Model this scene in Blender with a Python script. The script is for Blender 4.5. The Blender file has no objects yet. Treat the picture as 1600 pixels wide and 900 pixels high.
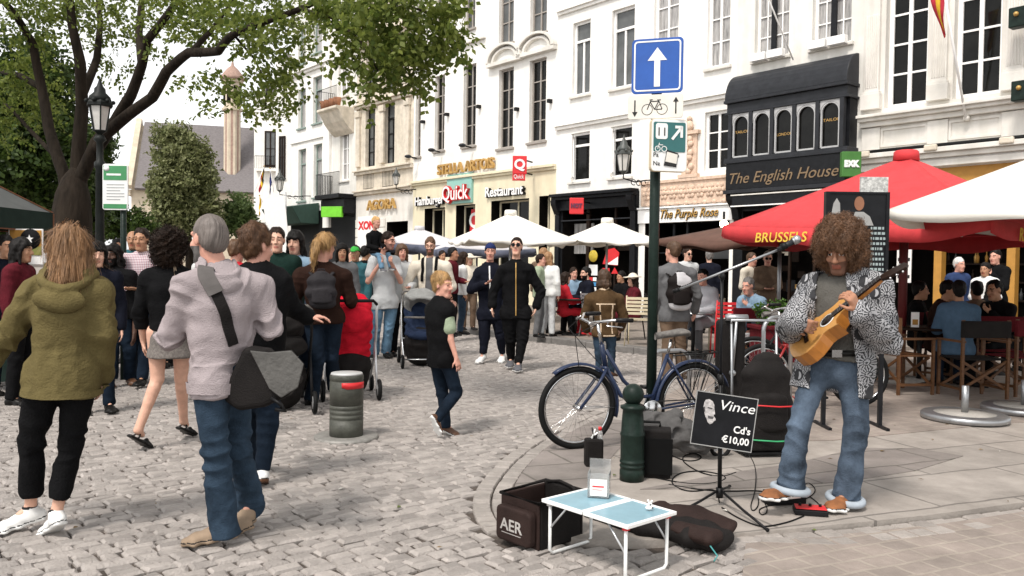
import bpy, bmesh, math, random
import numpy as np
from mathutils import Vector, Matrix, noise as mnoise
R = math.radians
rng = random.Random(7)
SC = bpy.context.scene
COL = SC.collection

# ------------------------------------------------------------------ camera, sky, sun, exposure
CAM_H, FPX, PITCH, ROLL = 1.47, 1300.0, R(1.54), R(0.79)
cam_d = bpy.data.cameras.new("camera"); cam = bpy.data.objects.new("camera", cam_d); COL.objects.link(cam)
cam_d.sensor_width = 36.0; cam_d.lens = 36.0 * FPX / 1600.0; cam_d.clip_end = 2000; cam_d.clip_start = 0.05
cam.matrix_world = Matrix.Translation((0, 0, CAM_H)) @ Matrix.Rotation(R(90) - PITCH, 4, 'X') @ Matrix.Rotation(ROLL, 4, 'Z')
SC.camera = cam

SUN_EL, SUN_AZ = R(56), R(212)          # azimuth clockwise from +Y: sun stands behind and left of the camera
w = bpy.data.worlds.new("World"); SC.world = w; w.use_nodes = True
nt = w.node_tree; nt.nodes.clear()
sky = nt.nodes.new("ShaderNodeTexSky"); sky.sky_type = 'NISHITA'; sky.sun_disc = False
sky.sun_elevation = SUN_EL; sky.sun_rotation = SUN_AZ; sky.air_density = 1.0; sky.dust_density = 1.0; sky.ozone_density = 1.0
hs = nt.nodes.new("ShaderNodeHueSaturation"); hs.inputs['Saturation'].default_value = 0.03; hs.inputs['Value'].default_value = 1.0
bg = nt.nodes.new("ShaderNodeBackground"); bg.inputs[1].default_value = 0.125
wo = nt.nodes.new("ShaderNodeOutputWorld")
nt.links.new(sky.outputs[0], hs.inputs['Color']); nt.links.new(hs.outputs[0], bg.inputs[0]); nt.links.new(bg.outputs[0], wo.inputs[0])
sd = bpy.data.lights.new("sun", 'SUN'); sd.energy = 1.5; sd.angle = R(10); sd.color = (1.0, 0.935, 0.87)
so = bpy.data.objects.new("sun", sd); COL.objects.link(so)
sdir = Vector((math.sin(SUN_AZ) * math.cos(SUN_EL), math.cos(SUN_AZ) * math.cos(SUN_EL), math.sin(SUN_EL)))
so.rotation_euler = sdir.to_track_quat('Z', 'Y').to_euler()
SC.view_settings.view_transform = 'Standard'; SC.view_settings.look = 'None'
SC.view_settings.exposure = 1.08; SC.view_settings.gamma = 1.0
SC.render.engine = 'CYCLES'; SC.cycles.use_denoising = True; SC.cycles.max_bounces = 6
SC.cycles.sample_clamp_indirect = 6

# ------------------------------------------------------------------ measuring: pixels of the 1600x900 photo to points of the place
CPOS = Vector((0, 0, CAM_H))
_m = cam.matrix_world.to_3x3()
RI, UP, FW = _m.col[0].copy(), _m.col[1].copy(), -_m.col[2]
def ray(px, py): return RI * (px - 800) - UP * (py - 450) + FW * FPX
def P(px, py, Y):
    v = ray(px, py); return CPOS + v * (Y / v.y)
def G(px, py, z=0.0):
    v = ray(px, py); return CPOS + v * ((z - CAM_H) / v.z)
def PL(px, py, p0, n):
    v = ray(px, py); return CPOS + v * ((Vector(p0) - CPOS).dot(n) / v.dot(n))
TH = R(39.6)                              # the street runs 39.6 degrees left of the view
EU = Vector((math.sin(TH), -math.cos(TH), 0)); EN = Vector((math.cos(TH), math.sin(TH), 0))
ST_ROT = math.atan2(EU.y, EU.x)
def UN(u, n, z=0.0): return EU * u + EN * n + Vector((0, 0, z))
DF, DK = 19.0, 10.7                       # distance of the house fronts and of the far kerb
def F(px, py, d=DF):
    p = PL(px, py, EN * d, EN); return p.dot(EU), p.z

# ------------------------------------------------------------------ things, parts, tags
def tag(o, label=None, cat=None, group=None, kind=None):
    if label: o['label'] = label
    if cat: o['category'] = cat
    if group: o['group'] = group
    if kind: o['kind'] = kind
    return o
def thing(name, label, cat, loc=(0, 0, 0), rz=0.0, group=None):
    o = bpy.data.objects.new(name, None); COL.objects.link(o); o.empty_display_size = 0.1
    o.location = loc; o.rotation_euler = (0, 0, rz)
    return tag(o, label, cat, group)
def dup(root, loc, rz, label=None, group=None, scale=None):
    r = root.copy(); COL.objects.link(r); r.location = loc; r.rotation_euler = (0, 0, rz)
    if scale: r.scale = (scale,) * 3 if not hasattr(scale, '__len__') else scale
    if label: r['label'] = label
    if group: r['group'] = group
    for ch in list(root.children):
        c = ch.copy(); COL.objects.link(c); c.parent = r
        for g in list(ch.children):
            d = g.copy(); COL.objects.link(d); d.parent = c
    return r

# ------------------------------------------------------------------ materials
MATS = {}
def srgb(h):
    if isinstance(h, str):
        h = h.lstrip('#'); c = [int(h[i:i+2], 16) / 255 for i in (0, 2, 4)]
        return tuple(x / 12.92 if x <= 0.04045 else ((x + 0.055) / 1.055) ** 2.4 for x in c)
    return tuple(h)
def mat(name, col=(.5, .5, .5), rough=.7, metal=0.0, var=0.12, vscale=6.0, bump=0.0, bscale=40.0, col2=None, stretch=None, spec=0.4, emit=None, sheen=0.0, trans=0.0, island=0.0, grime=0.0):
    """principled material with a noise that varies its own colour and an optional bump"""
    if name in MATS: return MATS[name]
    m = bpy.data.materials.new(name); MATS[name] = m; m.use_nodes = True
    t = m.node_tree; N = t.nodes; L = t.links; b = N['Principled BSDF']
    if max(col[:3]) < .06 and not metal: col = tuple(x*.55 for x in col); spec = min(spec, .16)
    c = srgb(col); c2 = srgb(col2) if col2 is not None else tuple(min(1, x * (1 + var * 1.2)) for x in c)
    c1 = c if col2 is not None else tuple(x * (1 - var) for x in c)
    b.inputs['Roughness'].default_value = rough; b.inputs['Metallic'].default_value = metal
    b.inputs['Specular IOR Level'].default_value = spec
    if sheen: b.inputs['Sheen Weight'].default_value = sheen
    if trans: b.inputs['Transmission Weight'].default_value = trans
    tc = N.new('ShaderNodeTexCoord'); src = tc.outputs['Object']
    if stretch:
        mp = N.new('ShaderNodeMapping'); mp.inputs['Scale'].default_value = stretch; L.new(src, mp.inputs[0]); src = mp.outputs[0]
    no = N.new('ShaderNodeTexNoise'); no.inputs['Scale'].default_value = vscale; no.inputs['Detail'].default_value = 6; no.inputs['Roughness'].default_value = .65
    L.new(src, no.inputs['Vector'])
    ra = N.new('ShaderNodeValToRGB'); ra.color_ramp.elements[0].position = .32; ra.color_ramp.elements[1].position = .68
    ra.color_ramp.elements[0].color = (*c1, 1); ra.color_ramp.elements[1].color = (*c2, 1)
    L.new(no.outputs['Fac'], ra.inputs[0]); out = ra.outputs[0]
    if island:
        ge = N.new('ShaderNodeNewGeometry'); mr = N.new('ShaderNodeMapRange'); mr.inputs[3].default_value = 1 - island; mr.inputs[4].default_value = 1 + island
        L.new(ge.outputs['Random Per Island'], mr.inputs[0])
        mx = N.new('ShaderNodeMix'); mx.data_type = 'RGBA'; mx.blend_type = 'MULTIPLY'; mx.inputs[0].default_value = 1
        L.new(out, mx.inputs[6]); L.new(mr.outputs[0], mx.inputs[7]); out = mx.outputs[2]
    if grime:
        n2 = N.new('ShaderNodeTexNoise'); n2.inputs['Scale'].default_value = 1.3; n2.inputs['Detail'].default_value = 8
        m2 = N.new('ShaderNodeMapping'); m2.inputs['Scale'].default_value = (2.2, 2.2, .35); L.new(tc.outputs['Object'], m2.inputs[0]); L.new(m2.outputs[0], n2.inputs['Vector'])
        r2 = N.new('ShaderNodeValToRGB'); r2.color_ramp.elements[0].position = .42; r2.color_ramp.elements[1].position = .62
        r2.color_ramp.elements[0].color = (1 - grime, 1 - grime, 1 - grime * 1.15, 1); r2.color_ramp.elements[1].color = (1, 1, 1, 1)
        L.new(n2.outputs['Fac'], r2.inputs[0])
        mx = N.new('ShaderNodeMix'); mx.data_type = 'RGBA'; mx.blend_type = 'MULTIPLY'; mx.inputs[0].default_value = 1
        L.new(out, mx.inputs[6]); L.new(r2.outputs[0], mx.inputs[7]); out = mx.outputs[2]
    L.new(out, b.inputs['Base Color'])
    if emit:
        b.inputs['Emission Color'].default_value = (*c, 1); b.inputs['Emission Strength'].default_value = emit
    if bump:
        nb = N.new('ShaderNodeTexNoise'); nb.inputs['Scale'].default_value = bscale; nb.inputs['Detail'].default_value = 5
        L.new(src, nb.inputs['Vector']); bu = N.new('ShaderNodeBump'); bu.inputs['Strength'].default_value = bump; bu.inputs['Distance'].default_value = .02
        L.new(nb.outputs['Fac'], bu.inputs['Height']); L.new(bu.outputs[0], b.inputs['Normal'])
    return m

# ------------------------------------------------------------------ mesh builder
class MB:
    def __init__(s): s.v = []; s.f = []; s.mi = []; s.sm = []; s.mats = []
    def mat(s, m):
        if m not in s.mats: s.mats.append(m)
        return s.mats.index(m)
    def raw(s, vs, fs, m, smooth=False):
        o = len(s.v); k = s.mat(m); s.v += [tuple(x) for x in vs]
        for f in fs: s.f.append([i + o for i in f]); s.mi.append(k); s.sm.append(smooth)
        return s
    def box(s, lo, hi, m, M=None):
        x0, y0, z0 = lo; x1, y1, z1 = hi
        vs = [Vector(p) for p in ((x0,y0,z0),(x1,y0,z0),(x1,y1,z0),(x0,y1,z0),(x0,y0,z1),(x1,y0,z1),(x1,y1,z1),(x0,y1,z1))]
        if M is not None: vs = [M @ p for p in vs]
        return s.raw(vs, [(0,3,2,1),(4,5,6,7),(0,1,5,4),(1,2,6,5),(2,3,7,6),(3,0,4,7)], m)
    def bar(s, a, b, wx, wz, m, up=(0, 0, 1)):
        """a square bar from a to b"""
        a, b = Vector(a), Vector(b); d = (b - a); L = d.length; d.normalize(); up = Vector(up)
        if abs(d.dot(up)) > .98: up = Vector((1, 0, 0))
        x = d.cross(up).normalized(); z = x.cross(d)
        M = Matrix((x, d, z)).transposed().to_4x4(); M.translation = a
        return s.box((-wx/2, 0, -wz/2), (wx/2, L, wz/2), m, M)
    def tube(s, pts, r, m, n=8, caps=True, closed=False, smooth=True, flat=None):
        pts = [Vector(p) for p in pts]; k = len(pts); rs = r if hasattr(r, '__len__') else [r] * k
        vs, fs = [], []; prev = None
        for i, p in enumerate(pts):
            if closed: d = pts[(i + 1) % k] - pts[i - 1]
            else: d = pts[min(i + 1, k - 1)] - pts[max(i - 1, 0)]
            d = d.normalized() if d.length > 1e-9 else Vector((0, 0, 1))
            if prev is None:
                a = Vector((0, 0, 1)) if abs(d.z) < .9 else Vector((1, 0, 0)); x = d.cross(a).normalized()
            else:
                x = (prev - d * prev.dot(d)); x = x.normalized() if x.length > 1e-6 else d.orthogonal().normalized()
            prev = x; y = d.cross(x)
            for j in range(n):
                t = 2 * math.pi * j / n; vs.append(p + (x * math.cos(t) + y * math.sin(t) * (flat or 1)) * rs[i])
        for i in range(k if closed else k - 1):
            i2 = (i + 1) % k
            for j in range(n): fs.append((i*n+j, i*n+(j+1)%n, i2*n+(j+1)%n, i2*n+j))
        if caps and not closed:
            fs.append(tuple(range(n))[::-1]); fs.append(tuple((k-1)*n + j for j in range(n)))
        return s.raw(vs, fs, m, smooth)
    def lathe(s, prof, m, n=24, c=(0, 0, 0), M=None, smooth=True, squash=1.0):
        vs, fs = [], []; k = len(prof)
        for r, z in prof:
            for j in range(n):
                t = 2 * math.pi * j / n; p = Vector((c[0] + r * math.cos(t), c[1] + r * squash * math.sin(t), c[2] + z)); vs.append(M @ p if M is not None else p)
        for i in range(k - 1):
            for j in range(n): fs.append((i*n+j, i*n+(j+1)%n, (i+1)*n+(j+1)%n, (i+1)*n+j))
        if prof[0][0] > 1e-4: fs.append(tuple(range(n))[::-1])
        if prof[-1][0] > 1e-4: fs.append(tuple((k-1)*n + j for j in range(n)))
        return s.raw(vs, fs, m, smooth)
    def ball(s, c, r, m, n=12, sq=(1, 1, 1), M=None):
        vs, fs = [], []
        for i in range(n + 1):
            a = math.pi * i / n
            for j in range(2 * n):
                t = math.pi * j / n; q = Vector((math.sin(a)*math.cos(t)*r*sq[0], math.sin(a)*math.sin(t)*r*sq[1], math.cos(a)*r*sq[2]))
                vs.append((M @ q if M is not None else q) + Vector(c))
        for i in range(n):
            for j in range(2*n): fs.append((i*2*n+j, (i+1)*2*n+j, (i+1)*2*n+(j+1)%(2*n), i*2*n+(j+1)%(2*n)))
        return s.raw(vs, fs, m, True)
    def prism(s, pts, y0, y1, m, M=None, smooth=False):
        """outline in the local x,z plane pushed from y0 to y1"""
        n = len(pts); vs = [Vector((x, y0, z)) for x, z in pts] + [Vector((x, y1, z)) for x, z in pts]
        if M is not None: vs = [M @ p for p in vs]
        fs = [tuple(range(n)), tuple(range(n, 2*n))[::-1]] + [(i, i+n, (i+1)%n+n, (i+1)%n) for i in range(n)]
        return s.raw(vs, fs, m, smooth)
    def quad(s, a, b, c, d, m): return s.raw([a, b, c, d], [(0, 1, 2, 3)], m)
    def build(s, name, parent=None, bevel=0.0, subd=0, solid=0.0, seg=2, loc=None):
        me = bpy.data.meshes.new(name); me.from_pydata([tuple(v) for v in s.v], [], s.f); 
        for m in s.mats: me.materials.append(m)
        me.polygons.foreach_set('material_index', s.mi); me.polygons.foreach_set('use_smooth', s.sm); me.update()
        o = bpy.data.objects.new(name, me); COL.objects.link(o)
        if parent: o.parent = parent
        if loc is not None: o.location = loc
        if solid:
            q = o.modifiers.new('solid', 'SOLIDIFY'); q.thickness = solid; q.offset = 0
        if bevel:
            q = o.modifiers.new('bevel', 'BEVEL'); q.width = bevel; q.segments = seg; q.limit_method = 'ANGLE'; q.angle_limit = R(40)
        if subd:
            q = o.modifiers.new('sub', 'SUBSURF'); q.levels = subd; q.render_levels = subd
        return o
def arc(cx, cz, r, a0, a1, n=10, rz=None):
    return [(cx + r * math.cos(a0 + (a1-a0)*i/n), cz + (rz or r) * math.sin(a0 + (a1-a0)*i/n)) for i in range(n+1)]
def rrect(x0, z0, x1, z1, r, n=4):
    p = []
    for cx, cz, a in ((x1-r, z0+r, -90), (x1-r, z1-r, 0), (x0+r, z1-r, 90), (x0+r, z0+r, 180)):
        p += arc(cx, cz, r, R(a), R(a+90), n)
    return p
def text_mb(mb, body, size, m, M, depth=.01, shear=0.0, align='LEFT', bold=0.0, width=None, spacing=1.0):
    """lettering as solid letters; local x along the line, local y up; M places it"""
    cu = bpy.data.curves.new('lettering', 'FONT'); cu.body = body; cu.size = size; cu.extrude = depth / 2; cu.shear = shear
    cu.offset = bold; cu.align_x = 'LEFT'; cu.space_character = spacing; cu.resolution_u = 3
    ob = bpy.data.objects.new('lettering', cu); COL.objects.link(ob)
    dg = bpy.context.evaluated_depsgraph_get(); me = bpy.data.meshes.new_from_object(ob.evaluated_get(dg))
    vs = [v.co.copy() for v in me.vertices]
    if vs:
        x0 = min(v.x for v in vs); x1 = max(v.x for v in vs); sx = (width / (x1 - x0)) if width else 1.0
        off = {'LEFT': 0, 'CENTER': -.5, 'RIGHT': -1}[align] * (x1 - x0)
        vs = [M @ Vector(((v.x - x0 + off) * sx, v.y, v.z)) for v in vs]
        mb.raw(vs, [tuple(p.vertices) for p in me.polygons], m)
    bpy.data.objects.remove(ob); bpy.data.curves.remove(cu); bpy.data.meshes.remove(me)
FRONT = Matrix(((1,0,0,0),(0,0,-1,0),(0,1,0,0),(0,0,0,1)))     # stands letters up in the x,z plane facing -y
def at(x, y, z): return Matrix.Translation((x, y, z)) @ FRONT
def snoise(p, s=1.0): return mnoise.noise(Vector(p) * s)
# ------------------------------------------------------------------ ground
m_sett = mat('granite_sett', (.305,.276,.254), .58, var=.17, vscale=7, bump=.5, bscale=70, island=.22)
m_sett2 = mat('kerb_sett', (.305,.275,.25), .6, var=.14, vscale=9, bump=.4, bscale=60, island=.15)
m_joint = mat('joint_dirt', (.075,.06,.05), .95, var=.4, vscale=14, bump=.6, bscale=60)
m_kerb = mat('blue_stone_kerb', (.16,.15,.14), .7, var=.25, vscale=5, bump=.3)
def paving_mat(name, c1, c2, cm, bw, bh, rot, mortar=.012, offs=.5, bump=.35):
    m = bpy.data.materials.new(name); m.use_nodes = True; t = m.node_tree; N = t.nodes; L = t.links; b = N['Principled BSDF']
    b.inputs['Roughness'].default_value = .75
    tc = N.new('ShaderNodeTexCoord'); mp = N.new('ShaderNodeMapping'); mp.inputs['Rotation'].default_value = (0, 0, rot); L.new(tc.outputs['Object'], mp.inputs[0])
    nz = N.new('ShaderNodeTexNoise'); nz.inputs['Scale'].default_value = 3; L.new(tc.outputs['Object'], nz.inputs[0])
    ad = N.new('ShaderNodeMixRGB'); ad.blend_type = 'LINEAR_LIGHT'; ad.inputs[0].default_value = .03; L.new(mp.outputs[0], ad.inputs[1]); L.new(nz.outputs['Color'], ad.inputs[2])
    br = N.new('ShaderNodeTexBrick'); br.inputs['Scale'].default_value = 1; br.inputs['Brick Width'].default_value = bw; br.inputs['Row Height'].default_value = bh
    br.inputs['Mortar Size'].default_value = mortar; br.inputs['Mortar Smooth'].default_value = .3; br.inputs['Bias'].default_value = -.1; br.offset = offs
    br.inputs['Color1'].default_value = (*c1, 1); br.inputs['Color2'].default_value = (*c2, 1); br.inputs['Mortar'].default_value = (*cm, 1)
    L.new(ad.outputs[0], br.inputs['Vector'])
    n2 = N.new('ShaderNodeTexNoise'); n2.inputs['Scale'].default_value = 2.2; n2.inputs['Detail'].default_value = 9; n2.inputs['Roughness'].default_value = .7; L.new(tc.outputs['Object'], n2.inputs[0])
    r2 = N.new('ShaderNodeValToRGB'); r2.color_ramp.elements[0].color = (.62,.6,.58,1); r2.color_ramp.elements[1].color = (1.15,1.12,1.1,1); r2.color_ramp.elements[0].position = .3; r2.color_ramp.elements[1].position = .7; L.new(n2.outputs[0], r2.inputs[0])
    mx = N.new('ShaderNodeMix'); mx.data_type = 'RGBA'; mx.blend_type = 'MULTIPLY'; mx.inputs[0].default_value = 1; L.new(br.outputs[0], mx.inputs[6]); L.new(r2.outputs[0], mx.inputs[7])
    L.new(mx.outputs[2], b.inputs['Base Color'])
    n3 = N.new('ShaderNodeTexNoise'); n3.inputs['Scale'].default_value = 60; n3.inputs['Detail'].default_value = 4; L.new(tc.outputs['Object'], n3.inputs[0])
    ma = N.new('ShaderNodeMath'); ma.operation = 'MULTIPLY_ADD'; ma.inputs[1].default_value = -1.5; L.new(br.outputs['Fac'], ma.inputs[0]); L.new(n3.outputs[0], ma.inputs[2])
    bu = N.new('ShaderNodeBump'); bu.inputs['Strength'].default_value = bump; bu.inputs['Distance'].default_value = .012; L.new(ma.outputs[0], bu.inputs['Height']); L.new(bu.outputs[0], b.inputs['Normal'])
    return m
m_slab = paving_mat('pavement_slabs', (.355,.325,.295), (.31,.287,.262), (.18,.165,.15), 1.25, .62, R(-22))
m_slabdark = paving_mat('dark_slabs', (.245,.22,.205), (.215,.195,.18), (.13,.12,.105), .9, .42, R(-22))
m_terr = paving_mat('terrace_paving', (.30,.265,.23), (.24,.21,.185), (.17,.15,.13), .3, .3, -ST_ROT, .012)
m_small = paving_mat('small_paving', (.315,.27,.24), (.27,.235,.21), (.34,.30,.26), .19, .135, R(-24), .012)
m_far = paving_mat('far_setts', (.33,.295,.26), (.27,.24,.21), (.15,.13,.11), .24, .17, -ST_ROT + R(90), .012)

mb = MB(); mb.box((-300, -60, -2), (300, 400, -.020), m_joint); tag(mb.build('ground'), kind='structure')
# the outer edge of the near pavement, measured along its kerb
EDGE = [G(*p) for p in ((1750,776),(1600,790),(1480,808),(1372,820),(1250,832),(1150,841),(1060,849),(980,853),(905,850),(850,838),(815,816),(800,790),(803,765),(820,738),(848,708),(890,680),(940,655),(1000,630),(1060,612))]
EDGE += [UN(u, 10.2) for u in (-7.6,)]
def smooth_line(pts, it=2):
    for _ in range(it):
        q = [pts[0]]
        for a, b in zip(pts, pts[1:]): q += [a * .75 + b * .25, a * .25 + b * .75]
        pts = q + [pts[-1]]
    return pts
EDGE = smooth_line(EDGE)
back = [UN(-7.6, 18.6), UN(4, 18.6), Vector((17.2, EDGE[0].y - .6, 0))]
POLY = EDGE + back
def inside(x, y, poly):
    c = False; j = len(poly) - 1
    for i in range(len(poly)):
        a, b = poly[i], poly[j]
        if (a.y > y) != (b.y > y) and x < (b.x - a.x) * (y - a.y) / (b.y - a.y) + a.x: c = not c
        j = i
    return c
def edge_dist(x, y):
    p = Vector((x, y, 0)); return min((p - a).length + (0 if a.y > 4.62 else .24) for a in EDGE)
def sheet(name, poly, z0, z1, m):
    n = len(poly); mb = MB()
    vs = [(p.x, p.y, z1) for p in poly] + [(p.x, p.y, z0) for p in poly]
    a = sum(poly[i].x * poly[(i+1) % n].y - poly[(i+1) % n].x * poly[i].y for i in range(n))
    top = tuple(range(n)) if a > 0 else tuple(range(n))[::-1]
    mb.raw(vs, [top] + [(i, (i+1) % n, (i+1) % n + n, i + n) for i in range(n)], m)
    return tag(mb.build(name), kind='structure')
sheet('pavement', POLY, -.03, .025, m_slab)
# darker slab band that follows the outer edge, and the patched slabs further in
def band(w0, w1):
    out = []
    for i, p in enumerate(EDGE):
        d = (EDGE[min(i+1, len(EDGE)-1)] - EDGE[max(i-1, 0)]).normalized(); nrm = Vector((d.y, -d.x, 0)); out.append((p + nrm * w0, p + nrm * w1))
    return out
bd = [q for q, p in zip(band(.0, .55), EDGE) if p.x < .9 and p.y > 4.75]
mb = MB()
for (a, b), (c, d) in zip(bd, bd[1:]): mb.quad((a.x,a.y,.029), (c.x,c.y,.029), (d.x,d.y,.029), (b.x,b.y,.029), m_slabdark)
tag(mb.build('pavement_edge_slabs'), kind='structure')
sheet('dark_slab_band', [G(*p, .03) for p in ((1000,764),(1130,740),(1240,724),(1340,700),(1430,700),(1505,712),(1430,735),(1320,752),(1180,762))], .026, .030, m_slabdark)
sheet('inner_paving', [G(*p, .03) for p in ((1000,640),(1150,690),(1300,688),(1420,676),(1560,662),(1800,645))] + [UN(3.4, 18.4), UN(-7.5, 18.4), UN(-7.5, 10.3)], .026, .0315, m_small)
NEARP = [G(*p, .0) for p in ((1165,850),(1250,842),(1372,830),(1480,818),(1600,800),(1750,787),(1950,1000),(1150,1000))]
sheet('near_paving', NEARP, -.03, .004, m_small)
# far terrace with its kerb
def un_poly(u0, n0, u1, n1): return [UN(u0, n0), UN(u1, n0), UN(u1, n1), UN(u0, n1)]
sheet('terrace_pavement', un_poly(-75, DK + .22, -7.0, DF + .4), -.03, .10, m_terr)
mb = MB(); rg = random.Random(3); u = -60
while u < -7.2:
    L = rg.uniform(.8, 1.2); z = .11 + rg.uniform(-.006, .006)
    mb.box((u + .006, DK - .08, -.03), (u + L - .006, DK + .22, z), m_kerb); u += L
k = mb.build('kerb', bevel=.015); k.rotation_euler.z = ST_ROT; tag(k, kind='structure')
# granite setts, each stone real, laid in courses across the street
def setts():
    rg = random.Random(11); V, Fc = [], []
    u = -34.0
    def stone(cu, cn, hu, hn, tilt, z, rot):
        o = len(V); c, s = math.cos(rot), math.sin(rot)
        j = [(rg.uniform(-.010, .010), rg.uniform(-.012, .012)) for _ in range(4)]
        for k, (fx, zz) in enumerate(((1.0, -.05), (1.0, -.012), (.82, 0.0))):
            for q, (a, b) in enumerate(((-1,-1),(1,-1),(1,1),(-1,1))):
                ex = (hu - (1-fx)*.07) if k < 2 else hu - .013
                ey = hn if k < 2 else hn - .014
                lu, ln = a * ex + j[q][0], b * ey + j[q][1]
                uu, nn = cu + lu * c - ln * s, cn + lu * s + ln * c
                p = EU * uu + EN * nn
                V.append((p.x, p.y, z + zz + (lu * tilt[0] + ln * tilt[1] if k else 0)))
        for k in (0, 4):
            for q in range(4): Fc.append((o+k+q, o+k+(q+1)%4, o+k+4+(q+1)%4, o+k+4+q))
        V.append((sum(V[o+8+q][0] for q in range(4))/4, sum(V[o+8+q][1] for q in range(4))/4, sum(V[o+8+q][2] for q in range(4))/4 + .004))
        for q in range(4): Fc.append((o+8+q, o+8+(q+1)%4, o+12))
    while u < 2.5:
        wd = rg.uniform(.078, .104); n = -8.0 + rg.uniform(0, .2); hu = wd/2 - .004
        while n < DK - .1:
            L = rg.uniform(.10, .17); cu, cn = u + wd/2, n + L/2
            p = EU * cu + EN * cn; wob = .03 * math.sin(cn * .9 + u * .35)
            if p.y > 2.3 and abs(p.x) < p.y * .68 + .8 and p.y < 26 and not inside(p.x, p.y, POLY) and edge_dist(p.x, p.y) > .27 and not inside(p.x, p.y, NEARP):
                bz = .008 * snoise((p.x, p.y, 0), .7)
                stone(cu + wob, cn, hu, L/2 - .004, (rg.gauss(0, .026), rg.gauss(0, .024)), bz + rg.gauss(0, .0033), rg.gauss(0, .025))
            n += L
        u += wd
    me = bpy.data.meshes.new('street'); me.from_pydata(V, [], Fc); me.materials.append(m_sett)
    me.polygons.foreach_set('use_smooth', [True] * len(Fc)); me.update()
    o = bpy.data.objects.new('street', me); COL.objects.link(o); tag(o, kind='structure')
    q = o.modifiers.new('es', 'EDGE_SPLIT'); q.split_angle = R(32)
    # two rows of longer setts that follow the pavement edge
    V, Fc = [], []
    for row, (w0, w1) in enumerate(((-.02, -.13), (-.14, -.25))):
        b = band(w0, w1); pts = [q for q, p in zip(b, EDGE) if p.x < 3.5 and p.y > 4.62]
        acc = 0
        for (a, b_), (c, d) in zip(pts, pts[1:]):
            L = (a - c).length; k = max(1, round(L / .2))
            for i in range(k):
                t0, t1 = (i + .04) / k, (i + .96) / k
                q = [a.lerp(c, t0), a.lerp(c, t1), b_.lerp(d, t1), b_.lerp(d, t0)]; ce = sum(q, Vector()) / 4; o_ = len(V)
                z = rg.gauss(0.004, .004)
                for zz, f in ((-.05, 1), (z - .01, 1), (z, .9)):
                    for x in q: y = ce + (x - ce) * f; V.append((y.x, y.y, zz))
                for kk in (0, 4):
                    for e in range(4): Fc.append((o_+kk+e, o_+kk+(e+1)%4, o_+kk+4+(e+1)%4, o_+kk+4+e))
                Fc.append((o_+8, o_+9, o_+10, o_+11))
    me = bpy.data.meshes.new('gutter_setts'); me.from_pydata(V, [], Fc); me.materials.append(m_sett2); me.update()
    o = bpy.data.objects.new('gutter_setts', me); COL.objects.link(o); tag(o, kind='structure')
setts()
mb = MB(); pts = [Vector((-60, 25.5, -.008)), Vector((40, 25.5, -.008)), Vector((40, 150, -.008)), Vector((-90, 150, -.008))]
mb.quad(*pts, m_far); tag(mb.build('far_street'), kind='structure')
# ------------------------------------------------------------------ buildings
m_white = mat('white_stucco', (.83,.81,.77), .85, var=.06, vscale=3, bump=.15, bscale=25, grime=.08)
m_white2 = mat('aged_white_stucco', (.76,.74,.69), .85, var=.06, vscale=3, bump=.15, bscale=25, grime=.10)
m_offw = mat('offwhite_stone', (.72,.69,.64), .8, var=.06, vscale=3, bump=.15, bscale=20, grime=.12)
m_cream = mat('cream_paint', (.74,.67,.49), .75, var=.05, vscale=3, grime=.08)
m_stone = mat('buff_stone', (.66,.59,.49), .85, var=.15, vscale=4, bump=.3, bscale=18, grime=.15)
m_peach = mat('peach_carving', (.62,.46,.35), .8, var=.2, vscale=9, bump=.3, bscale=30)
m_trim = mat('white_paint', (.86,.85,.83), .5, var=.03)
m_black = mat('black_paint', (.018,.019,.022), .35, var=.3, vscale=8)
m_dgrey = mat('dark_grey_paint', (.045,.048,.055), .4, var=.2, vscale=5)
m_iron = mat('black_iron', (.02,.02,.02), .5, var=.2)
m_glassd = mat('dark_window_glass', (.012,.012,.011), .05, var=.6, vscale=1.3, spec=.16)
m_glassg = mat('grey_window_glass', (.10,.105,.105), .08, var=.35, vscale=.9, spec=.3)
m_curt = mat('net_curtain_glass', (.30,.29,.28), .25, var=.5, vscale=3, stretch=(6,1,.6), spec=.5)
m_dark = mat('dim_interior', (.008,.006,.005), .9, var=.5, vscale=2, spec=.1)  # near-black for deep reveals and rooms: their shade is put into the colour
m_brown = mat('dark_brown_wood', (.03,.016,.010), .5, var=.3, vscale=6, stretch=(1,1,6))
m_ochre = mat('ochre_paint', (.42,.21,.04), .6, var=.1)
m_gold = mat('gold_letters', (.50,.30,.09), .4, var=.15, metal=.3)
m_slate = mat('slate_roof', (.16,.145,.145), .8, var=.25, vscale=5, bump=.5, bscale=12, stretch=(1,1,4))
m_brick = mat('red_brick', (.36,.17,.11), .85, var=.25, vscale=20, bump=.2)
m_chst = mat('church_stone', (.55,.47,.36), .85, var=.15, vscale=1.5, bump=.3, bscale=5)

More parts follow.
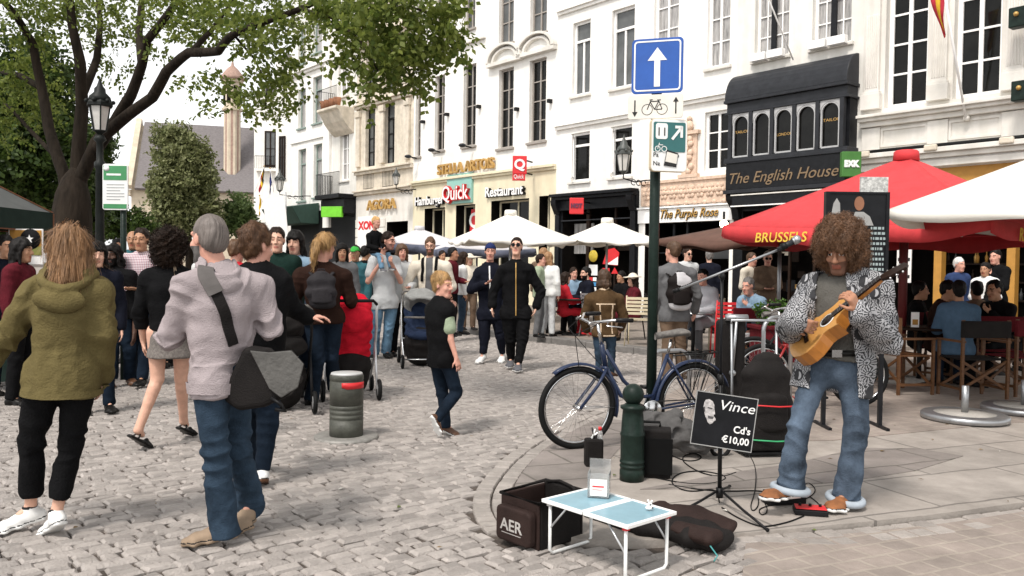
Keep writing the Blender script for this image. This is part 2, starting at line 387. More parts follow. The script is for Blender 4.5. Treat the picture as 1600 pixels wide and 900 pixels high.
def window(parent, x0, x1, z0, z1, cols=2, rows=4, glass=None, fm=None, transom=None, y=.16, fw=.07, mw=.035, sill=True, arched=False, open_leaf=False):
    glass = glass or m_glassd; fm = fm or m_trim
    mb = MB()
    if arched:
        r = (x1 - x0) / 2; pts = [(x0, z0), (x1, z0)] + arc((x0+x1)/2, z1 - r, r, 0, math.pi, 12)
        mb.raw([(x, y, z) for x, z in pts], [tuple(range(len(pts)))], glass)
    else: mb.quad((x0, y, z0), (x1, y, z0), (x1, y, z1), (x0, y, z1), glass)
    o = mb.build('window', parent)
    mb = MB(); yf = y - .05
    if arched:
        path = [(x0, yf, z0), (x0, yf, z1 - r)] + [(x, yf, z) for x, z in arc((x0+x1)/2, z1 - r, r, math.pi, 0, 14)] + [(x1, yf, z0), (x0, yf, z0)]
        for a, b in zip(path, path[1:]): mb.bar(a, b, fw, fw, fm, up=(0, 1, 0))
    else:
        mb.box((x0, yf, z0), (x0+fw, y-.004, z1), fm); mb.box((x1-fw, yf, z0), (x1, y-.004, z1), fm)
        mb.box((x0+fw, yf, z0), (x1-fw, y-.004, z0+fw), fm); mb.box((x0+fw, yf, z1-fw), (x1-fw, y-.004, z1), fm)
        zt = z1 - fw
        if transom:
            zt = z0 + (z1 - z0) * transom; mb.box((x0+fw, yf-.01, zt-fw/2), (x1-fw, y-.004, zt+fw/2), fm); zt -= fw/2
        xi0, xi1, zi0 = x0+fw, x1-fw, z0+fw
        for c in range(1, cols):
            x = xi0 + (xi1-xi0)*c/cols; w_ = fw*.9 if c*2 == cols else mw; mb.box((x-w_/2, yf+.006, zi0), (x+w_/2, y-.004, zt), fm)
        for r_ in range(1, rows):
            z = zi0 + (zt-zi0)*r_/rows; mb.box((xi0, yf+.014, z-mw/2), (xi1, y-.004, z+mw/2), fm)
    mb.build('frame', o)
    if sill:
        mb = MB(); mb.box((x0-.08, -.09, z0-.09), (x1+.08, y-.06, z0-.003), m_offw if fm is m_trim else fm); mb.build('sill', o, bevel=.012)
    if open_leaf:
        mb = MB(); q = (x1 - x0) / 2
        for a, b, s in ((x0, -.35, 1),):
            M = Matrix.Translation((a+.02, y-.08, 0)) @ Matrix.Rotation(R(-55), 4, 'Z')
            mb.box((0, 0, z0+.1), (.05, .04, z1-.1), fm, M); mb.box((q-.1, 0, z0+.1), (q-.05, .04, z1-.1), fm, M); mb.box((.05, 0, z0+.1), (q-.1, .04, z0+.16), fm, M); mb.box((.05, 0, z1-.16), (q-.1, .04, z1-.1), fm, M)
        mb.build('casement', o)
    return o

def house(name, label, u0, u1, ztop, wm, holes, cat='building', depth=9.0, zones=(), group=None, d=DF):
    """front wall with real openings; holes are (x0,x1,z0,z1,recess) in the wall's own metres"""
    root = thing(name, label, cat, UN(u0, d), ST_ROT, group); W = u1 - u0; CR[0] = root
    mb = MB()
    xs = sorted({0, W, *[h[0] for h in holes], *[h[1] for h in holes]}); zs = sorted({-.03, ztop, *[h[2] for h in holes], *[h[3] for h in holes], *[z for z, _ in zones]})
    def zone(z):
        m = wm
        for zt, mm in sorted(zones, key=lambda q: -q[0]):
            if z < zt: m = mm
        return m
    for a, b in zip(xs, xs[1:]):
        for c, e in zip(zs, zs[1:]):
            mx, mz = (a+b)/2, (c+e)/2
            if any(h[0] < mx < h[1] and h[2] < mz < h[3] for h in holes): continue
            mb.quad((a, 0, c), (b, 0, c), (b, 0, e), (a, 0, e), zone(mz))
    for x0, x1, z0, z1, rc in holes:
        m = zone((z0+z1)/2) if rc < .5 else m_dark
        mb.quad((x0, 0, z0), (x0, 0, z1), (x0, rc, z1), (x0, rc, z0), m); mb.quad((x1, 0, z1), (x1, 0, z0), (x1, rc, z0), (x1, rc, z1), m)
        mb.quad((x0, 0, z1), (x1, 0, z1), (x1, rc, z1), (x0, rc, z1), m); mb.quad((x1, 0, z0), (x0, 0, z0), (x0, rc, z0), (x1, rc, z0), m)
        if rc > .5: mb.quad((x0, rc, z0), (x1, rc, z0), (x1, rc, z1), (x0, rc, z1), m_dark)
    e = .004
    mb.quad((e, 0, -.03), (e, 0, ztop), (e, depth, ztop), (e, depth, -.03), wm); mb.quad((W-e, 0, ztop), (W-e, 0, -.03), (W-e, depth, -.03), (W-e, depth, ztop), wm)
    mb.quad((e, depth, -.03), (e, depth, ztop), (W-e, depth, ztop), (W-e, depth, -.03), wm)
    mb.build('wall', root)
    mb = MB(); mb.prism([(0, ztop), (0, ztop+.12), (depth/2, ztop+3.2), (depth, ztop+.12), (depth, ztop)], .01, W-.01, m_slate, Matrix(((0,1,0,0),(1,0,0,0),(0,0,1,0),(0,0,0,1)))); mb.build('roof', root)
    return root
def cornice(mb, x0, x1, z, steps, m, root=None):
    mb = MB()
    for dz0, dz1, out in steps: mb.box((x0, -out, z+dz0), (x1, -.002, z+dz1), m)
    mb.build('cornice', CR[0], bevel=.012)
CR = [None]
def hole(px0, py0, px1, py1, u0, rc=.16):
    """opening of a front measured from its corners in the photo"""
    xm, ym = (px0+px1)/2, (py0+py1)/2
    return (F(px0, ym)[0]-u0, F(px1, ym)[0]-u0, F(xm, py1)[1], F(xm, py0)[1], rc)
def rail(mb, a, b, h, m, gap=.11, r=.009):
    a, b = Vector(a), Vector(b); n = max(2, int((b-a).length / gap))
    for i in range(n+1):
        p = a.lerp(b, i/n); mb.tube([p, p+Vector((0,0,h))], r, m, 5)
    for z in (0, h): mb.tube([a+Vector((0,0,z)), b+Vector((0,0,z))], r*1.5, m, 5)

UB = {k: F(x, 250)[0] for k, x in dict(a=418, b=455, c=520, d=557, e=646, f=869.5, g=1000, h=1148, i=1345).items()}
UE = UB['i'] + 7.5

# --- right: stone front with pilasters, tall windows and an ochre cafe below
u0 = UB['i']; W = UE - u0
hs_ = [hole(1384, -40, 1450, 165, u0, .24), hole(1491, -60, 1565, 149, u0, .24)]
pitch = hs_[1][0] - hs_[0][0]; w1 = hs_[0][1] - hs_[0][0]
zb = (hs_[0][2] + hs_[1][2]) / 2; zt_ = zb + 3.6
hs_ = [(hs_[0][0] + i*pitch, hs_[0][0] + i*pitch + w1, zb, zt_, .24) for i in range(3)]
zc = F(1460, 172)[1]; zg = F(1475, 236)[1]; zo = F(1475, 262)[1]
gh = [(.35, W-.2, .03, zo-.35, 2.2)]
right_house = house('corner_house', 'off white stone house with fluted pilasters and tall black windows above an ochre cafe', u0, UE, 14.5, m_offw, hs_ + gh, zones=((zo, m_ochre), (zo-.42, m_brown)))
for h in hs_: window(right_house, *h[:4], cols=2, rows=4, transom=.80, y=.24, fw=.10, mw=.045, sill=False)
mb = MB()
cornice(mb, 0, W, zc, ((-.10, 0, .22), (-.02, .05, .30), (-.22, -.10, .12)), m_offw)
cornice(mb, 0, W, zg, ((-.05, .06, .35), (-.16, -.05, .25), (-.34, -.20, .18)), m_offw)
cornice(mb, 0, W, zo, ((.02, .22, .12),), m_trim)
pass
mb = MB(); mb.tube([(0, -.30, zg+.09), (W, -.30, zg+.09)], .05, m_iron, 8); mb.build('gutter', right_house)
for i in range(4):
    x = hs_[0][0] + i*pitch - (pitch - w1)/2; pw = .34
    mb = MB(); mb.box((x-pw/2, -.09, zb+.42), (x+pw/2, -.003, 13), m_offw)
    for k in range(6):
        xx = x - pw/2 + .045 + k*(pw-.09)/5; mb.tube([(xx, -.092, zb+.5), (xx, -.092, zb+2.2)], .018, m_offw, 6)
    mb.box((x-pw/2-.06, -.15, zb), (x+pw/2+.06, -.003, zb+.36), m_offw); mb.box((x-pw/2-.03, -.12, zb+.36), (x+pw/2+.03, -.003, zb+.42), m_offw)
    mb.box((x-.22, -.06, zg+.12), (x+.22, -.003, zc-.24), m_offw); mb.build('pilaster', right_house, bevel=.01)
    mb = MB(); mb.box((x-.14, -.40, zg-.02), (x+.14, -.10, zg+.12), m_stone); mb.build('bracket', right_house, bevel=.03)
for i in range(3):
    x0_, x1_ = hs_[0][0]+i*pitch, hs_[0][0]+i*pitch+w1; mb = MB()
    for a, b, c, d in ((x0_-.05, x1_+.05, zg+.22, zg+.27), (x0_-.05, x1_+.05, zc-.33, zc-.28), (x0_-.05, x0_, zg+.27, zc-.33), (x1_, x1_+.05, zg+.27, zc-.33)): mb.box((a, -.03, c), (b, -.002, d), m_offw)
    mb.build('panel_moulding', right_house)
for x in (.36, 1.72, 3.2, 4.62, 5.9):
    mb = MB(); mb.box((x, .06, .03), (x+.17, .30, zo-.36), m_ochre); mb.box((x-.03, .03, .03), (x+.20, .33, .35), m_ochre); mb.build('column', right_house, bevel=.012)
mb = MB(); rg = random.Random(5)
for k in range(5): mb.box((.9, 1.9, .8+k*.42), (W-.5, 2.15, .84+k*.42), m_brown)
for k in range(90):
    zz = .84 + rg.randrange(5)*.42; x = rg.uniform(1, W-.6); mb.lathe([(.035,0),(.04,.15),(.014,.2),(.014,.27)], rg.choice([m_brown, m_gold, m_glassg, m_ochre]), 6, (x, 2.02, zz))
mb.build('back_bar', right_house)
mb = MB(); mb.box((.66, .55, 1.2), (1.0, .58, 2.45), m_trim)
for k in range(3): mb.box((.69, .545, 1.3+k*.4), (.97, .549, 1.38+k*.4), m_dgrey)
mb.build('menu_panel', right_house)

# --- english shop with a black bow window
u0, u1 = UB['h'], UB['i']; W = u1 - u0
ho = [hole(1180, -30, 1233, 89, u0, .2), hole(1270, -45, 1331, 72, u0, .2)]
zb = sum(h[2] for h in ho)/2; ho = [(h[0], h[1], zb, zb+2.3, .2) for h in ho]
zs0 = F(1245, 292)[1]; sh = [(.3, W-.3, .03, zs0-.55, 1.6)]
eng = house('english_shop_house', 'narrow pale house with a black arched bay above a shop named the english house', u0, u1, 14.5, m_white2, ho+sh, zones=((zs0-.2, m_black),))
for h in ho: window(eng, *h[:4], cols=4, rows=4, glass=m_curt, fm=m_trim, fw=.07, mw=.03, y=.2)
for h in ho:
    mb = MB(); xm = (h[0]+h[1])/2; mb.box((xm-.07, .09, h[2]+.06), (xm+.07, .14, h[3]-.06), m_black); mb.build('centre_post', eng)
    for s in (0, 1):
        x0_ = h[0] + s*(h[1]-h[0])/2; mb = MB(); mb.box((x0_+.03, -.26, h[2]-.06), (x0_+(h[1]-h[0])/2-.03, -.09, h[2]+.14), m_trim); mb.build('flower_box', eng, bevel=.01)
za0 = F(1240, 240)[1]; za1 = F(1240, 178)[1]; zsg0, zsg1 = F(1245, 293)[1], F(1245, 250)[1]; zr0, zr1 = F(1247, 150)[1], F(1247, 105)[1]
bx0, bx1 = .02, W-.06; by = -.55
mb = MB()
mb.box((bx0+.06, by+.05, zsg0), (bx1-.06, -.002, zsg1), m_black)                # sign board
for z0_, z1_, o_ in ((zsg0-.10, zsg0, .03), (zsg1, zsg1+.09, .03), (za0-.10, za0-.03, .02), (za1+.12, za1+.18, .02), (zr0-.03, zr0+.05, .08)):
    mb.box((bx0, by-o_+.05, z0_), (bx1, -.002, z1_), m_dgrey)
mb.box((bx0+.05, by+.06, za1+.18), (bx1-.05, -.002, zr0-.03), m_dgrey)
pr = [(0, zr0+.05)] + [(by-.02+.55*(1-math.cos(t)), zr0+.05+(zr1-zr0)*math.sin(t)) for t in [i*math.pi/2/8 for i in range(9)]]
mb.prism([(by-.02, zr0+.05)] + pr[2:] + [(0, zr0+.05)], bx0+.03, bx1-.03, m_dgrey, Matrix(((0,1,0,0),(1,0,0,0),(0,0,1,0),(0,0,0,1))), smooth=False)
mb.build('bay', eng, bevel=.012)
aw = [F(a, 235)[0]-u0 for a in (1156.5,1183,1186,1213,1217,1251,1254,1286,1290,1323)]
k_ = (bx1-bx0-.2)/(aw[-1]-aw[0])
n5 = 5; pw = (bx1-bx0-.34)/n5
mb = MB()
for i in range(n5+1):
    x = bx0+.17+i*pw; mb.box((x-.05, by+.03, za0-.03), (x+.05, by+.16, za1+.12), m_dgrey)
mb.box((bx0+.05, by+.2, za0-.03), (bx1-.05, -.002, za1+.12), m_black); mb.build('bay_posts', eng) if False else mb.build('bay_post', eng)
for i in range(n5):
    x0_, x1_ = bx0+.17+i*pw+.055, bx0+.17+(i+1)*pw-.055
    m_sp = mat('dull_grey_white', (.42,.42,.42), .6); wv = window(eng, x0_+.03, x1_-.03, za0, za1+.06, arched=True, y=by+.15, fw=.04, fm=m_sp, sill=False)
    # spandrels round the arch
    r = (x1_-x0_)/2; mb = MB(); pts = [(x1_, za1+.115), (x0_, za1+.115)] + [(x, z) for x, z in arc((x0_+x1_)/2, za1+.08-r, r, math.pi, 0, 12)]
    mb.prism(pts, by+.07, by+.10, m_sp); mb.build('spandrel', wv)
    mb = MB()
    if i in (0, 2, 4): text_mb(mb, ('TAILOR', '', 'LONDON', '', 'TAILOR')[i], .1, m_gold, at((x0_+x1_)/2, by+.146, za0+(.62 if i != 2 else .42)), .004, align='CENTER', width=(x1_-x0_)*.86); mb.build('window_lettering', wv)
mb = MB(); text_mb(mb, "The English House", .40, mat('bronze_letters', (.20,.135,.075), .5), at((bx0+bx1)/2, by+.04, zsg0+.16), .02, shear=.32, align='CENTER', width=(bx1-bx0)*.88); mb.build('shop_lettering', eng)
mb = MB(); mb.box((.3, -.5, zsg0-.42), (W-.3, -.45, zsg0-.16), m_black); mb.box((.27, -.53, zsg0-.45), (W-.27, -.501, zsg0-.42), m_trim); mb.box((.27, -.53, zsg0-.16), (W-.27, -.501, zsg0-.13), m_offw); mb.box((.3, -.45, zsg0-.45), (W-.3, -.01, zsg0-.12), m_black); mb.build('awning_box', eng)
for x in (.02, W-.27):
    mb = MB(); mb.prism([(0, zsg0-.1), (-.42, zsg0-.1), (-.40, zsg0-.25), (-.16, zsg0-.5), (-.1, zsg0-.75), (0, zsg0-.75)], x, x+.22, m_black, Matrix(((0,1,0,0),(1,0,0,0),(0,0,1,0),(0,0,0,1)))); mb.build('console', eng, bevel=.02)
mb = MB()
for x in (.9, 1.5, 2.2, 2.9): mb.box((x, .3, .03), (x+.06, .36, zsg0-.56), m_brown)
rg = random.Random(9)
for k in range(26): mb.box((x := rg.uniform(.4, W-.7), 1.2, z := rg.uniform(.5, 2.1)), (x+rg.uniform(.08,.3), 1.25, z+rg.uniform(.1,.35)), rg.choice([m_brown, m_stone, m_dgrey, m_gold]))
mb.build('shop_window_display', eng)
mb = MB(); a = Vector((F(1243,95)[0]-u0, -.1, F(1243,95)[1])); mb.tube([a, a+Vector((-.45,-1.4,2.6))], .02, m_trim, 6); mb.build('flagpole', eng)

# --- white pair of houses: dark shop on the left, carved stone and a script sign on the right
u0, u1 = UB['g'], UB['h']; W = u1-u0
ho = [hole(1022, -30, 1060, 118, u0), hole(1106, -50, 1141, 104, u0), hole(1101, 173, 1141, 266, u0, .14)]
zf0, zf1 = F(1090, 345)[1], F(1090, 322)[1]
sh = [(.25, W-.12, .12, zf0-.02, 2.0)]
prh = house('script_sign_house', 'white house with peach carved frieze above a pub with gold script lettering', u0, u1, 14.5, m_white, ho+sh)
for i, h in enumerate(ho): window(prh, *h[:4], cols=2, rows=(4, 4, 3)[i], glass=(m_curt, m_curt, m_glassd)[i], fw=.08, mw=.035, transom=None, y=h[4], sill=i < 2)
mb = MB(); z = F(1075, 160)[1]; cornice(mb, 0, W, z, ((-.08, .02, .10), (.02, .06, .16)), m_white)
cornice(mb, 0, W, zf1, ((-.02, .03, .12),), m_trim); mb = MB(); mb.box((.0, -.06, zf0-.02), (W, -.003, zf1-.03), m_trim); mb.build('fascia', prh, bevel=.01)
zz0, zz1 = F(1080, 320)[1]+.03, F(1080, 280)[1]; rg = random.Random(2)
mb = MB(); mb.box((.12, -.07, zz0), (W-.05, -.003, zz1), m_peach); n = 9
for i in range(n):
    x = .2 + (i+.5)*(W-.45)/n
    for q in range(6):
        a = q*math.pi/3; mb.ball((x+.11*math.cos(a), -.08, (zz0+zz1)/2+.13*math.sin(a)), .07, m_peach, 5, (1, .5, 1))
    mb.ball((x, -.09, (zz0+zz1)/2), .08, m_peach, 6, (1, .7, 1)); mb.ball((x+.14, -.075, zz0+.02), .09, m_peach, 5, (1, .5, .7))
mb.box((.08, -.12, zz1-.05), (W-.02, -.004, zz1+.03), m_peach); mb.build('carved_frieze', prh)
mb = MB(); xa, xb = F(1064, 230)[0]-u0, F(1094, 230)[0]-u0; za_, zb_ = F(1078, 278)[1], F(1078, 182)[1]; xm = (xa+xb)/2
mb.box((xa+.08, -.06, za_), (xb-.08, -.003, zb_-.4), m_peach); mb.box((xa-.02, -.13, zb_-.52), (xb+.02, -.004, zb_-.42), m_peach); mb.box((xa, -.13, za_+.0), (xb, -.004, za_+.1), m_peach)
for q in range(8): mb.ball((xm+.1*math.sin(q*2.2), -.08, za_+.18+q*.13), .10, m_peach, 6, (1, .6, 1))
mb.ball((xm, -.08, zb_-.28), .14, m_peach, 8, (1, .6, 1.1)); mb.ball((xm, -.07, zb_-.08), .08, m_peach, 8); mb.build('carved_ornament', prh)
mb = MB(); m_blkl = mat('black_gold_letters', (.05,.035,.012), .4, var=.3); text_mb(mb, "The Purple Rose", .36, m_blkl, at(W*.57, -.085, zf0+.10), .03, shear=.35, align='CENTER', width=W*.60, bold=.006)
text_mb(mb, "The Purple Rose", .36, m_gold, at(W*.57+.012, -.105, zf0+.112), .008, shear=.35, align='CENTER', width=W*.60); mb.build('shop_lettering', prh)
mb = MB()
for x in (.9, 1.4): mb.box((x, .5, .1), (x+.07, .56, zf0), m_dgrey)
for z in (1.5, 1.9, 2.3): mb.box((.3, .5, z), (1.4, .54, z+.03), m_dgrey)
mb.box((1.9, .9, 1.75), (3.2, 1.0, 2.15), m_glassg); mb.build('pub_front', prh)
o = tag(thing('bulb_lamp', 'small glowing bulb under the lintel of the pub with script lettering', 'lamp', P(1131, 350, 20.2)))
mb = MB(); m_bulb = mat('lit_bulb', (1,.8,.5), .3, emit=14.0); mb.ball((0,0,0), .10, m_bulb, 8); mb.build('bulb', o); mb = MB(); mb.tube([(0,0,.08),(0,0,.3)], .03, m_iron, 6); mb.build('fitting', o)

u0, u1 = UB['f'], UB['g']; W = u1-u0
ho = [hole(895, 33, 922, 148, u0), hole(956, 12, 991, 136, u0), hole(892, 207, 921, 283, u0), hole(954, 196, 987, 276, u0), hole(895,-160,922,-45,u0), hole(956,-190,991,-70,u0)]
zs = F(930, 302)[1]; sh = [(.35, W-.3, .12, zs-.45, 1.4)]
drk = house('dark_front_house', 'plain white house above a black wooden shopfront with cream parasols before it', u0, u1, 14.5, m_white, ho+sh, zones=((zs-.02, m_black),))
for i, h in enumerate(ho): window(drk, *h[:4], cols=(2, 2, 1, 1, 2, 2)[i], rows=1, glass=(m_glassg, m_glassg, m_glassd, m_glassd, m_glassg, m_glassg)[i], transom=.74, fw=.075, open_leaf=i in (2, 3))
mb = MB(); z = F(920, 192)[1]; cornice(mb, 0, W, z, ((-.08, .02, .10), (.02, .06, .16)), m_white)
z = F(925, 5)[1]; cornice(mb, 0, W, z, ((-.08, .02, .08), (.02, .06, .14)), m_white); pass
cornice(None, .02, W-.02, zs, ((-.06, .04, .35), (-.16, -.06, .25), (-.5, -.16, .10)), m_black); mb = MB()
mb.box((.3, -.05, zs-.86), (W-.3, .0, zs-.82), m_dgrey); mb.build('shop_fascia', drk, bevel=.012)
for x in (.04, W-.30):
    mb = MB(); mb.prism([(0, zs-.16), (-.30, zs-.16), (-.28, zs-.3), (-.12, zs-.6), (-.12, zs-.62), (0, zs-.62)], x, x+.24, m_black, Matrix(((0,1,0,0),(1,0,0,0),(0,0,1,0),(0,0,0,1)))); mb.box((x+.02, -.1, .1), (x+.22, -.003, zs-.63), m_black); mb.build('console', drk, bevel=.015)
mb = MB()
for x in (1.35, 1.42, 2.6): mb.box((x, .12, .12), (x+.07, .2, zs-.45), m_brown)
mb.box((.4, .5, 1.9), (1.3, .55, 2.9), m_curt); mb.box((1.6, .7, 2.0), (W-.4, .75, 2.8), m_brown); mb.build('shop_window', drk)
# stickers on the pane
m_yel = mat('yellow_sticker', (.75,.55,.06), .5); m_red = mat('red_paint', (.62,.025,.03), .45, var=.06); m_blu = mat('blue_sticker', (.05,.25,.5), .5)
mb = MB(); xq = F(928, 400)[0]-u0; zq = F(928, 400)[1]
mb.lathe([(0,0),(.19,0),(.19,.02),(0,.02)], m_yel, 18, M=at(xq, -.02, zq)); mb.box((xq-.19, -.03, zq-.62), (xq+.19, -.01, zq-.28), m_trim)
for k in range(8): mb.box((xq-.17+(k%2)*.17, -.03, zq-.80-(k//2)*.16), (xq-.02+(k%2)*.17, -.01, zq-.68-(k//2)*.16), (m_red, m_blu, m_yel, m_trim)[(k*3)%4])
mb.prism([(xq+.42, zq-.25), (xq+1.05, zq-.3), (xq+1.12, zq+.1), (xq+.9, zq+.25), (xq+.6, zq+.2)], -.03, -.01, m_red); mb.prism([(xq+.6, zq-.26), (xq+1.08, zq-.28), (xq+1.08, zq-.02)], -.034, -.03, m_trim)
mb.box((xq+.42, -.03, zq-.55), (xq+.72, -.01, zq-.38), m_red); mb.prism([(xq+.8, zq-.55), (xq+1.08, zq-.55), (xq+.94, zq-.36)], -.03, -.01, m_red); mb.build('sticker', drk)

# --- burger restaurant house
u0, u1 = UB['e'], UB['f']; W = u1-u0
px = [(642.5,131,657.5,245),(679.5,118,694.6,235),(724,101,743.5,228),(779,107,802,231),(827,92,853,221),(726,-70,743,45),(780,-65,803,68),(829,-75,855,52),(680,-60,695,62),(645,-50,659,75)]
ho = [hole(*p, u0, .18) for p in px]; ho[0] = (.12, ho[0][1], *ho[0][2:]); ho[9] = (.12, ho[9][1], *ho[9][2:])
zq = F(757, 272)[1]
gp = [(663,325,695,420),(712,320,742,420),(767,312,826,420),(842,306,859,420)]
gh = []
for p in gp:
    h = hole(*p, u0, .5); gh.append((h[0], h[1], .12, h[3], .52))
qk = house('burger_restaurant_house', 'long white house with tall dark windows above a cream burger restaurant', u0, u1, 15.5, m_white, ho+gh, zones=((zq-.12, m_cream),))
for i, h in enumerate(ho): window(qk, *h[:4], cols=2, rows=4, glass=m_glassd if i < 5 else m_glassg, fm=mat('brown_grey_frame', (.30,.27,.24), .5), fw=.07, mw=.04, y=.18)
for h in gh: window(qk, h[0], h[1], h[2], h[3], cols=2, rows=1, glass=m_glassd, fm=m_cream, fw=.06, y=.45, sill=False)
mb = MB(); cornice(mb, 0, W, zq, ((-.05, .05, .16), (-.14, -.05, .09)), m_cream); cornice(mb, 0, W*.55, F(690,95)[1]+.35, ((-.04, .03, .12),), m_offw); pass
for i in (3, 4):
    h = ho[i]; xm = (h[0]+h[1])/2; z = h[3]+.28; mb = MB(); rw = .98
    for r0, r1, o_ in ((rw, rw-.13, .22), (rw-.24, rw-.36, .14)):
        pts = [(xm+r0*math.cos(t), z+r0*.62*math.sin(t)) for t in [math.pi*k/20 for k in range(21)]] + [(xm+r1*math.cos(t), z+r1*.62*math.sin(t)) for t in [math.pi*k/20 for k in range(20,-1,-1)]]
        mb.prism(pts, -o_, -.003, m_offw)
    mb.box((xm-rw, -.2, z-.14), (xm+rw-.01, -.003, z-.003), m_offw); mb.build('pediment', qk, bevel=.008)
for i in (0, 1, 2, 3, 4):
    h = ho[i]; mb = MB(); x = h[1]+.28; z = h[2]+(h[3]-h[2])*.45; mb.box((x-.06, -.16, z-.06), (x+.06, -.003, z+.06), m_iron); mb.build('wall_anchor', qk)
    if i in (0, 1, 2): mb = MB(); mb.tube([(h[1]-.1, -.12, h[2]-.1), (h[1]-.15, -.45, h[2]-.05)], .03, m_iron, 6); mb.ball((h[1]-.15, -.5, h[2]-.05), .13, m_dgrey, 6, (1,1.2,.6)); mb.build('floodlight', qk)
mb = MB(); xa, xb = F(688, 260)[0]-u0, F(776, 250)[0]-u0; za_ = F(732, 268)[1]
text_mb(mb, "STELLA ARTOIS", .55, m_gold, at((xa+xb)/2, -.12, za_), .1, align='CENTER', width=xb-xa, bold=.012); mb.build('beer_lettering', qk)
m_teal = mat('teal_panel', (.26,.50,.44), .6, var=.05); xa, xb = F(701.5, 295)[0]-u0, F(740, 290)[0]-u0
zt0, zt1 = F(720, 318)[1], F(720, 272)[1]; mb = MB(); mb.box((xa, -.10, zt0), (xb, -.004, zt1), m_teal); mb.build('teal_panel', qk)
xa = F(698, 306)[0]-u0; xb = F(739, 303)[0]-u0; zz = F(720, 312)[1]; mb = MB(); text_mb(mb, "Quick", .78, m_red, at(xa, -.17, zz), .14, width=xb-xa, bold=.03)
text_mb(mb, "Quick", .78, m_trim, at(xa+.03, -.25, zz), .01, width=(xb-xa)*.985, bold=.005); mb.build('red_lettering', qk)
for word, p0, p1, yb in (("Hamburger", 652, 697, 320), ("Restaurant", 762, 821, 306)):
    xa, xb = F(p0, yb)[0]-u0, F(p1, yb)[0]-u0; zz = F((p0+p1)/2, yb)[1]; mb = MB()
    text_mb(mb, word, .50, m_black, at(xa+.03, -.06, zz-.01), .11, width=xb-xa, bold=.012); text_mb(mb, word, .50, m_trim, at(xa, -.125, zz+.01), .012, width=xb-xa, bold=.01); mb.build('restaurant_lettering', qk)
h = gh[1]; xm, zm = (h[0]+h[1])/2+.1, h[3]-.55; mb = MB(); mb.prism([(xm-.3, zm-.5), (xm+.3, zm-.5), (xm+.36, zm+.4), (xm-.2, zm+.4)], .36, .38, m_red); text_mb(mb, "Q", .8, m_trim, at(xm, .35, zm-.3), .01, align='CENTER', bold=.02); mb.build('poster', qk)

# --- buff stone house with two tall windows
u0, u1 = UB['d'], UB['e']; W = u1-u0
ho = [hole(571, 170, 586, 260, u0, .22), hole(601, 160, 616.5, 255, u0, .22), hole(572, 60, 586, 152, u0, .22), hole(601, 50, 616.5, 143, u0, .22), hole(604, 346, 637, 420, u0, 1.2)]
ho[4] = (*ho[4][:2], .12, *ho[4][3:])
sth = house('stone_house', 'buff stone house with two tall windows over gold capital lettering', u0, u1, 15, m_stone, ho, zones=((F(600, 303)[1], m_offw),))
for h in ho[:4]: window(sth, *h[:4], cols=2, rows=3, glass=m_glassg, fm=m_iron, fw=.06, transom=.75, y=.22, sill=False)
mb = MB()
for yy in (158, 298, 265, 60): cornice(mb, 0, W, F(600, yy)[1], ((-.10, .03, .14), (.03, .10, .24)), m_stone)
pass
for x in (.25, W/2-.02, W-.4):
    mb = MB(); mb.box((x-.16, -.12, F(600,255)[1]), (x+.16, -.003, F(600,165)[1]), m_stone); mb.box((x-.2, -.17, F(600,175)[1]), (x+.2, -.004, F(600,165)[1]), m_stone); mb.build('pilaster', sth, bevel=.02)
for h in ho[:2]: mb = MB(); rail(mb, (h[0], -.08, F(600,292)[1]), (h[1], -.08, F(600,292)[1]), .75, m_iron); mb.build('railing', sth)
mb = MB(); zz = F(600, 330)[1]
for k in range(8): mb.box((.02, -.05, .15+k*.42), (ho[4][0]-.1, -.003, .15+k*.42+.39), m_offw)
mb.build('rusticated_block', sth, bevel=.02)
mb = MB(); xa, xb = F(577, 322)[0]-u0, F(622, 318)[0]-u0; text_mb(mb, "AGORA", .62, m_gold, at(xa, -.12, F(600, 327)[1]), .09, width=xb-xa, bold=.01); mb.build('gold_lettering', sth)
mb = MB(); xa, xb = F(562, 355)[0]-u0, F(590, 355)[0]-u0; mb.box((xa, -.10, F(576,400)[1]), (xb, -.06, F(576,338)[1]), m_trim); text_mb(mb, "XON", .5, m_red, at(xa+.05, -.11, F(576,358)[1]), .02, width=(xb-xa)*.9, bold=.02); mb.build('shop_board', sth)

# --- narrow house with balconies
u0, u1 = UB['c'], UB['d']; W = u1-u0
ho = [hole(531, 205, 545, 282, u0, .2), hole(529, 90, 545, 150, u0, .2)]
nar = house('balcony_house', 'narrow white house with a curved stone balcony and black shopfront', u0, u1, 15.5, m_white2, ho, zones=((F(538,308)[1], m_black),))
for h in ho: window(nar, *h[:4], cols=2, rows=3, glass=m_curt, fw=.09, y=.2)
mb = MB(); z = F(538, 172)[1]; mb.prism([(0, z), (-.95, z), (-.95, z-.12), (-.8, z-.2), (-.55, z-.65), (-.25, z-1.0), (0, z-1.2)], .15, W-.25, m_stone, Matrix(((0,1,0,0),(1,0,0,0),(0,0,1,0),(0,0,0,1))))
mb.build('balcony', nar, bevel=.03)
mb = MB(); rail(mb, (.15, -.9, z), (W-.25, -.9, z), .9, m_iron); rail(mb, (.15, -.9, z), (.15, 0, z), .9, m_iron); mb.build('railing', nar)
mb = MB(); m_terra = mat('terracotta', (.38,.17,.09), .8)
for k in range(4): mb.lathe([(.14,0),(.2,.4)], m_terra, 8, (.4+k*.45, -.7, z))
mb.build('flower_pot', nar)
mb = MB(); z = F(535, 306)[1]; mb.box((-.1, -.9, z-.2), (W-.02, -.003, z), m_black); mb.box((-.05, -.6, z-.9), (W-.05, -.004, z-.21), m_black); mb.build('lower_balcony', nar, bevel=.02)
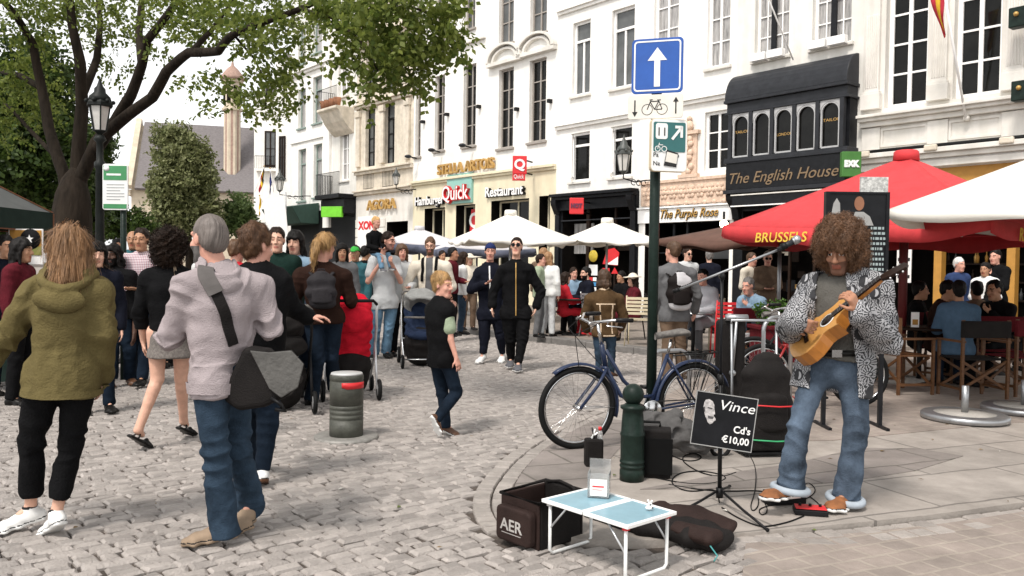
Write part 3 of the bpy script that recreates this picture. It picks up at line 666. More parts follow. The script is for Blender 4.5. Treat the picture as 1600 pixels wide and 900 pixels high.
mb = MB(); rail(mb, (-.05, -.85, z), (W-.05, -.85, z), 1.0, m_iron, .08); rail(mb, (-.05, -.85, z), (-.05, 0, z), 1.0, m_iron, .08); mb.build('railing', nar)

# --- white house with two window columns
u0, u1 = UB['b'], UB['c']; W = u1-u0
ho = [hole(466,139,477.5,200,u0,.2), hole(489,119,503,192,u0,.2), hole(466,233,478,314,u0,.2), hole(490,225,503,308,u0,.2), hole(466,40,477.5,100,u0,.2), hole(489,15,503,82,u0,.2)]
two = house('two_bay_house', 'tall white house with pairs of green framed windows and a green folded awning', u0, u1, 16, m_white, ho, zones=((F(488,330)[1], m_black),))
m_grf = mat('grey_green_frame', (.22,.28,.25), .5)
for h in ho: window(two, *h[:4], cols=1, rows=1, transom=.72, glass=m_curt, fm=m_grf, fw=.08, y=.2)
mb = MB(); cornice(mb, 0, W, F(488,108)[1], ((-.1,.03,.12),(.03,.1,.22)), m_white); cornice(mb, 0, W, F(488,216)[1], ((-.08,.02,.08),), m_white); pass
mb = MB(); mb.box((W-.75, -.14, 3.2), (W-.12, -.003, 15.8), m_white); mb.build('pilaster', two)
mb = MB(); m_dgreen = mat('dark_green_canvas', (.03,.065,.05), .8); za_, zb_ = F(470,352)[1], F(470,320)[1]
mb.prism([(-.05, zb_), (-1.5, zb_-.25), (-1.0, za_), (-.05, za_)], -.3, W*.72, m_dgreen, Matrix(((0,1,0,0),(1,0,0,0),(0,0,1,0),(0,0,0,1)))); mb.build('folded_awning', two, bevel=.03)

# --- further down the street
def plain_block(name, label, a, b, Y, ztop, m, wins, depth=8, gm=None, yaw=0):
    pa, pb = P(a, 400, Y), P(b, 400, Y); W = (pb-pa).length
    root = thing(name, label, 'building', (pa.x, pa.y, 0), math.atan2(pb.y-pa.y, pb.x-pa.x)+yaw)
    mb = MB(); mb.box((0, 0, -.03), (W, depth, ztop), m); mb.build('wall', root)
    mb = MB(); mb.prism([(0, ztop+.003), (W, ztop+.003), (W*.5, ztop+W*.35)], 0, depth, m_slate); mb.build('roof', root)
    for x0, x1, z0, z1 in wins: window(root, x0, x1, z0, z1, cols=2, rows=2, glass=m_glassg, fm=gm or m_brown, y=-.02, fw=.1)
    return root, W
r1, W = plain_block('gable_house', 'white gabled house at the end of the row beside the flags', 430, 462, 50, 13.5, m_white, [(.25,.7,6.5,9.0)], yaw=R(-20))
r2, W = plain_block('far_white_house', 'far white house with one brown window above a flag balcony', 396, 447, 62, 13.8, m_white, [(.8,1.65,8.6,11.2),(.9,1.6,3.6,6.2)])
mb = MB(); mb.box((-.2,-1.0,3.2), (W+.1,-.003,3.45), m_stone); mb.box((.2,-.5,8.2),(2.2,-.003,8.4), m_white); mb.build('balcony', r2)
mb = MB(); rail(mb, (0,-.9,3.45), (W,-.9,3.45), .9, m_iron, .15, .014); rail(mb, (.2,-.45,8.4), (2.2,-.45,8.4), .9, m_iron, .15, .014); mb.build('railing', r2)
mb = MB(); mb.prism([(.4,0),(1.9,0)] + arc(1.15, 1.7, .75, 0, math.pi, 8), -.05, -.003, m_dark); mb.build('doorway', r2)

# --- church: nave, gable front and brick lantern turret
cp = P(205, 400, 76); ch = thing('church', 'stone church with slate roof and striped brick turret behind the trees', 'church', (cp.x, cp.y, 0), R(16))
Lc, Wc, ze, zr = 11.5, 11.0, 8.3, 14.6
mb = MB(); mb.box((0, 0, -.03), (Lc, Wc, ze), m_chst)
mb.prism([(0, ze), (Wc, ze), (Wc/2, zr)], .0, Lc, m_chst, Matrix(((0,1,0,0),(1,0,0,0),(0,0,1,0),(0,0,0,1)))); mb.build('wall', ch)
mb = MB()
for a, b in (((-.5, -.45), (zr+.1, Wc/2)),): pass
mb.raw([(.35,-.5,ze-.35),(Lc+.3,-.5,ze-.35),(Lc-.3,Wc/2,zr+.25),(.35,Wc/2,zr+.25),(.35,Wc+.5,ze-.35),(Lc+.3,Wc+.5,ze-.35)], [(0,1,2,3),(3,2,5,4),(1,5,2)], m_slate); mb.build('roof', ch, solid=.25)
mb = MB()
for s in (0, 1):
    a = Vector((-.12, -.6 if not s else Wc+.6, ze-.2)); b = Vector((-.12, Wc/2, zr+.5)); mb.bar(a, b, .5, .5, m_chst)
mb.box((-.3,-.4,ze-.9),(.0,Wc+.4,ze-.4), m_chst); mb.box((-.25,-.4,3.0),(.0,Wc+.4,3.3), m_chst); mb.build('gable_coping', ch)
for y in (2.2, 6.5):
    mb = MB(); mb.prism([(y,3.9),(y+1.7,3.9)] + arc(y+.85, 6.6, .85, 0, math.pi, 10), -.06, -.02, m_glassd, Matrix(((0,1,0,0),(1,0,0,0),(0,0,1,0),(0,0,0,1)))); o = mb.build('arched_window', ch)
    mb = MB(); path = [(-.1, x, z) for x, z in [(y-.1,3.8)] + [(q[0], q[1]) for q in arc(y+.85, 6.6, .98, math.pi, 0, 12)] + [(y+1.8,3.8)]]
    for a, b in zip(path, path[1:]): mb.bar(a, b, .25, .25, m_offw)
    mb.build('surround', o)
for x in (2.2, 4.6):
    mb = MB(); mb.prism([(x,3.9),(x+1.15,3.9)] + arc(x+.575, 6.2, .575, 0, math.pi, 10), -.05, -.02, m_glassd); o = mb.build('arched_window', ch)
    mb = MB(); path = [(q[0], -.08, q[1]) for q in [(x-.1,3.8)] + arc(x+.575, 6.2, .7, math.pi, 0, 12) + [(x+1.25,3.8)]]
    for a, b in zip(path, path[1:]): mb.bar(a, b, .2, .2, m_offw)
    mb.build('surround', o)
tp = P(362, 400, 80); loc = ch.matrix_world.inverted() if False else None
M = Matrix.Translation((cp.x, cp.y, 0)) @ Matrix.Rotation(R(16), 4, 'Z'); tl = M.inverted() @ Vector((tp.x, tp.y, 0))
zt = lambda y: CAM_H + (410 - y) / 1300 * 80
m_pbr = mat('pale_brick', (.34,.225,.18), .85, var=.2); mb = MB(); r = .82
for k in range(8):
    a0, a1 = math.pi/4*k+.39, math.pi/4*(k+1)+.39
    for j in range(3):
        f0, f1 = j/3, (j+1)/3; p = lambda f: (r*(math.cos(a0)*(1-f)+math.cos(a1)*f)+tl.x, r*(math.sin(a0)*(1-f)+math.sin(a1)*f)+tl.y)
        (x0, y0), (x1, y1) = p(f0), p(f1); mb.quad((x0,y0,8), (x1,y1,8), (x1,y1,zt(175)), (x0,y0,zt(175)), m_pbr if j == 1 else m_chst)
mb.lathe([(.98,zt(176)),(.98,zt(172)),(.8,zt(171)),(.8,zt(134)),(1.0,zt(132)),(1.0,zt(128))], m_chst, 8, (tl.x, tl.y, 0), smooth=False)
mb.build('turret', ch)
for k in range(8):
    a = math.pi/4*(k+.5)+0.0; mb = MB(); Mx = Matrix.Translation((tl.x, tl.y, 0)) @ Matrix.Rotation(a, 4, 'Z'); mb.box((.70,-.16,zt(165)), (.83,.16,zt(138)), m_dark, Mx); mb.build('louvre', ch)
mb = MB(); mb.lathe([(1.15,zt(128)),(1.1,zt(124)),(.8,zt(117)),(.5,zt(111)),(.15,zt(106)),(.06,zt(98)),(0,zt(97))], m_pbr, 16, (tl.x, tl.y, 0)); mb.build('cupola', ch)
# ------------------------------------------------------------------ trees
m_bark = mat('grey_brown_bark', (.042,.031,.022), .9, var=.45, vscale=9, bump=1.0, bscale=22, stretch=(1,1,.22))
def leaf_mat(name, c, c2, tr=.25):
    m = bpy.data.materials.new(name); m.use_nodes = True; t = m.node_tree; N = t.nodes; L = t.links; b = N['Principled BSDF']
    ge = N.new('ShaderNodeNewGeometry'); ra = N.new('ShaderNodeValToRGB'); ra.color_ramp.elements[0].color = (*c, 1); ra.color_ramp.elements[1].color = (*c2, 1)
    L.new(ge.outputs['Random Per Island'], ra.inputs[0]); L.new(ra.outputs[0], b.inputs['Base Color']); b.inputs['Roughness'].default_value = .5; b.inputs['Specular IOR Level'].default_value = .25
    tl = N.new('ShaderNodeBsdfTranslucent'); L.new(ra.outputs[0], tl.inputs[0]); mx = N.new('ShaderNodeMixShader'); mx.inputs[0].default_value = tr
    L.new(b.outputs[0], mx.inputs[1]); L.new(tl.outputs[0], mx.inputs[2]); L.new(mx.outputs[0], N['Material Output'].inputs[0]); return m
m_leaf = leaf_mat('robinia_leaf', (.075,.115,.02), (.22,.26,.055), .5)
m_leafd = leaf_mat('dark_leaf', (.022,.042,.010), (.07,.11,.022), .3)
m_leafo = leaf_mat('olive_leaf', (.10,.12,.04), (.26,.27,.13), .3)
m_leafg = leaf_mat('fresh_leaf', (.08,.13,.04), (.16,.22,.08), .3)
def leaves_obj(name, cents, m, parent=None, size=.05, spray=12, sl=.35, droop=.5, seed=1, wid=.42, outward=None):
    """sprays of small leaves; cents = (x,y,z) of every spray"""
    r = np.random.default_rng(seed); C = np.asarray(cents, float); n = len(C)
    d = r.normal(size=(n, 3)); d[:, 2] = d[:, 2]*.45 - droop
    if outward is not None: d += (C - np.asarray(outward)) / (np.linalg.norm(C - np.asarray(outward), axis=1, keepdims=True) + 1e-6) * 1.2
    d /= np.linalg.norm(d, axis=1, keepdims=True)
    side = np.cross(d, r.normal(size=(n, 3))); side /= np.linalg.norm(side, axis=1, keepdims=True); nrm = np.cross(d, side)
    L = sl * r.uniform(.6, 1.25, n)[:, None]; V = []
    for k in range(spray):
        t = (k // 2 + .5) / (spray / 2) - .35; s = 1 if k % 2 else -1
        base = C + d * L * t + r.normal(size=(n, 3)) * size * .25
        ax = side * s * .8 + d * .6 + nrm * r.normal(0, .35, (n, 1)); ax /= np.linalg.norm(ax, axis=1, keepdims=True)
        w_ = np.cross(ax, nrm + r.normal(0, .3, (n, 3))); w_ /= np.linalg.norm(w_, axis=1, keepdims=True)
        q = size * r.uniform(.7, 1.3, (n, 1))
        V.append(np.stack([base, base + ax*q*.5 + w_*q*wid, base + ax*q*1.15, base + ax*q*.5 - w_*q*wid], 1))
    V = np.concatenate(V).reshape(-1, 3); nf = len(V) // 4
    me = bpy.data.meshes.new(name); me.vertices.add(len(V)); me.vertices.foreach_set('co', V.ravel()); me.loops.add(nf*4); me.loops.foreach_set('vertex_index', np.arange(nf*4))
    me.polygons.add(nf); me.polygons.foreach_set('loop_start', np.arange(nf)*4); me.polygons.foreach_set('loop_total', np.full(nf, 4)); me.materials.append(m); me.update(); me.validate()
    o = bpy.data.objects.new(name, me); COL.objects.link(o); o.parent = parent; return o
def blob_points(c, rad, n, r, shell=.5):
    v = r.normal(size=(n, 3)); v /= np.linalg.norm(v, axis=1, keepdims=True); return np.asarray(c) + v * np.asarray(rad) * (shell + (1-shell) * r.random((n, 1)) ** .6)
r = np.random.default_rng(4)
TY = 12.5
tr = thing('street_tree', 'large spreading tree with dark limbs and feathery leaves hanging over the square', 'tree', tuple(G(112, 566)) )
t0 = Vector(tr.location); t0.z = 0; TY = t0.y
def TP(px, py, dy=0): return P(px, py, TY + dy) - t0
limbs = [  # (pixel path with depth offset, start radius, end radius)
 ([(112,566,0),(112,470,0),(111,390,0),(112,340,0),(114,305,0),(116,280,0),(117,262,0)], 0.297, 0.228),
 ([(106,345,0),(98,270,.05),(76,200,.2),(66,140,.3),(52,70,.2),(22,20,.0),(-20,-30,-.3)], 0.095, 0.038),
 ([(114,345,0),(121,250,.05),(128,170,0),(126,100,-.2),(112,40,-.3),(104,-40,-.4)], 0.114, 0.0444),
 ([(116,340,0),(124,280,0),(150,225,-.2),(182,190,-.4),(204,150,-.6),(222,100,-.8),(232,60,-1),(262,20,-1.2),(300,-30,-1.4)], 0.107, 0.038),
 ([(146,238,-.15),(168,208,-.35),(200,182,-.6),(236,155,-1.0),(262,112,-1.4),(296,84,-1.8),(340,82,-2.2),(368,55,-2.6),(410,35,-3),(470,12,-3.4),(560,-20,-3.6)], 0.0915, 0.0222),
 ([(222,100,-.8),(216,50,-.5),(222,0,-.4),(226,-50,-.3)], 0.057, 0.0317),
 ([(128,150,0),(150,90,.4),(158,40,.6),(150,-30,.8)], 0.0634, 0.0317),
 ([(300,84,-1.8),(330,50,-1.6),(350,20,-1.5),(380,-20,-1.4)], 0.038, 0.0158),
 ([(66,140,.3),(30,120,.8),(0,110,1.2),(-50,100,1.6)], 0.0507, 0.0253),
 ([(90,245,.2),(50,205,.6),(20,170,1),(-10,150,1.4)], 0.038, 0.0158),
 ([(470,12,-3.4),(520,30,-3.8),(560,62,-4.0),(590,110,-4.1)], 0.019, 0.00634),
 ([(560,-20,-3.6),(620,0,-3.9),(680,30,-4.0),(720,60,-4.1)], 0.019, 0.00507),
 ([(368,55,-2.6),(400,90,-2.4),(420,130,-2.4),(415,170,-2.3)], 0.0158, 0.00507)]
mb = MB()
for path, r0, r1 in limbs[:1]:
    pts = [TP(*p) for p in path]; mb.tube(pts, [.38, .32, .285, .27, .23, .16, .05], m_bark, 14)
o = mb.build('trunk', tr)
for path, r0, r1 in limbs[1:]:
    pts = [TP(*p) for p in path]; n = len(pts)
    fine = []
    for i in range(n-1):
        for k in range(4): q = pts[i].lerp(pts[i+1], k/4); fine.append(q + Vector([snoise((q.x*1.3+j*9, q.y, q.z)) * .05 for j in range(3)]))
    fine.append(pts[-1]); mb = MB(); mb.tube(fine, [r0 + (r1-r0)*i/(len(fine)-1) for i in range(len(fine))], m_bark, 10); mb.build('limb', tr)
clusters = [ # px, py, rx, ry (photo px), depth offset, depth radius, sprays
 (40,30,70,60,0,1.6,420),(20,110,60,60,.6,1.5,330),(60,160,55,45,1.2,1.2,220),(10,190,50,50,1,1.2,240),(110,10,60,35,-.2,1.4,260),(180,30,50,45,.3,1.3,240),
 (170,100,30,40,.6,.9,90),(250,15,60,30,-1,1.2,240),(320,20,60,40,-1.6,1.2,300),(385,45,55,40,-2.5,1.1,200),(440,60,50,45,-3,1.0,170),(450,15,60,28,-3,1.2,170),
 (420,118,36,34,-2.5,.8,120),(372,132,30,24,-2.0,.7,55),(335,118,24,24,-1.8,.6,36),(415,165,40,20,-2.4,.7,110),(330,160,22,20,-1.8,.5,35),(460,130,22,25,-3,.6,45),
 (520,15,50,35,-3.7,.9,240),(575,40,55,45,-4.0,.9,330),(640,20,55,35,-4.0,.9,280),(600,95,45,38,-4.1,.8,230),(650,85,40,35,-4.1,.7,170),(545,100,28,25,-3.9,.6,70),(690,60,38,38,-4.2,.6,150),(705,20,28,28,-4.2,.6,100),(570,140,28,16,-4,.5,50),(640,125,30,14,-4.1,.5,50),
 (30,-30,110,40,0,2.5,300),(200,-40,130,40,0,2.5,300),(400,-40,130,40,-2,2,300),(600,-40,110,35,-3.8,1.2,260),(290,60,32,24,-1.4,.6,55),(250,80,18,22,-1,.4,22),(300,130,18,14,-1.5,.4,18)]
pts = []
for px, py, rx, ry, dy, dr, n in clusters:
    c = TP(px, py, dy); k = (TY + dy) / FPX; pts.append(blob_points(tuple(c), (rx*k, dr, ry*k), int(n*.235), r, .05))
leaves_obj('crown', np.concatenate(pts), m_leaf, tr, size=.054, spray=14, sl=.40, droop=.55, seed=2)

def bush_tree(name, label, px, Y, base_y, blobs, m, n, size, seed, trunk=.15, spray=8, sl=.3, droop=-.1, cat='tree', shell=.62):
    g = P(px, 400, Y); t = thing(name, label, cat, (g.x, g.y, 0)); k = Y / FPX; b0 = Vector((g.x, g.y, 0)); rr = np.random.default_rng(seed)
    mb = MB(); top = P(px, blobs[0][1], Y) - b0
    mb.tube([(0,0,0), (.1*trunk,0,top.z*.4), (0,.05,top.z*.9)], [trunk, trunk*.8, trunk*.3], m_bark, 8)
    mb.build('trunk', t); tot = sum(b[2]*b[3] for b in blobs); pts = []
    for bx, by_, rx, ry, *q in blobs:
        c = P(bx, by_, Y + (q[0] if q else 0)) - b0; nn = int(n * rx * ry / tot)
        cl = blob_points(tuple(c), (rx*k*.95, (rx+ry)*.5*k, ry*k*.95), max(4, nn//14), rr, shell)
        for e in cl: pts.append(blob_points(e, (size*4.2,)*3, 14, rr, .1))
    leaves_obj('crown', np.concatenate(pts), m, t, size=size, spray=spray, sl=sl, droop=droop, seed=seed); return t
bush_tree('bushy_tree', 'dense dome shaped tree with pale flecked leaves in front of the church', 297, 44, 0, [(288,285,32,60),(276,222,24,18),(308,265,20,38),(256,290,12,55),(290,330,40,34),(322,318,12,34),(254,222,10,16),(290,350,42,26),(325,352,14,22)], m_leafo, 6000, .15, 5, .3, sl=.5)
bush_tree('sapling', 'small light green tree beside the dense dome shaped tree', 374, 46, 0, [(372,332,11,22),(364,350,12,16),(380,350,10,16)], m_leafg, 1100, .15, 6, .1, sl=.4)
bush_tree('park_tree', 'dark park tree filling the left edge behind the big trunk', 20, 26, 0, [(20,250,75,75),(60,200,60,60),(0,170,70,70),(40,120,70,50),(80,270,45,50),(-40,200,70,90)], m_leafd, 5200, .14, 7, .3)
bush_tree('park_tree', 'dark park tree between the big trunk and the street lamp', 150, 30, 0, [(135,260,26,40),(125,320,30,45),(150,225,18,22),(110,230,30,50)], m_leafd, 3000, .14, 8, .25)
bush_tree('shrub', 'low dark shrub growing at the foot of the church front', 190, 40, 0, [(185,345,22,24),(215,350,22,18),(160,350,26,26)], m_leafd, 1100, .13, 9, .08, cat='shrub')
bush_tree('hedge_bush', 'low dark bush behind the market tent on the left', 30, 30, 0, [(30,330,80,50),(-40,330,70,60),(100,345,40,40)], m_leafd, 2200, .14, 10, .1, cat='shrub')
# ------------------------------------------------------------------ street furniture
m_green = mat('bottle_green_paint', (.02,.037,.029), .4, var=.3, vscale=14, bump=.15, bscale=50)
m_lampm = mat('dark_lamp_iron', (.06,.066,.062), .45, var=.25)
m_frost = mat('lamp_glass', (.62,.60,.56), .25, var=.1, spec=.5)
m_steel = mat('galvanised_steel', (.38,.39,.40), .38, metal=.85, var=.15)
m_chrome = mat('chrome', (.62,.62,.62), .18, metal=1.0, var=.05)
m_rubber = mat('black_rubber', (.014,.014,.014), .7, var=.3)
m_bplas = mat('black_plastic', (.016,.016,.017), .42, var=.3)
m_wht = mat('white_plastic', (.80,.80,.78), .4, var=.03)
m_concr = mat('concrete', (.34,.32,.29), .9, var=.15, vscale=12, bump=.3)
def lantern(t, m_, s=1.0, z=0.0, n=6):
    mb = MB(); mb.lathe([(.035*s,z),(.06*s,z+.03*s),(.10*s,z+.06*s),(.105*s,z+.08*s)], m_, n, smooth=False); mb.build('lantern_base', t)
    mb = MB(); mb.lathe([(.10*s,z+.08*s),(.165*s,z+.46*s)], m_frost, n, smooth=False); mb.build('lantern_glass', t)
    mb = MB()
    for k in range(n):
        a = 2*math.pi*k/n; c, q = math.cos(a), math.sin(a); mb.bar((.104*s*c,.104*s*q,z+.07*s), (.169*s*c,.169*s*q,z+.47*s), .018*s, .018*s, m_)
    mb.lathe([(.17*s,z+.46*s),(.215*s,z+.47*s),(.215*s,z+.52*s),(.18*s,z+.56*s)], m_, n, smooth=False)
    mb.lathe([(.18*s,z+.55*s),(.16*s,z+.63*s),(.09*s,z+.70*s),(.085*s,z+.76*s),(.05*s,z+.80*s),(.03*s,z+.86*s),(.012*s,z+.93*s),(0,z+.97*s)], m_, 12)
    for k in range(n):
        a = 2*math.pi*(k+.5)/n; mb.ball((.2*s*math.cos(a), .2*s*math.sin(a), z+.55*s), .035*s, m_, 5)
    mb.build('lantern_roof', t)
m_lampd = mat('black_lamp_iron', (.028,.032,.030), .5, var=.25)
g = P(156, 400, 11.0); t = thing('street_lamp', 'tall black street lamp with a glass lantern in front of the big tree', 'street lamp', (g.x, g.y, 0))
zl = CAM_H + (410-216)/1300*11
mb = MB(); mb.lathe([(.15,0),(.15,.25),(.11,.32),(.10,.8),(.075,.9),(.06,1.0),(.05,zl-.45),(.07,zl-.42),(.07,zl-.36),(.042,zl-.33),(.04,zl-.1),(.08,zl-.06),(.05,zl)], m_lampd, 14); mb.build('post', t)
lantern(t, m_lampd, .80, zl)
def wall_lamp(label, px, py, off, s=1.0, side=1):
    p = PL(px, py, EN*(DF-off), EN); t = thing('wall_lamp', label, 'wall lamp', p, ST_ROT); lantern(t, m_lampm, s, 0)
    mb = MB(); mb.tube([(0,0,.0),(0,0,-.12),(side*.05,off*.4,-.2),(side*.1,off*.8,-.12),(side*.1,off,-.1)], .022, m_iron, 6)
    for k in range(3): mb.tube([(side*.1, off*(.3+.2*k)+.1*math.cos(a), -.22+.08*math.sin(a)) for a in [i*.6 for i in range(10)]], .014, m_iron, 5)
    mb.build('bracket', t)
wall_lamp('ornate wall lantern on a scrolled bracket between the dark shopfront and the pub', 974, 272, 1.1, 1.2)
wall_lamp('wall lantern on an arm in front of the white two bay house', 437, 300, 1.6, 1.2, 1)
wall_lamp('dark bowl lantern hanging off the burger restaurant wall corner', 619, 290, .9, .8)
# info sign with green head
g = P(184, 400, 10.2); t = thing('information_sign', 'white information sign with green bands and small text beside the street lamp', 'sign', (g.x, g.y, 0)); zz = lambda y: CAM_H+(411-y)/1300*10.2
mb = MB(); mb.tube([(.07,0,0),(.07,0,zz(262))], .035, m_green, 10); mb.build('post', t)
x0_, x1_ = P(164,300,10.2).x-g.x, P(203,300,10.2).x-g.x; mb = MB(); mb.prism(rrect(x0_, zz(333), x1_, zz(262), .03), -.06, -.036, m_wht); o = mb.build('panel', t)
m_sgreen = mat('sign_green', (.05,.24,.09), .4, var=.1); mb = MB(); mb.box((x0_+.012,-.064,zz(287)), (x1_-.012,-.0605,zz(265)), m_sgreen); mb.build('green_band', o); mb = MB(); mb.box((x0_+.012,-.064,zz(331)), (x1_-.012,-.0605,zz(324)), m_sgreen); mb.build('green_band', o); mb = MB()
mb.box((x0_+.05,-.067,zz(280)), (x1_-.08,-.0645,zz(277)), m_wht); mb.lathe([(0,0),(.035,0),(.035,.003),(0,.003)], m_wht, 14, M=at(x0_+.05, -.0645, zz(269))); mb.build('sign_title', o)
m_gtx = mat('grey_print', (.35,.36,.36), .6); mb = MB()
for k in range(6): mb.box((x0_+.05,-.0625,zz(294+k*4.6)-.006), (x1_-.04-.05*(k%3==2),-.0605,zz(294+k*4.6)+.004), m_gtx)
mb.build('print_line', o)
# grey cylinder bollard
g = G(541, 683); t = thing('cylinder_bollard', 'thick grey green retractable cylinder bollard with a red band on its steel plate', 'bollard', (g.x, g.y, 0))
m_bol = mat('olive_grey_paint', (.062,.064,.052), .5, var=.3, vscale=10, bump=.25, bscale=60); r_ = .141
mb = MB(); mb.lathe([(r_,.015),(r_,.16)], m_bol, 36)
for k, z in enumerate((.16,.20,.24)): mb.lathe([(r_,z),(r_-.004,z+.004),(r_-.004,z+.008),(r_,z+.012),(r_,z+.04)], m_bol, 36)
mb.lathe([(r_,.28),(r_,.475),(r_-.003,.478),(r_-.003,.49),(r_,.493),(r_,.525),(r_-.012,.545),(r_-.03,.548)], m_bol, 36); mb.build('body', t)
mb = MB(); mb.lathe([(r_-.005,.535),(r_-.012,.549),(0,.55)], mat('pale_steel_cap', (.5,.5,.49), .5, metal=.3), 36); mb.build('cap', t)
mb = MB(); a0, a1 = R(-95), R(0)
vs = []; fs = []
for i in range(13):
    a = a0+(a1-a0)*i/12
    for z in (.425+(.01 if i < 2 else 0), .478): vs.append(((r_+.003)*math.cos(a), (r_+.003)*math.sin(a), z))
for i in range(12): fs.append((i*2, i*2+2, i*2+3, i*2+1))
mb.raw(vs, fs, m_red, True); mb.build('red_band', t, solid=.002)
mb = MB(); mb.lathe([(.27,-.02),(.27,.012),(.255,.02),(r_,.02)], mat('worn_plate', (.27,.26,.24), .6, metal=.4, var=.2, vscale=20), 40); mb.build('base_plate', t)
# green ball bollard
g = G(987, 750, .025); t = thing('ball_bollard', 'dark green cast iron bollard with a ball top beside the blue bicycle', 'bollard', (g.x, g.y, .025))
mb = MB(); mb.lathe([(.083,0),(.083,.07),(.079,.075),(.079,.09),(.084,.094),(.084,.104),(.079,.108),(.079,.12),(.084,.124),(.084,.134),(.079,.138),(.079,.15),(.08,.30),(.084,.31),(.084,.32),(.078,.33),(.072,.44),(.068,.48),(.085,.49),(.085,.505),(.06,.515),(.05,.525)], m_green, 28); mb.build('shaft', t)
mb = MB(); mb.ball((0,0,.585), .073, m_green, 16); mb.build('ball', t)
# sign pole with three signs
SPY = 6.85; g = G(1018, 705, .025); g = P(1017, 640, SPY); t = thing('sign_pole', 'dark green pole carrying a blue one way sign and two cycle signs', 'sign pole', (g.x, g.y, .025)); zz = lambda y: CAM_H+(418-y)/1300*SPY-.025
mb = MB(); mb.tube([(0,0,0),(0,0,zz(75))], .042, m_green, 14); mb.tube([(0,0,0),(0,0,.02)], .09, m_green, 14); mb.build('pole', t)
k_ = SPY/1300
def plate(name, pxc, y0, y1, wpx, m, rad, yaw, yoff, thick=.012, edge=None):
    e = bpy.data.objects.new(name, None)
    M = Matrix.Translation(((pxc-1019.5)*k_, yoff, 0)) @ Matrix.Rotation(yaw, 4, 'Z'); w_ = wpx*k_/2/math.cos(yaw)
    mb = MB(); mb.prism(rrect(-w_, zz(y1), w_, zz(y0), rad), -thick, 0, edge or m, M); mb.prism(rrect(-w_+.004, zz(y1)+.004, w_-.004, zz(y0)-.004, rad), -thick-.001, -thick, m, M); return mb.build(name, t, bevel=.003), M, w_
m_sblue = mat('sign_blue', (.015,.085,.36), .35, var=.1); yaw = R(-17)
pb, M, w_ = plate('one_way_plate', 1018, 66, 150, 75, m_sblue, .035, yaw, -.06)
mb = MB(); o1, o2 = rrect(-w_+.018, zz(150)+.018, w_-.018, zz(66)-.018, .028), rrect(-w_+.030, zz(150)+.030, w_-.030, zz(66)-.030, .02)
for i in range(len(o1)):
    j = (i+1) % len(o1); mb.raw([M @ Vector((x, -.0155, z)) for x, z in (o1[i], o1[j], o2[j], o2[i])], [(0,1,2,3)], m_wht)
zc_, s = zz(108), 1
mb.prism([(-.024, zz(140)), (.024, zz(140)), (.024, zz(100)), (.078, zz(100)), (0, zz(80)), (-.078, zz(100)), (-.024, zz(100))], -.0165, -.0145, m_wht, M); mb.build('arrow', pb)
m_spl = mat('aged_sign_white', (.70,.67,.60), .5, var=.08)
pb, M, w_ = plate('cycle_plate', 1016, 152, 189, 81, m_spl, .025, yaw, -.06); mb = MB(); m_ink = mat('sign_ink', (.05,.05,.05), .5)
def ring(mb, c, r0, m, M, y, n=20, wd=.005):
    for i in range(n):
        a, b = 2*math.pi*i/n, 2*math.pi*(i+1)/n; q = [(c[0]+rr*math.cos(q), c[1]+rr*math.sin(q)) for rr, q in ((r0,a),(r0,b),(r0-wd,b),(r0-wd,a))]
        mb.raw([M @ Vector((x, y, z)) for x, z in q], [(0,1,2,3)], m)
def line(mb, a, b, wd, m, M, y):
    d = Vector((b[0]-a[0], b[1]-a[1])).normalized(); n_ = Vector((-d.y, d.x))*wd/2
    mb.raw([M @ Vector((x, y, z)) for x, z in ((a[0]-n_.x,a[1]-n_.y),(b[0]-n_.x,b[1]-n_.y),(b[0]+n_.x,b[1]+n_.y),(a[0]+n_.x,a[1]+n_.y))], [(0,1,2,3)], m)
zm = zz(171)
for cx in (-.065, .055): ring(mb, (cx, zm-.02), .045, m_ink, M, -.0145)
for a, b in (((-.065,zm-.02),(-.035,zm+.055)), ((-.04,zm+.045),(.03,zm+.045)), ((-.005,zm-.02),(.03,zm+.05)), ((-.04,zm+.04),(-.005,zm-.02)), ((-.005,zm-.02),(.055,zm-.02)), ((.055,zm-.02),(.03,zm+.045)), ((.015,zm+.055),(.045,zm+.055)), ((-.045,zm+.058),(-.02,zm+.058))): line(mb, a, b, .007, m_ink, M, -.0150)
for x, s in ((-.165, -1), (.165, 1)):
    line(mb, (x, zm-.06), (x, zm+.06), .011, m_ink, M, -.0150); mb.raw([M @ Vector((x_, -.0155, z)) for x_, z in ((x-.022, zm+s*.035), (x+.022, zm+s*.035), (x, zm+s*.075))], [(0,1,2)], m_ink)
mb.build('cycle_symbol', pb)
m_sgd = mat('sign_petrol', (.03,.13,.13), .4, var=.1); m_beige = mat('sign_beige_rim', (.62,.52,.36), .5)
yaw = R(10); pb, M, w_ = plate('route_plate', 1034.5, 191, 271, 57, m_wht, .03, yaw, -.075, thick=.05, edge=m_beige)
mb = MB(); mb.prism(rrect(-w_+.018, zz(241), w_-.018, zz(196), .012), -.055, -.0515, m_sgd, M); mb.prism(rrect(-w_+.035, zz(222), -w_+.135, zz(198), .02), -.058, -.0555, m_wht, M)
text_mb(mb, "11", .095, m_ink, M @ at(-w_+.085, -.0595, zz(217)), .002, align='CENTER')
for a, b in (((.02,zz(222)),(.10,zz(203))), ((.045,zz(203)),(.105,zz(203))), ((.10,zz(201.5)),(.10,zz(219)))): line(mb, a, b, .022, m_wht, M, -.0595)
for cx in (-.10, -.045): ring(mb, (cx, zz(237)), .024, m_wht, M, -.0585, 14, .006)
line(mb, (-.10,zz(237)), (-.085,zz(228)), .006, m_wht, M, -.0585); line(mb, (-.085,zz(231)), (-.055,zz(231)), .006, m_wht, M, -.0585)
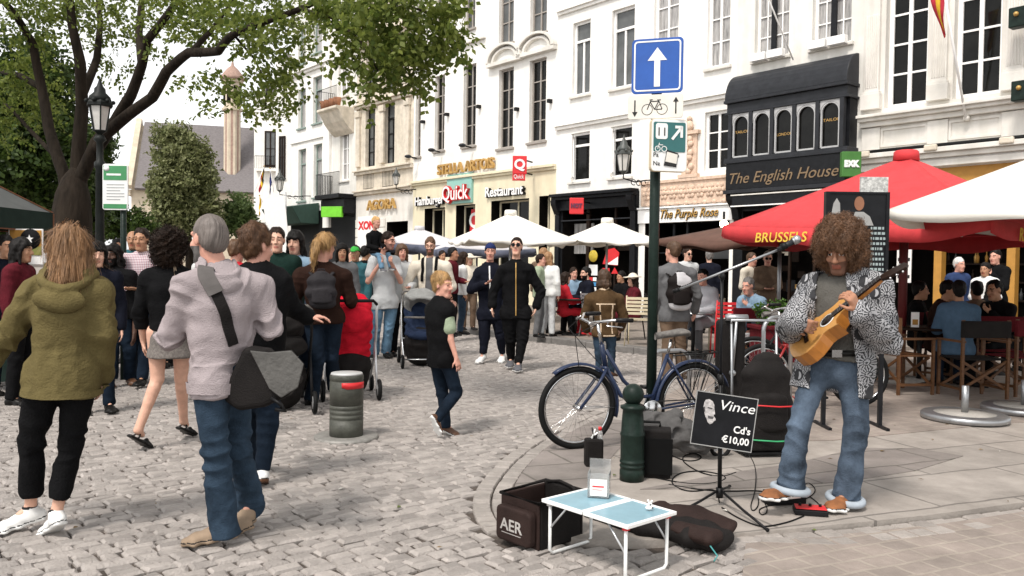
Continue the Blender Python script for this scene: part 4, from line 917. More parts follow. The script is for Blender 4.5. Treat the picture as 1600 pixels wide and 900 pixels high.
text_mb(mb, "Pa        ino", .05, m_ink, M @ at(-w_+.02, -.0535, zz(249)), .002); text_mb(mb, "Na", .05, m_ink, M @ at(-w_+.02, -.0535, zz(262)), .002)
Mr = M @ Matrix.Rotation(R(-14), 4, 'Y'); zq = zz(252); mb.prism([(-.045+.25*0, zz(262)), (.06, zz(264)), (.075, zz(243)), (-.02, zz(238))], -.058, -.0525, m_ink, M); mb.prism([(-.035, zz(256)), (.06, zz(259)), (.07, zz(245)), (-.02, zz(241))], -.060, -.0585, m_spl, M)
mb.build('route_print', pb)
# projecting shop signs on the fronts
def hang_sign(name, label, px, py, wpx, hpx, off, m, txt=None, tm=None, thick=.16, rot=0, sub=None):
    p = PL(px, py, EN*(DF-off), EN); kk = (p - CPOS).length/FPX; w_, h_ = wpx*kk, hpx*kk
    t = thing(name, label, 'shop sign', p, ST_ROT + rot); mb = MB(); mb.box((-w_/2,-thick/2,-h_/2),(w_/2,thick/2,h_/2), m); o = mb.build('panel', t, bevel=.015)
    if txt: mb = MB(); text_mb(mb, txt, h_*.75 if len(txt) == 1 else h_*.34, tm or m_wht, at(0, -thick/2-.012, -h_*.22 if len(txt) == 1 else -h_*.1), .02, align='CENTER', bold=.015, width=None if len(txt) == 1 else w_*.8); mb.build('lettering', t)
    mb = MB()
    for z in (-h_*.35, h_*.35): mb.tube([(w_/2*0, 0, z), (w_*.9, off*.9, z)], .03, m_iron, 6)
    mb.build('bracket', t); return t, w_, h_
t, w_, h_ = hang_sign('hanging_sign', 'red box sign with a white capital q hanging over the burger restaurant', 812, 258, 22, 28, 1.0, m_red, "Q", rot=R(50))
mb = MB(); mb.box((-w_/2, -.08, -h_*.85), (w_*.4, .08, -h_*.52), m_red); text_mb(mb, "Quick", .2, m_wht, at(-w_*.05, -.09, -h_*.75), .01, align='CENTER', width=w_*.7); mb.build('lower_panel', t)
hang_sign('hanging_sign', 'small red and blue box sign above the dark wooden shopfront', 901, 322, 22, 25, 1.1, m_red, "HOT", mat('dark_red_letters', (.12,.02,.05), .5), rot=R(45))
t, w_, h_ = hang_sign('hanging_sign', 'green hanging sign with pale letters beside the english shop bay', 1329, 257, 27, 36, 1.0, mat('sign_leaf_green', (.05,.17,.03), .5), "EXK", m_wht, rot=R(48))
hang_sign('hanging_sign', 'bright green flat sign under the iron balcony of the narrow house', 519, 331, 36, 16, .9, mat('lime_sign', (.16,.55,.03), .5), rot=R(30))
for k, (px, py, lab) in enumerate(((1596, 27, 'dark green floodlight box high on the stone pilaster'), (1600, 142, 'dark green floodlight box just above the stone sill course'))):
    p = PL(px, py, EN*(DF-.5), EN); t = thing('floodlight', lab, 'floodlight', p, ST_ROT); mb = MB(); mb.box((-.2,-.12,-.2),(.2,.12,.2), m_green); mb.ball((-.05,-.14,.05), .05, m_gold, 6); mb.build('housing', t, bevel=.02); mb = MB(); mb.tube([(0,.1,0),(0,.5,0)], .03, m_iron, 6); mb.build('bracket', t)
# flags
def flag(name, label, px, py, off, length, tilt, bands, px_drop, d=None, Y=None):
    p = P(px, py, Y) if Y else PL(px, py, EN*(DF-off), EN); t = thing(name, label, 'flag', p, ST_ROT)
    tip = Vector((0, -math.sin(tilt)*length, math.cos(tilt)*length)); mb = MB(); mb.tube([(0,0,0), tip], .025, m_trim, 6); mb.ball(tip, .05, m_gold, 6); mb.build('staff', t)
    mb = MB(); nb = len(bands); H_ = 1.1; n = 10
    for b, m in enumerate(bands):
        vs, fs = [], []
        for i in range(n+1):
            for j in range(3):
                s_ = (b + j/2)/nb; q = tip*(1-.38*s_) ; dz = -H_*i/n
                vs.append((q.x+.12*math.sin(i*.6+s_*4)*i/n, q.y+.22*s_*math.sin(i*.5+1)*(i/n), q.z+dz*(.9+.2*s_)))
        for i in range(n):
            for j in range(2): fs.append((i*3+j, i*3+j+1, i*3+j+4, i*3+j+3))
        mb.raw(vs, fs, m, True)
    mb.build('cloth', t, solid=.006); return t
m_by, m_bk, m_rd = mat('flag_yellow', (.72,.45,.03), .8), mat('flag_black', (.012,.012,.014), .8), mat('flag_red', (.5,.03,.05), .8)
p = PL(1509, 184, EN*(DF-.15), EN); t = thing('flag', 'red and yellow striped flag on a white staff between the tall black windows', 'flag', p, ST_ROT)
tip = PL(1470, -40, EN*(DF-1.3), EN) - p; tip = Matrix.Rotation(-ST_ROT, 3, 'Z') @ tip
mb = MB(); mb.tube([(0,0,0), tip], .028, m_trim, 8); mb.ball((0,.05,0), .07, m_offw, 6); mb.build('staff', t)
mb = MB()
for b, m in enumerate((m_rd, m_by, m_rd)):
    vs, fs = [], []
    for i in range(9):
        for j in range(2):
            s_ = (b+j)/3; q = tip*(.62+.4*i/8); vs.append((q.x-.10+(-.16+.3*s_)*(i/8)**.7, q.y-.05+.06*math.sin(i+s_*3), q.z-.15+.1*s_))
    for i in range(8): fs.append((i*2, i*2+1, i*2+3, i*2+2))
    mb.raw(vs, fs, m, True)
mb.build('cloth', t, solid=.01)
flag('flag', 'black yellow and red flag drooping from the far balcony', 398, 300, 0, 2.0, R(-20), (m_bk, m_by, m_rd), 0, Y=59)
flag('flag', 'deep blue flag hanging beside the wall lantern of the white house', 428, 300, 0, 1.6, R(10), (mat('flag_blue', (.02,.03,.12), .8),)*2, 0, Y=56)
flag('flag', 'small golden yellow flag under the blue flag', 412, 318, 0, .6, R(30), (m_by,), 0, Y=56)
p = P(428, 355, 40); t = thing('banner', 'leaning white fabric banner beside the green folded awning', 'banner', (p.x, p.y, 0)); mb = MB(); kk = 40/1300
mb.prism([(.0-.1, .3), (.55, .3), (.75, 2.2), (.5, CAM_H+105*kk), (-.55, CAM_H+98*kk), (-.2, 2.0)], -.02, .02, m_wht); mb.build('cloth', t); mb = MB(); mb.tube([(.62,.05,0),(.55,.05,CAM_H+110*kk)], .03, m_steel, 6); mb.build('mast', t)
# ------------------------------------------------------------------ parasols
m_cred = mat('red_canvas', (.53,.040,.045), .75, var=.12, vscale=5, bump=.1)
m_cwht = mat('cream_canvas', (.80,.77,.70), .8, var=.03, bump=.08)
m_clil = mat('pale_grey_canvas', (.52,.51,.52), .8, var=.05); m_cbrn = mat('brown_canvas', (.10,.05,.035), .8, var=.15)
m_navy = mat('navy_canvas', (.09,.10,.14), .8, var=.3); m_cylet = mat('canvas_lettering', (.72,.50,.06), .7)
def parasol(label, c, half, rot, ztop, zedge, val, m, mval=None, pole=(.03, m_steel), base=True, texts=(), vent=True, group=None, zb=.1, sag=.06, polexy=(0, 0)):
    t = thing('parasol', label, 'parasol', (c[0], c[1], 0), rot, group)
    mb = MB(); n = 12; cs = [(-1,-1),(1,-1),(1,1),(-1,1)]; vs, fs = [], []
    for s in range(4):
        a, b = cs[s], cs[(s+1)%4]; o = len(vs)
        for i in range(7):
            f = i/6
            for j in range(n+1):
                g_ = j/n; x, y = (a[0]*(1-g_)+b[0]*g_)*half*f, (a[1]*(1-g_)+b[1]*g_)*half*f
                rise = ztop - (ztop-zedge)*(f**1.05) - sag*math.sin(math.pi*g_)*f*f - .03*math.sin(math.pi*f)
                vs.append((x, y, rise))
        for i in range(6):
            for j in range(n): fs.append((o+i*(n+1)+j, o+i*(n+1)+j+1, o+(i+1)*(n+1)+j+1, o+(i+1)*(n+1)+j))
    mb.raw(vs, fs, m, True); can = mb.build('canopy', t, solid=.006)
    for s in range(4 if val else 0):
        a, b = cs[s], cs[(s+1)%4]; mb = MB(); vs, fs = [], []; N_ = 36
        for j in range(N_+1):
            g_ = j/N_; x, y = (a[0]*(1-g_)+b[0]*g_)*(half+.006), (a[1]*(1-g_)+b[1]*g_)*(half+.006); z0_ = zedge - sag*math.sin(math.pi*g_)
            sc = val*(.72+.28*math.sin(math.pi*g_)) + .025*math.sin(g_*17); w_ = .03*math.sin(g_*13+s)
            nx, ny = (a[1]-b[1])/2, (b[0]-a[0])/2
            for q in range(3): vs.append((x - nx*w_*q/2, y - ny*w_*q/2, z0_ - sc*q/2))
        for j in range(N_):
            for q in range(2): fs.append((j*3+q, (j+1)*3+q, (j+1)*3+q+1, j*3+q+1))
        mb.raw(vs, fs, mval or m, True); v = mb.build('valance', can, solid=.006)
        for side, txt, f, sz in texts:
            if side == s:
                M = Matrix.Rotation(math.pi/2*s, 4, 'Z') @ at((f-.5)*2*half, -half-.052, zedge-val*.80-sag*.75); tb = MB(); text_mb(tb, txt, sz, m_cylet, M, .006, bold=.001, shear=.16); tb.build('lettering', can)
    mb = MB(); px_, py_ = polexy; mb.tube([(px_,py_,zb),(px_,py_,ztop-.02)], pole[0], pole[1], 10); mb.build('pole', t)
    mb = MB()
    for a in cs: mb.bar((0,0,ztop-.12), (a[0]*half*.98, a[1]*half*.98, zedge-.03), .02, .03, m_steel if pole[1] is m_steel else pole[1])
    mb.build('rib', t)
    if vent: mb = MB(); mb.lathe([(.16,ztop-.06),(.15,ztop+.05),(.13,ztop+.07),(0,ztop+.08)], m, 12); mb.build('cap', t)
    if base: mb = MB(); mb.lathe([(.3,zb),(.3,zb+.05),(.26,zb+.07),(.05,zb+.08),(.05,zb+.3)], m_concr, 20); mb.build('base', t)
    return t
apex = P(1411, 244, 10.6); cr = Vector((2.95, 12.0)); 
m_redpole = mat('oxblood_pole', (.11,.012,.012), .5)
parasol('huge red square parasol with yellow lettering over the terrace behind the musician', (5.05, 10.75), 1.62, R(40), 2.95, 2.03, .22, m_cred, pole=(.055, m_redpole), texts=((3, "BRUSSELS", .16, .17), (0, "RESTAURANT", .20, .20)), zb=.03)
parasol('big cream parasol at the right edge in front of the red one', (6.35, 8.2), 2.0, R(52), 3.1, 2.05, .12, m_cwht, sag=.04, base=False, zb=.03, vent=False)
parasol('brown canvas parasol with dark underside behind the red one', (4.30, 13.4), 1.40, R(38), 2.36, 1.93, .10, m_cbrn, zb=.03)
g = P(797, 400, 20.3); parasol('large cream parasol in front of the burger restaurant', (g.x, g.y), 1.28, R(15), CAM_H+82/1300*20.3, CAM_H+40/1300*20.3, .10, m_cwht)
g = P(948, 400, 20.5); parasol('cream parasol in front of the black wooden shopfront', (g.x, g.y), 1.05, R(12), CAM_H+72/1300*20.5, CAM_H+40/1300*20.5, .05, m_cwht)
g = P(655, 400, 24); parasol('pale grey parasol with navy valance left of the large cream one', (g.x, g.y), 1.15, R(20), CAM_H+56/1300*24, CAM_H+32/1300*24, .22, m_clil, m_navy)
g = P(745, 400, 23); parasol('pale grey parasol with navy valance behind the large cream one', (g.x, g.y), 1.25, R(20), CAM_H+52/1300*23, CAM_H+26/1300*23, .22, m_clil, m_navy)
g = P(590, 400, 27); 
m_tent = mat('grey_tent_canvas', (.085,.09,.088), .85, var=.12); m_tentv = mat('green_tent_valance', (.03,.055,.045), .85, var=.15)
def tent():
    c = P(-108, 400, 9.2); t = thing('market_tent', 'grey green market tent with rust piping at the left edge', 'tent', (c.x, c.y, 0)); h = .86
    zt, ze, zv = 2.62, 2.02, 1.80; mb = MB()
    mb.raw([(-h,-h,ze),(h,-h,ze),(h,h,ze),(-h,h,ze),(0,0,zt)], [(0,1,4),(1,2,4),(2,3,4),(3,0,4)], m_tent); mb.build('canopy', t, solid=.01)
    mb = MB(); q = h+.01
    for a, b in (((-q,-q),(q,-q)),((q,-q),(q,q)),((q,q),(-q,q)),((-q,q),(-q,-q))): mb.quad((*a,ze+.01),(*b,ze+.01),(*b,zv),(*a,zv), m_tentv)
    mb.build('valance', t, solid=.008); mb = MB(); m_pip = mat('rust_piping', (.18,.065,.03), .7)
    cs = [(-q,-q),(q,-q),(q,q),(-q,q)]
    for i in range(4): a, b = cs[i], cs[(i+1)%4]; mb.bar((*a,zv),(*b,zv),.014,.014,m_pip); mb.bar((*a,ze+.012),(0,0,zt+.015),.012,.012,m_pip); mb.bar((*a,zv),(*a,ze),.02,.02,m_pip)
    mb.build('piping', t); 
    for a in cs: mb = MB(); mb.bar((a[0]*.97,a[1]*.97,0),(a[0]*.97,a[1]*.97,ze),.04,.04,m_dgrey); mb.build('leg', t)
    # stall under it with a poster and cloths
    c2 = P(25, 400, 9.6); s = thing('market_stall', 'market stall table with dark cloths under the grey green tent', 'stall', (c2.x, c2.y, 0)); mb = MB()
    mb.box((-1.2,-.35,.72),(.55,.4,.78), m_brown); mb.build('table_top', s); mb = MB(); mb.box((-1.2,-.37,.1),(.55,-.355,.76), m_tentv); mb.build('table_cloth', s)
    for x in (-1.15, .5): mb = MB(); mb.bar((x,.3,0),(x,.3,.72),.05,.05,m_dgrey); mb.build('leg', s)
    rg = random.Random(8)
    for k in range(9):
        mb = MB(); w_, d_, hh = .16, .2, rg.uniform(.08,.3); mb.box((-w_/2,-d_/2,0),(w_/2,d_/2,hh), mat('folded_cloth_%d' % (k%4), ((.10,.03,.05),(.03,.03,.06),(.12,.06,.07),(.05,.05,.05))[k%4], .9)); o = mb.build('folded_cloth', bevel=.02); o.location = (c2.x-.95+k*.17, c2.y-.1, .782)
        tag(o, f'{("maroon","navy","dusty rose","charcoal")[k%4]} folded cloth on the market stall, {("shortest","low","tall","tallest")[min(3,int((hh-.08)/.056))]} of its neighbours', 'cloth', 'cloths piled on the market stall')
    pz = thing('poster_board', 'square poster with a black disc and a white star under the tent', 'poster', (P(40,400,9.3).x, 9.3, 0)); k9 = 9.3/1300; mb = MB()
    zz = lambda y: CAM_H+(408-y)*k9; mb.box((-.19,0,zz(416)),(.19,.02,zz(361)), m_trim); o = mb.build('board', pz)
    mb = MB(); mb.box((-.175,-.006,zz(402)),(.18,-.002,zz(363)), m_ochre); mb.prism([(-.175,zz(402)),(.18,zz(402)),(.18,zz(388)),(-.05,zz(392)),(-.175,zz(384))], -.009,-.0065, mat('olive_print', (.22,.22,.06), .6)); mb.lathe([(0,0),(.115,0),(.115,.002),(0,.002)], m_bk, 20, M=at(.06,-.01,zz(377)))
    st = [( .05+(.05 if i%2==0 else .02)*math.sin(i*math.pi/5), zz(377)+(.05 if i%2==0 else .02)*math.cos(i*math.pi/5)) for i in range(10)]; mb.prism(st, -.016,-.013, m_trim); mb.build('print', o)
    mb = MB(); mb.bar((0,.04,0),(0,.04,zz(361)),.03,.03,m_dgrey); mb.build('stand', pz)
tent()
# parasol bases standing free on the right
def pbase(label, px, py, rad):
    g = G(px, py, .035); t = thing('weighted_stand', label, 'parasol stand', (g.x, g.y, .033)); mb = MB(); mb.lathe([(rad-.03,0),(rad,.01),(rad,.05),(rad-.02,.065)], m_steel, 40); mb.build('rim', t)
    mb = MB(); mb.lathe([(rad-.02,.062),(.05,.072),(0,.072)], m_concr, 40); mb.build('disc', t); mb = MB(); mb.tube([(0,0,.07),(0,0,.33)], .032, m_steel, 12); mb.build('socket', t)
pbase('round concrete parasol base with a steel socket in front of the wooden chair', 1507, 655, .39); pbase('round parasol base at the right edge behind the first one', 1600, 643, .40)
# menu board with pictures
g = P(1337, 400, 7.6); t = thing('menu_board', 'tall black menu board with a portrait and chalk text behind the musician', 'board', (g.x, g.y, .025)); k7 = 7.6/1300; zz = lambda y: CAM_H+(422-y)*k7-.025
x0_, x1_ = (1287-1337)*k7, (1386-1337)*k7; mb = MB(); mb.box((x0_+.012,-.02,zz(480)),(x1_-.012,.02,zz(303)), m_black); o = mb.build('panel', t)
mb = MB(); 
for a in ((x0_,-.03,zz(480),x0_+.03,.03,zz(300)),(x1_-.03,-.03,zz(480),x1_,.03,zz(300)),(x0_+.03,-.03,zz(303),x1_-.03,.03,zz(300)),(x0_+.03,-.03,zz(480),x1_-.03,.03,zz(476))): mb.box(a[:3], a[3:], m_black)
mb.build('frame', t)
mb = MB(); m_face = mat('printed_skin', (.25,.11,.06), .6); m_chalk = mat('chalk', (.30,.36,.36), .8); m_gr = mat('printed_grey', (.30,.30,.29), .7)
ex = lambda x, z, a, b: [((x+a*math.cos(q*math.pi/8))-1337*0, z+b*math.sin(q*math.pi/8)) for q in range(16)]
X_ = lambda x: (x-1337)*k7
mb.prism(ex(X_(1339), zz(318), .045, .065), -.024, -.0205, m_face); mb.prism([(X_(1325),zz(352)),(X_(1362),zz(352)),(X_(1356),zz(338)),(X_(1346),zz(331)),(X_(1333),zz(331))], -.0235, -.0205, m_gr); mb.build('portrait', o); mb = MB()
mb.prism([(X_(1296),zz(335)),(X_(1310),zz(335)),(X_(1309),zz(318)),(X_(1304),zz(310)),(X_(1299),zz(318))], -.0235, -.0205, m_gr); mb.build('portrait', o); mb = MB()
rg = random.Random(1)
for k in range(9):
    xx = X_(1358); mb = MB()
    while xx < X_(1378): w_ = rg.uniform(.01,.035); mb.box((xx,-.0225,zz(358+k*8)),(xx+w_,-.0205,zz(354+k*8)), m_chalk); xx += w_+.01
    mb.build('chalk_line', o)
mb = MB()
for s in (x0_+.03, x1_-.03): mb.bar((s,0,0),(s,0,zz(480)),.035,.035,m_black); mb.bar((s,-.18,.015),(s,.22,.015),.03,.03,m_black)
mb.build('legs' if False else 'stand', t)
g = P(1338, 285, 8.0); o = thing('clip_sign', 'small silver glittery plate on top of the black menu board', 'sign', (g.x, 7.62, zz(300)+.025)); mb = MB(); mb.box((-.12,-.015,0),(.13,.015,.14), mat('silver_print', (.45,.45,.43), .4, var=.5, vscale=40)); mb.build('plate', o); mb = MB(); mb.box((-.03,-.02,-.05),(.03,.02,.0), m_iron); mb.build('clip', o)
# ------------------------------------------------------------------ bicycles, racks
m_bblue = mat('blue_bike_paint', (.017,.028,.066), .3, var=.12); m_bred = mat('red_bike_paint', (.28,.02,.02), .35); m_bblk = mat('black_bike_paint', (.02,.02,.022), .35)
m_saddle = mat('worn_saddle', (.13,.12,.11), .8, var=.35, vscale=30)
def wheel(t, c, R_, tire=.024, spokes=32, axis='y', name='wheel'):
    mb = MB(); n = 44; mb.tube([(c[0]+(R_-tire)*math.cos(2*math.pi*i/n), c[1], c[2]+(R_-tire)*math.sin(2*math.pi*i/n)) for i in range(n)], tire, m_rubber, 8, closed=True); o = mb.build(name, t)
    mb = MB(); mb.tube([(c[0]+(R_-tire*2.2)*math.cos(2*math.pi*i/n), c[1], c[2]+(R_-tire*2.2)*math.sin(2*math.pi*i/n)) for i in range(n)], .011, m_chrome, 6, closed=True); mb.build('rim', o)
    mb = MB()
    for i in range(spokes):
        a = 2*math.pi*i/spokes; b = a+(.35 if i%2 else -.35); s = .03 if i%4 < 2 else -.03
        mb.tube([(c[0]+.02*math.cos(b), c[1]+s, c[2]+.02*math.sin(b)), (c[0]+(R_-.055)*math.cos(a), c[1], c[2]+(R_-.055)*math.sin(a))], .0013, m_chrome, 3, caps=False)
    mb.tube([(c[0],c[1]-.05,c[2]),(c[0],c[1]+.05,c[2])], .02, m_chrome, 10); mb.build('spoke', o)
def bicycle(label, loc, rz, mf, fender=True, rack=True, lean=0, s=1.0, ladies=True, group=None):
    """front wheel at the origin, rear wheel along +x"""
    t = thing('bicycle', label, 'bicycle', loc, rz, group); t.rotation_euler = (lean, 0, rz); t.scale = (s,)*3; rw = .335
    F0, B0 = Vector((0,0,rw)), Vector((1.06,0,rw)); bb = Vector((.64,0,.29)); st = Vector((.80,0,.74)); hb = Vector((.235,0,.66)); ht = Vector((.195,0,.84))
    wheel(t, F0, rw); wheel(t, B0, rw)
    mb = MB(); mb.tube([hb, ht], .021, mf, 10)
    if ladies: mb.tube([hb+Vector((.0,0,.13)), Vector((.40,0,.54)), Vector((.56,0,.40)), st*.25+bb*.75], .016, mf, 10); mb.tube([hb, Vector((.38,0,.42)), bb], .018, mf, 10)
    else: mb.tube([ht+Vector((0,0,-.03)), st+Vector((-.02,0,-.05))], .016, mf, 10); mb.tube([hb, bb], .019, mf, 10)
    mb.tube([bb, st], .017, mf, 10)
    for y in (-.055, .055): mb.tube([bb+Vector((0,y*.5,0)), B0+Vector((0,y,0))], .010, mf, 8); mb.tube([st+Vector((0,y*.4,-.02)), B0+Vector((0,y,0))], .009, mf, 8)
    mb.build('frame', t)
    mb = MB()
    for y in (-.055, .055): mb.tube([hb+Vector((-.005,y*.7,-.01)), Vector((.15,y,.52)), F0+Vector((0,y,0))], .013, mf, 8)
    mb.tube([hb+Vector((-.01,-.05,-.01)), hb+Vector((-.01,.05,-.01))], .016, mf, 8); mb.build('fork', t)
    mb = MB(); q = ht+Vector((-.04,0,.16)); mb.tube([ht, q], .013, m_chrome, 10); mb.tube([q, q+Vector((-.08,0,.01))], .013, m_chrome, 8)
    hc = q+Vector((-.06,0,.01)); mb.tube([hc+Vector(p) for p in ((.20,-.29,.05),(.06,-.27,.05),(-.02,-.12,.02),(0,0,0),(-.02,.12,.02),(.06,.27,.05),(.20,.29,.05))], .011, m_chrome, 8)
    h = mb.build('handlebar', t); mb = MB()
    for s_ in (-1, 1): mb = MB(); mb.tube([hc+Vector((.08,.272*s_,.05)), hc+Vector((.22,.292*s_,.05))], .017, m_bplas, 8); mb.build('grip', h)
    for s_ in (-1, 1): mb = MB(); mb.tube([hc+Vector((.03,.25*s_,.035)), hc+Vector((.0,.29*s_,.01)), hc+Vector((.12,.32*s_,.0))], .006, m_chrome, 6); mb.build('brake_lever', h)
    mb = MB(); mb.tube([hc+Vector((0,-.2,.03)), hc+Vector((-.18,-.1,-.08)), hc+Vector((-.1,-.02,-.35)), hb+Vector((-.06,-.02,-.12))], .0035, m_bplas, 6); mb.tube([hc+Vector((0,.2,.03)), hc+Vector((-.14,.12,-.05)), hc+Vector((.02,.03,-.25)), Vector((.36,.02,.52))], .0035, m_bplas, 6); mb.build('brake_cable', t)
    sp = st+Vector((.03,0,.13)); mb = MB(); mb.tube([st, sp], .013, m_chrome, 10); mb.build('seat_post', t)
    mb = MB(); rows = []
    for x, w_, z in ((-.15,.018,.0),(-.08,.03,.012),(0,.055,.02),(.07,.09,.03),(.12,.095,.035),(.15,.06,.02)): rows.append([(sp.x+x, w_*math.cos(a), sp.z+.03+z+.022*math.sin(a)*(1.2 if math.sin(a)>0 else 1.6)) for a in [2*math.pi*k/10 for k in range(10)]])
    vs = [p for r_ in rows for p in r_]; fs = [(i*10+j, i*10+(j+1)%10, (i+1)*10+(j+1)%10, (i+1)*10+j) for i in range(5) for j in range(10)] + [tuple(range(10)), tuple(range(50,60))[::-1]]
    mb.raw(vs, fs, m_saddle, True); mb.build('saddle', t, subd=1)
    mb = MB(); mb.lathe([(.088,-.003),(.09,0),(.088,.003)], m_chrome, 30, M=Matrix.Translation(bb+Vector((0,-.06,0))) @ Matrix.Rotation(R(90),4,'X')); c = mb.build('chainring', t)
    mb = MB(); mb.bar(bb+Vector((0,-.07,0)), bb+Vector((-.05,-.08,-.165)), .014, .02, m_chrome); mb.bar(bb+Vector((0,.07,0)), bb+Vector((.05,.08,.165)), .014, .02, m_chrome); mb.build('crank', t)
    for pp in (bb+Vector((-.05,-.13,-.165)), bb+Vector((.05,.13,.165))): mb = MB(); mb.box(pp-Vector((.045,.045,.012)), pp+Vector((.045,.045,.012)), m_bplas); mb.build('pedal', t, bevel=.004)
    mb = MB()
    for z in (.06, -.03): mb.tube([bb+Vector((0,-.06,z*1.3)), B0+Vector((0,-.06,z*.6+.0))], .005, m_iron, 4)
    mb.build('chain', t)
    if fender:
        for c_, a0, a1 in ((F0, R(-15), R(128)), (B0, R(20), R(185))):
            mb = MB(); vs, fs = [], []; n = 18
            for i in range(n+1):
                a = a0+(a1-a0)*i/n
                for y, rr in ((-.028,.345),(-.016,.36),(0,.364),(.016,.36),(.028,.345)): vs.append((c_.x+rr*math.cos(a), y, c_.z+rr*math.sin(a)))
            for i in range(n):
                for j in range(4): fs.append((i*5+j,i*5+j+1,i*5+j+6,i*5+j+5))
            mb.raw(vs, fs, mf, True); mb.build('mudguard', t, solid=.003)
            mb = MB(); a = a0+.25
            for y in (-.04,.04): mb.tube([c_+Vector((0,y,0)), c_+Vector((.355*math.cos(a),y*.6,.355*math.sin(a)))], .003, m_chrome, 4)
            mb.build('mudguard_stay', t)
    if rack:
        mb = MB(); z = .76
        for y in (-.055, .055): mb.tube([st+Vector((.02,y,-.0)), (1.28,y,z)], .006, m_iron, 6); mb.tube([(1.2,y,z), B0+Vector((0,y,0))], .005, m_iron, 6)
        for x in (.95,1.06,1.17,1.28): mb.tube([(x,-.055,z-.006),(x,.055,z-.006)], .005, m_iron, 6)
        for k in range(5):
            for y in (-.06,.06): mb.tube([(.96+k*.07,y,z),(1.0+k*.03,y,.45)], .003, m_iron, 4)
        mb.build('luggage_rack', t)
    return t
f0, r0 = Vector((.525, 6.55, .025)), Vector((1.51, 6.9, .025))
bicycle('old blue step through bicycle with chrome handlebar leaning on the sign pole', f0, math.atan2(r0.y-f0.y, r0.x-f0.x), m_bblue, s=.99, lean=R(2))
bicycle('black bicycle with a dark saddle parked behind the microphone stand', (3.85, 9.45, .03), R(176), m_bblk, fender=False, rack=False, ladies=False)
bicycle('red bicycle parked between the steel racks behind the musician', (2.62, 8.62, .03), R(7), m_bred, fender=False, ladies=False)
def rack(label, px, py, w_=.62, h=.82, rz=0):
    g = G(px, py, .03); t = thing('bike_rack', label, 'bike rack', (g.x, g.y, .03), rz); mb = MB(); r_ = .14
    pts = [(-w_/2,0,0),(-w_/2,0,h-r_)] + [(x,0,z) for x, z in arc(-w_/2+r_, h-r_, r_, math.pi, math.pi/2, 6)] + [(x,0,z) for x, z in arc(w_/2-r_, h-r_, r_, math.pi/2, 0, 6)] + [(w_/2,0,0)]
    mb.tube(pts, .022, m_steel, 10); mb.build('hoop', t); mb = MB(); 
    for x in (-w_/2, w_/2): mb.lathe([(.05,0),(.05,.01),(.022,.014)], m_steel, 12, (x,0,0))
    mb.build('foot', t)
rack('steel hoop bike rack beside the planter with the red bicycle', 1212, 640, .34, .95, R(20)); rack('steel hoop bike rack around the foot of the sign pole', 1045, 640, .5, .60, R(25))
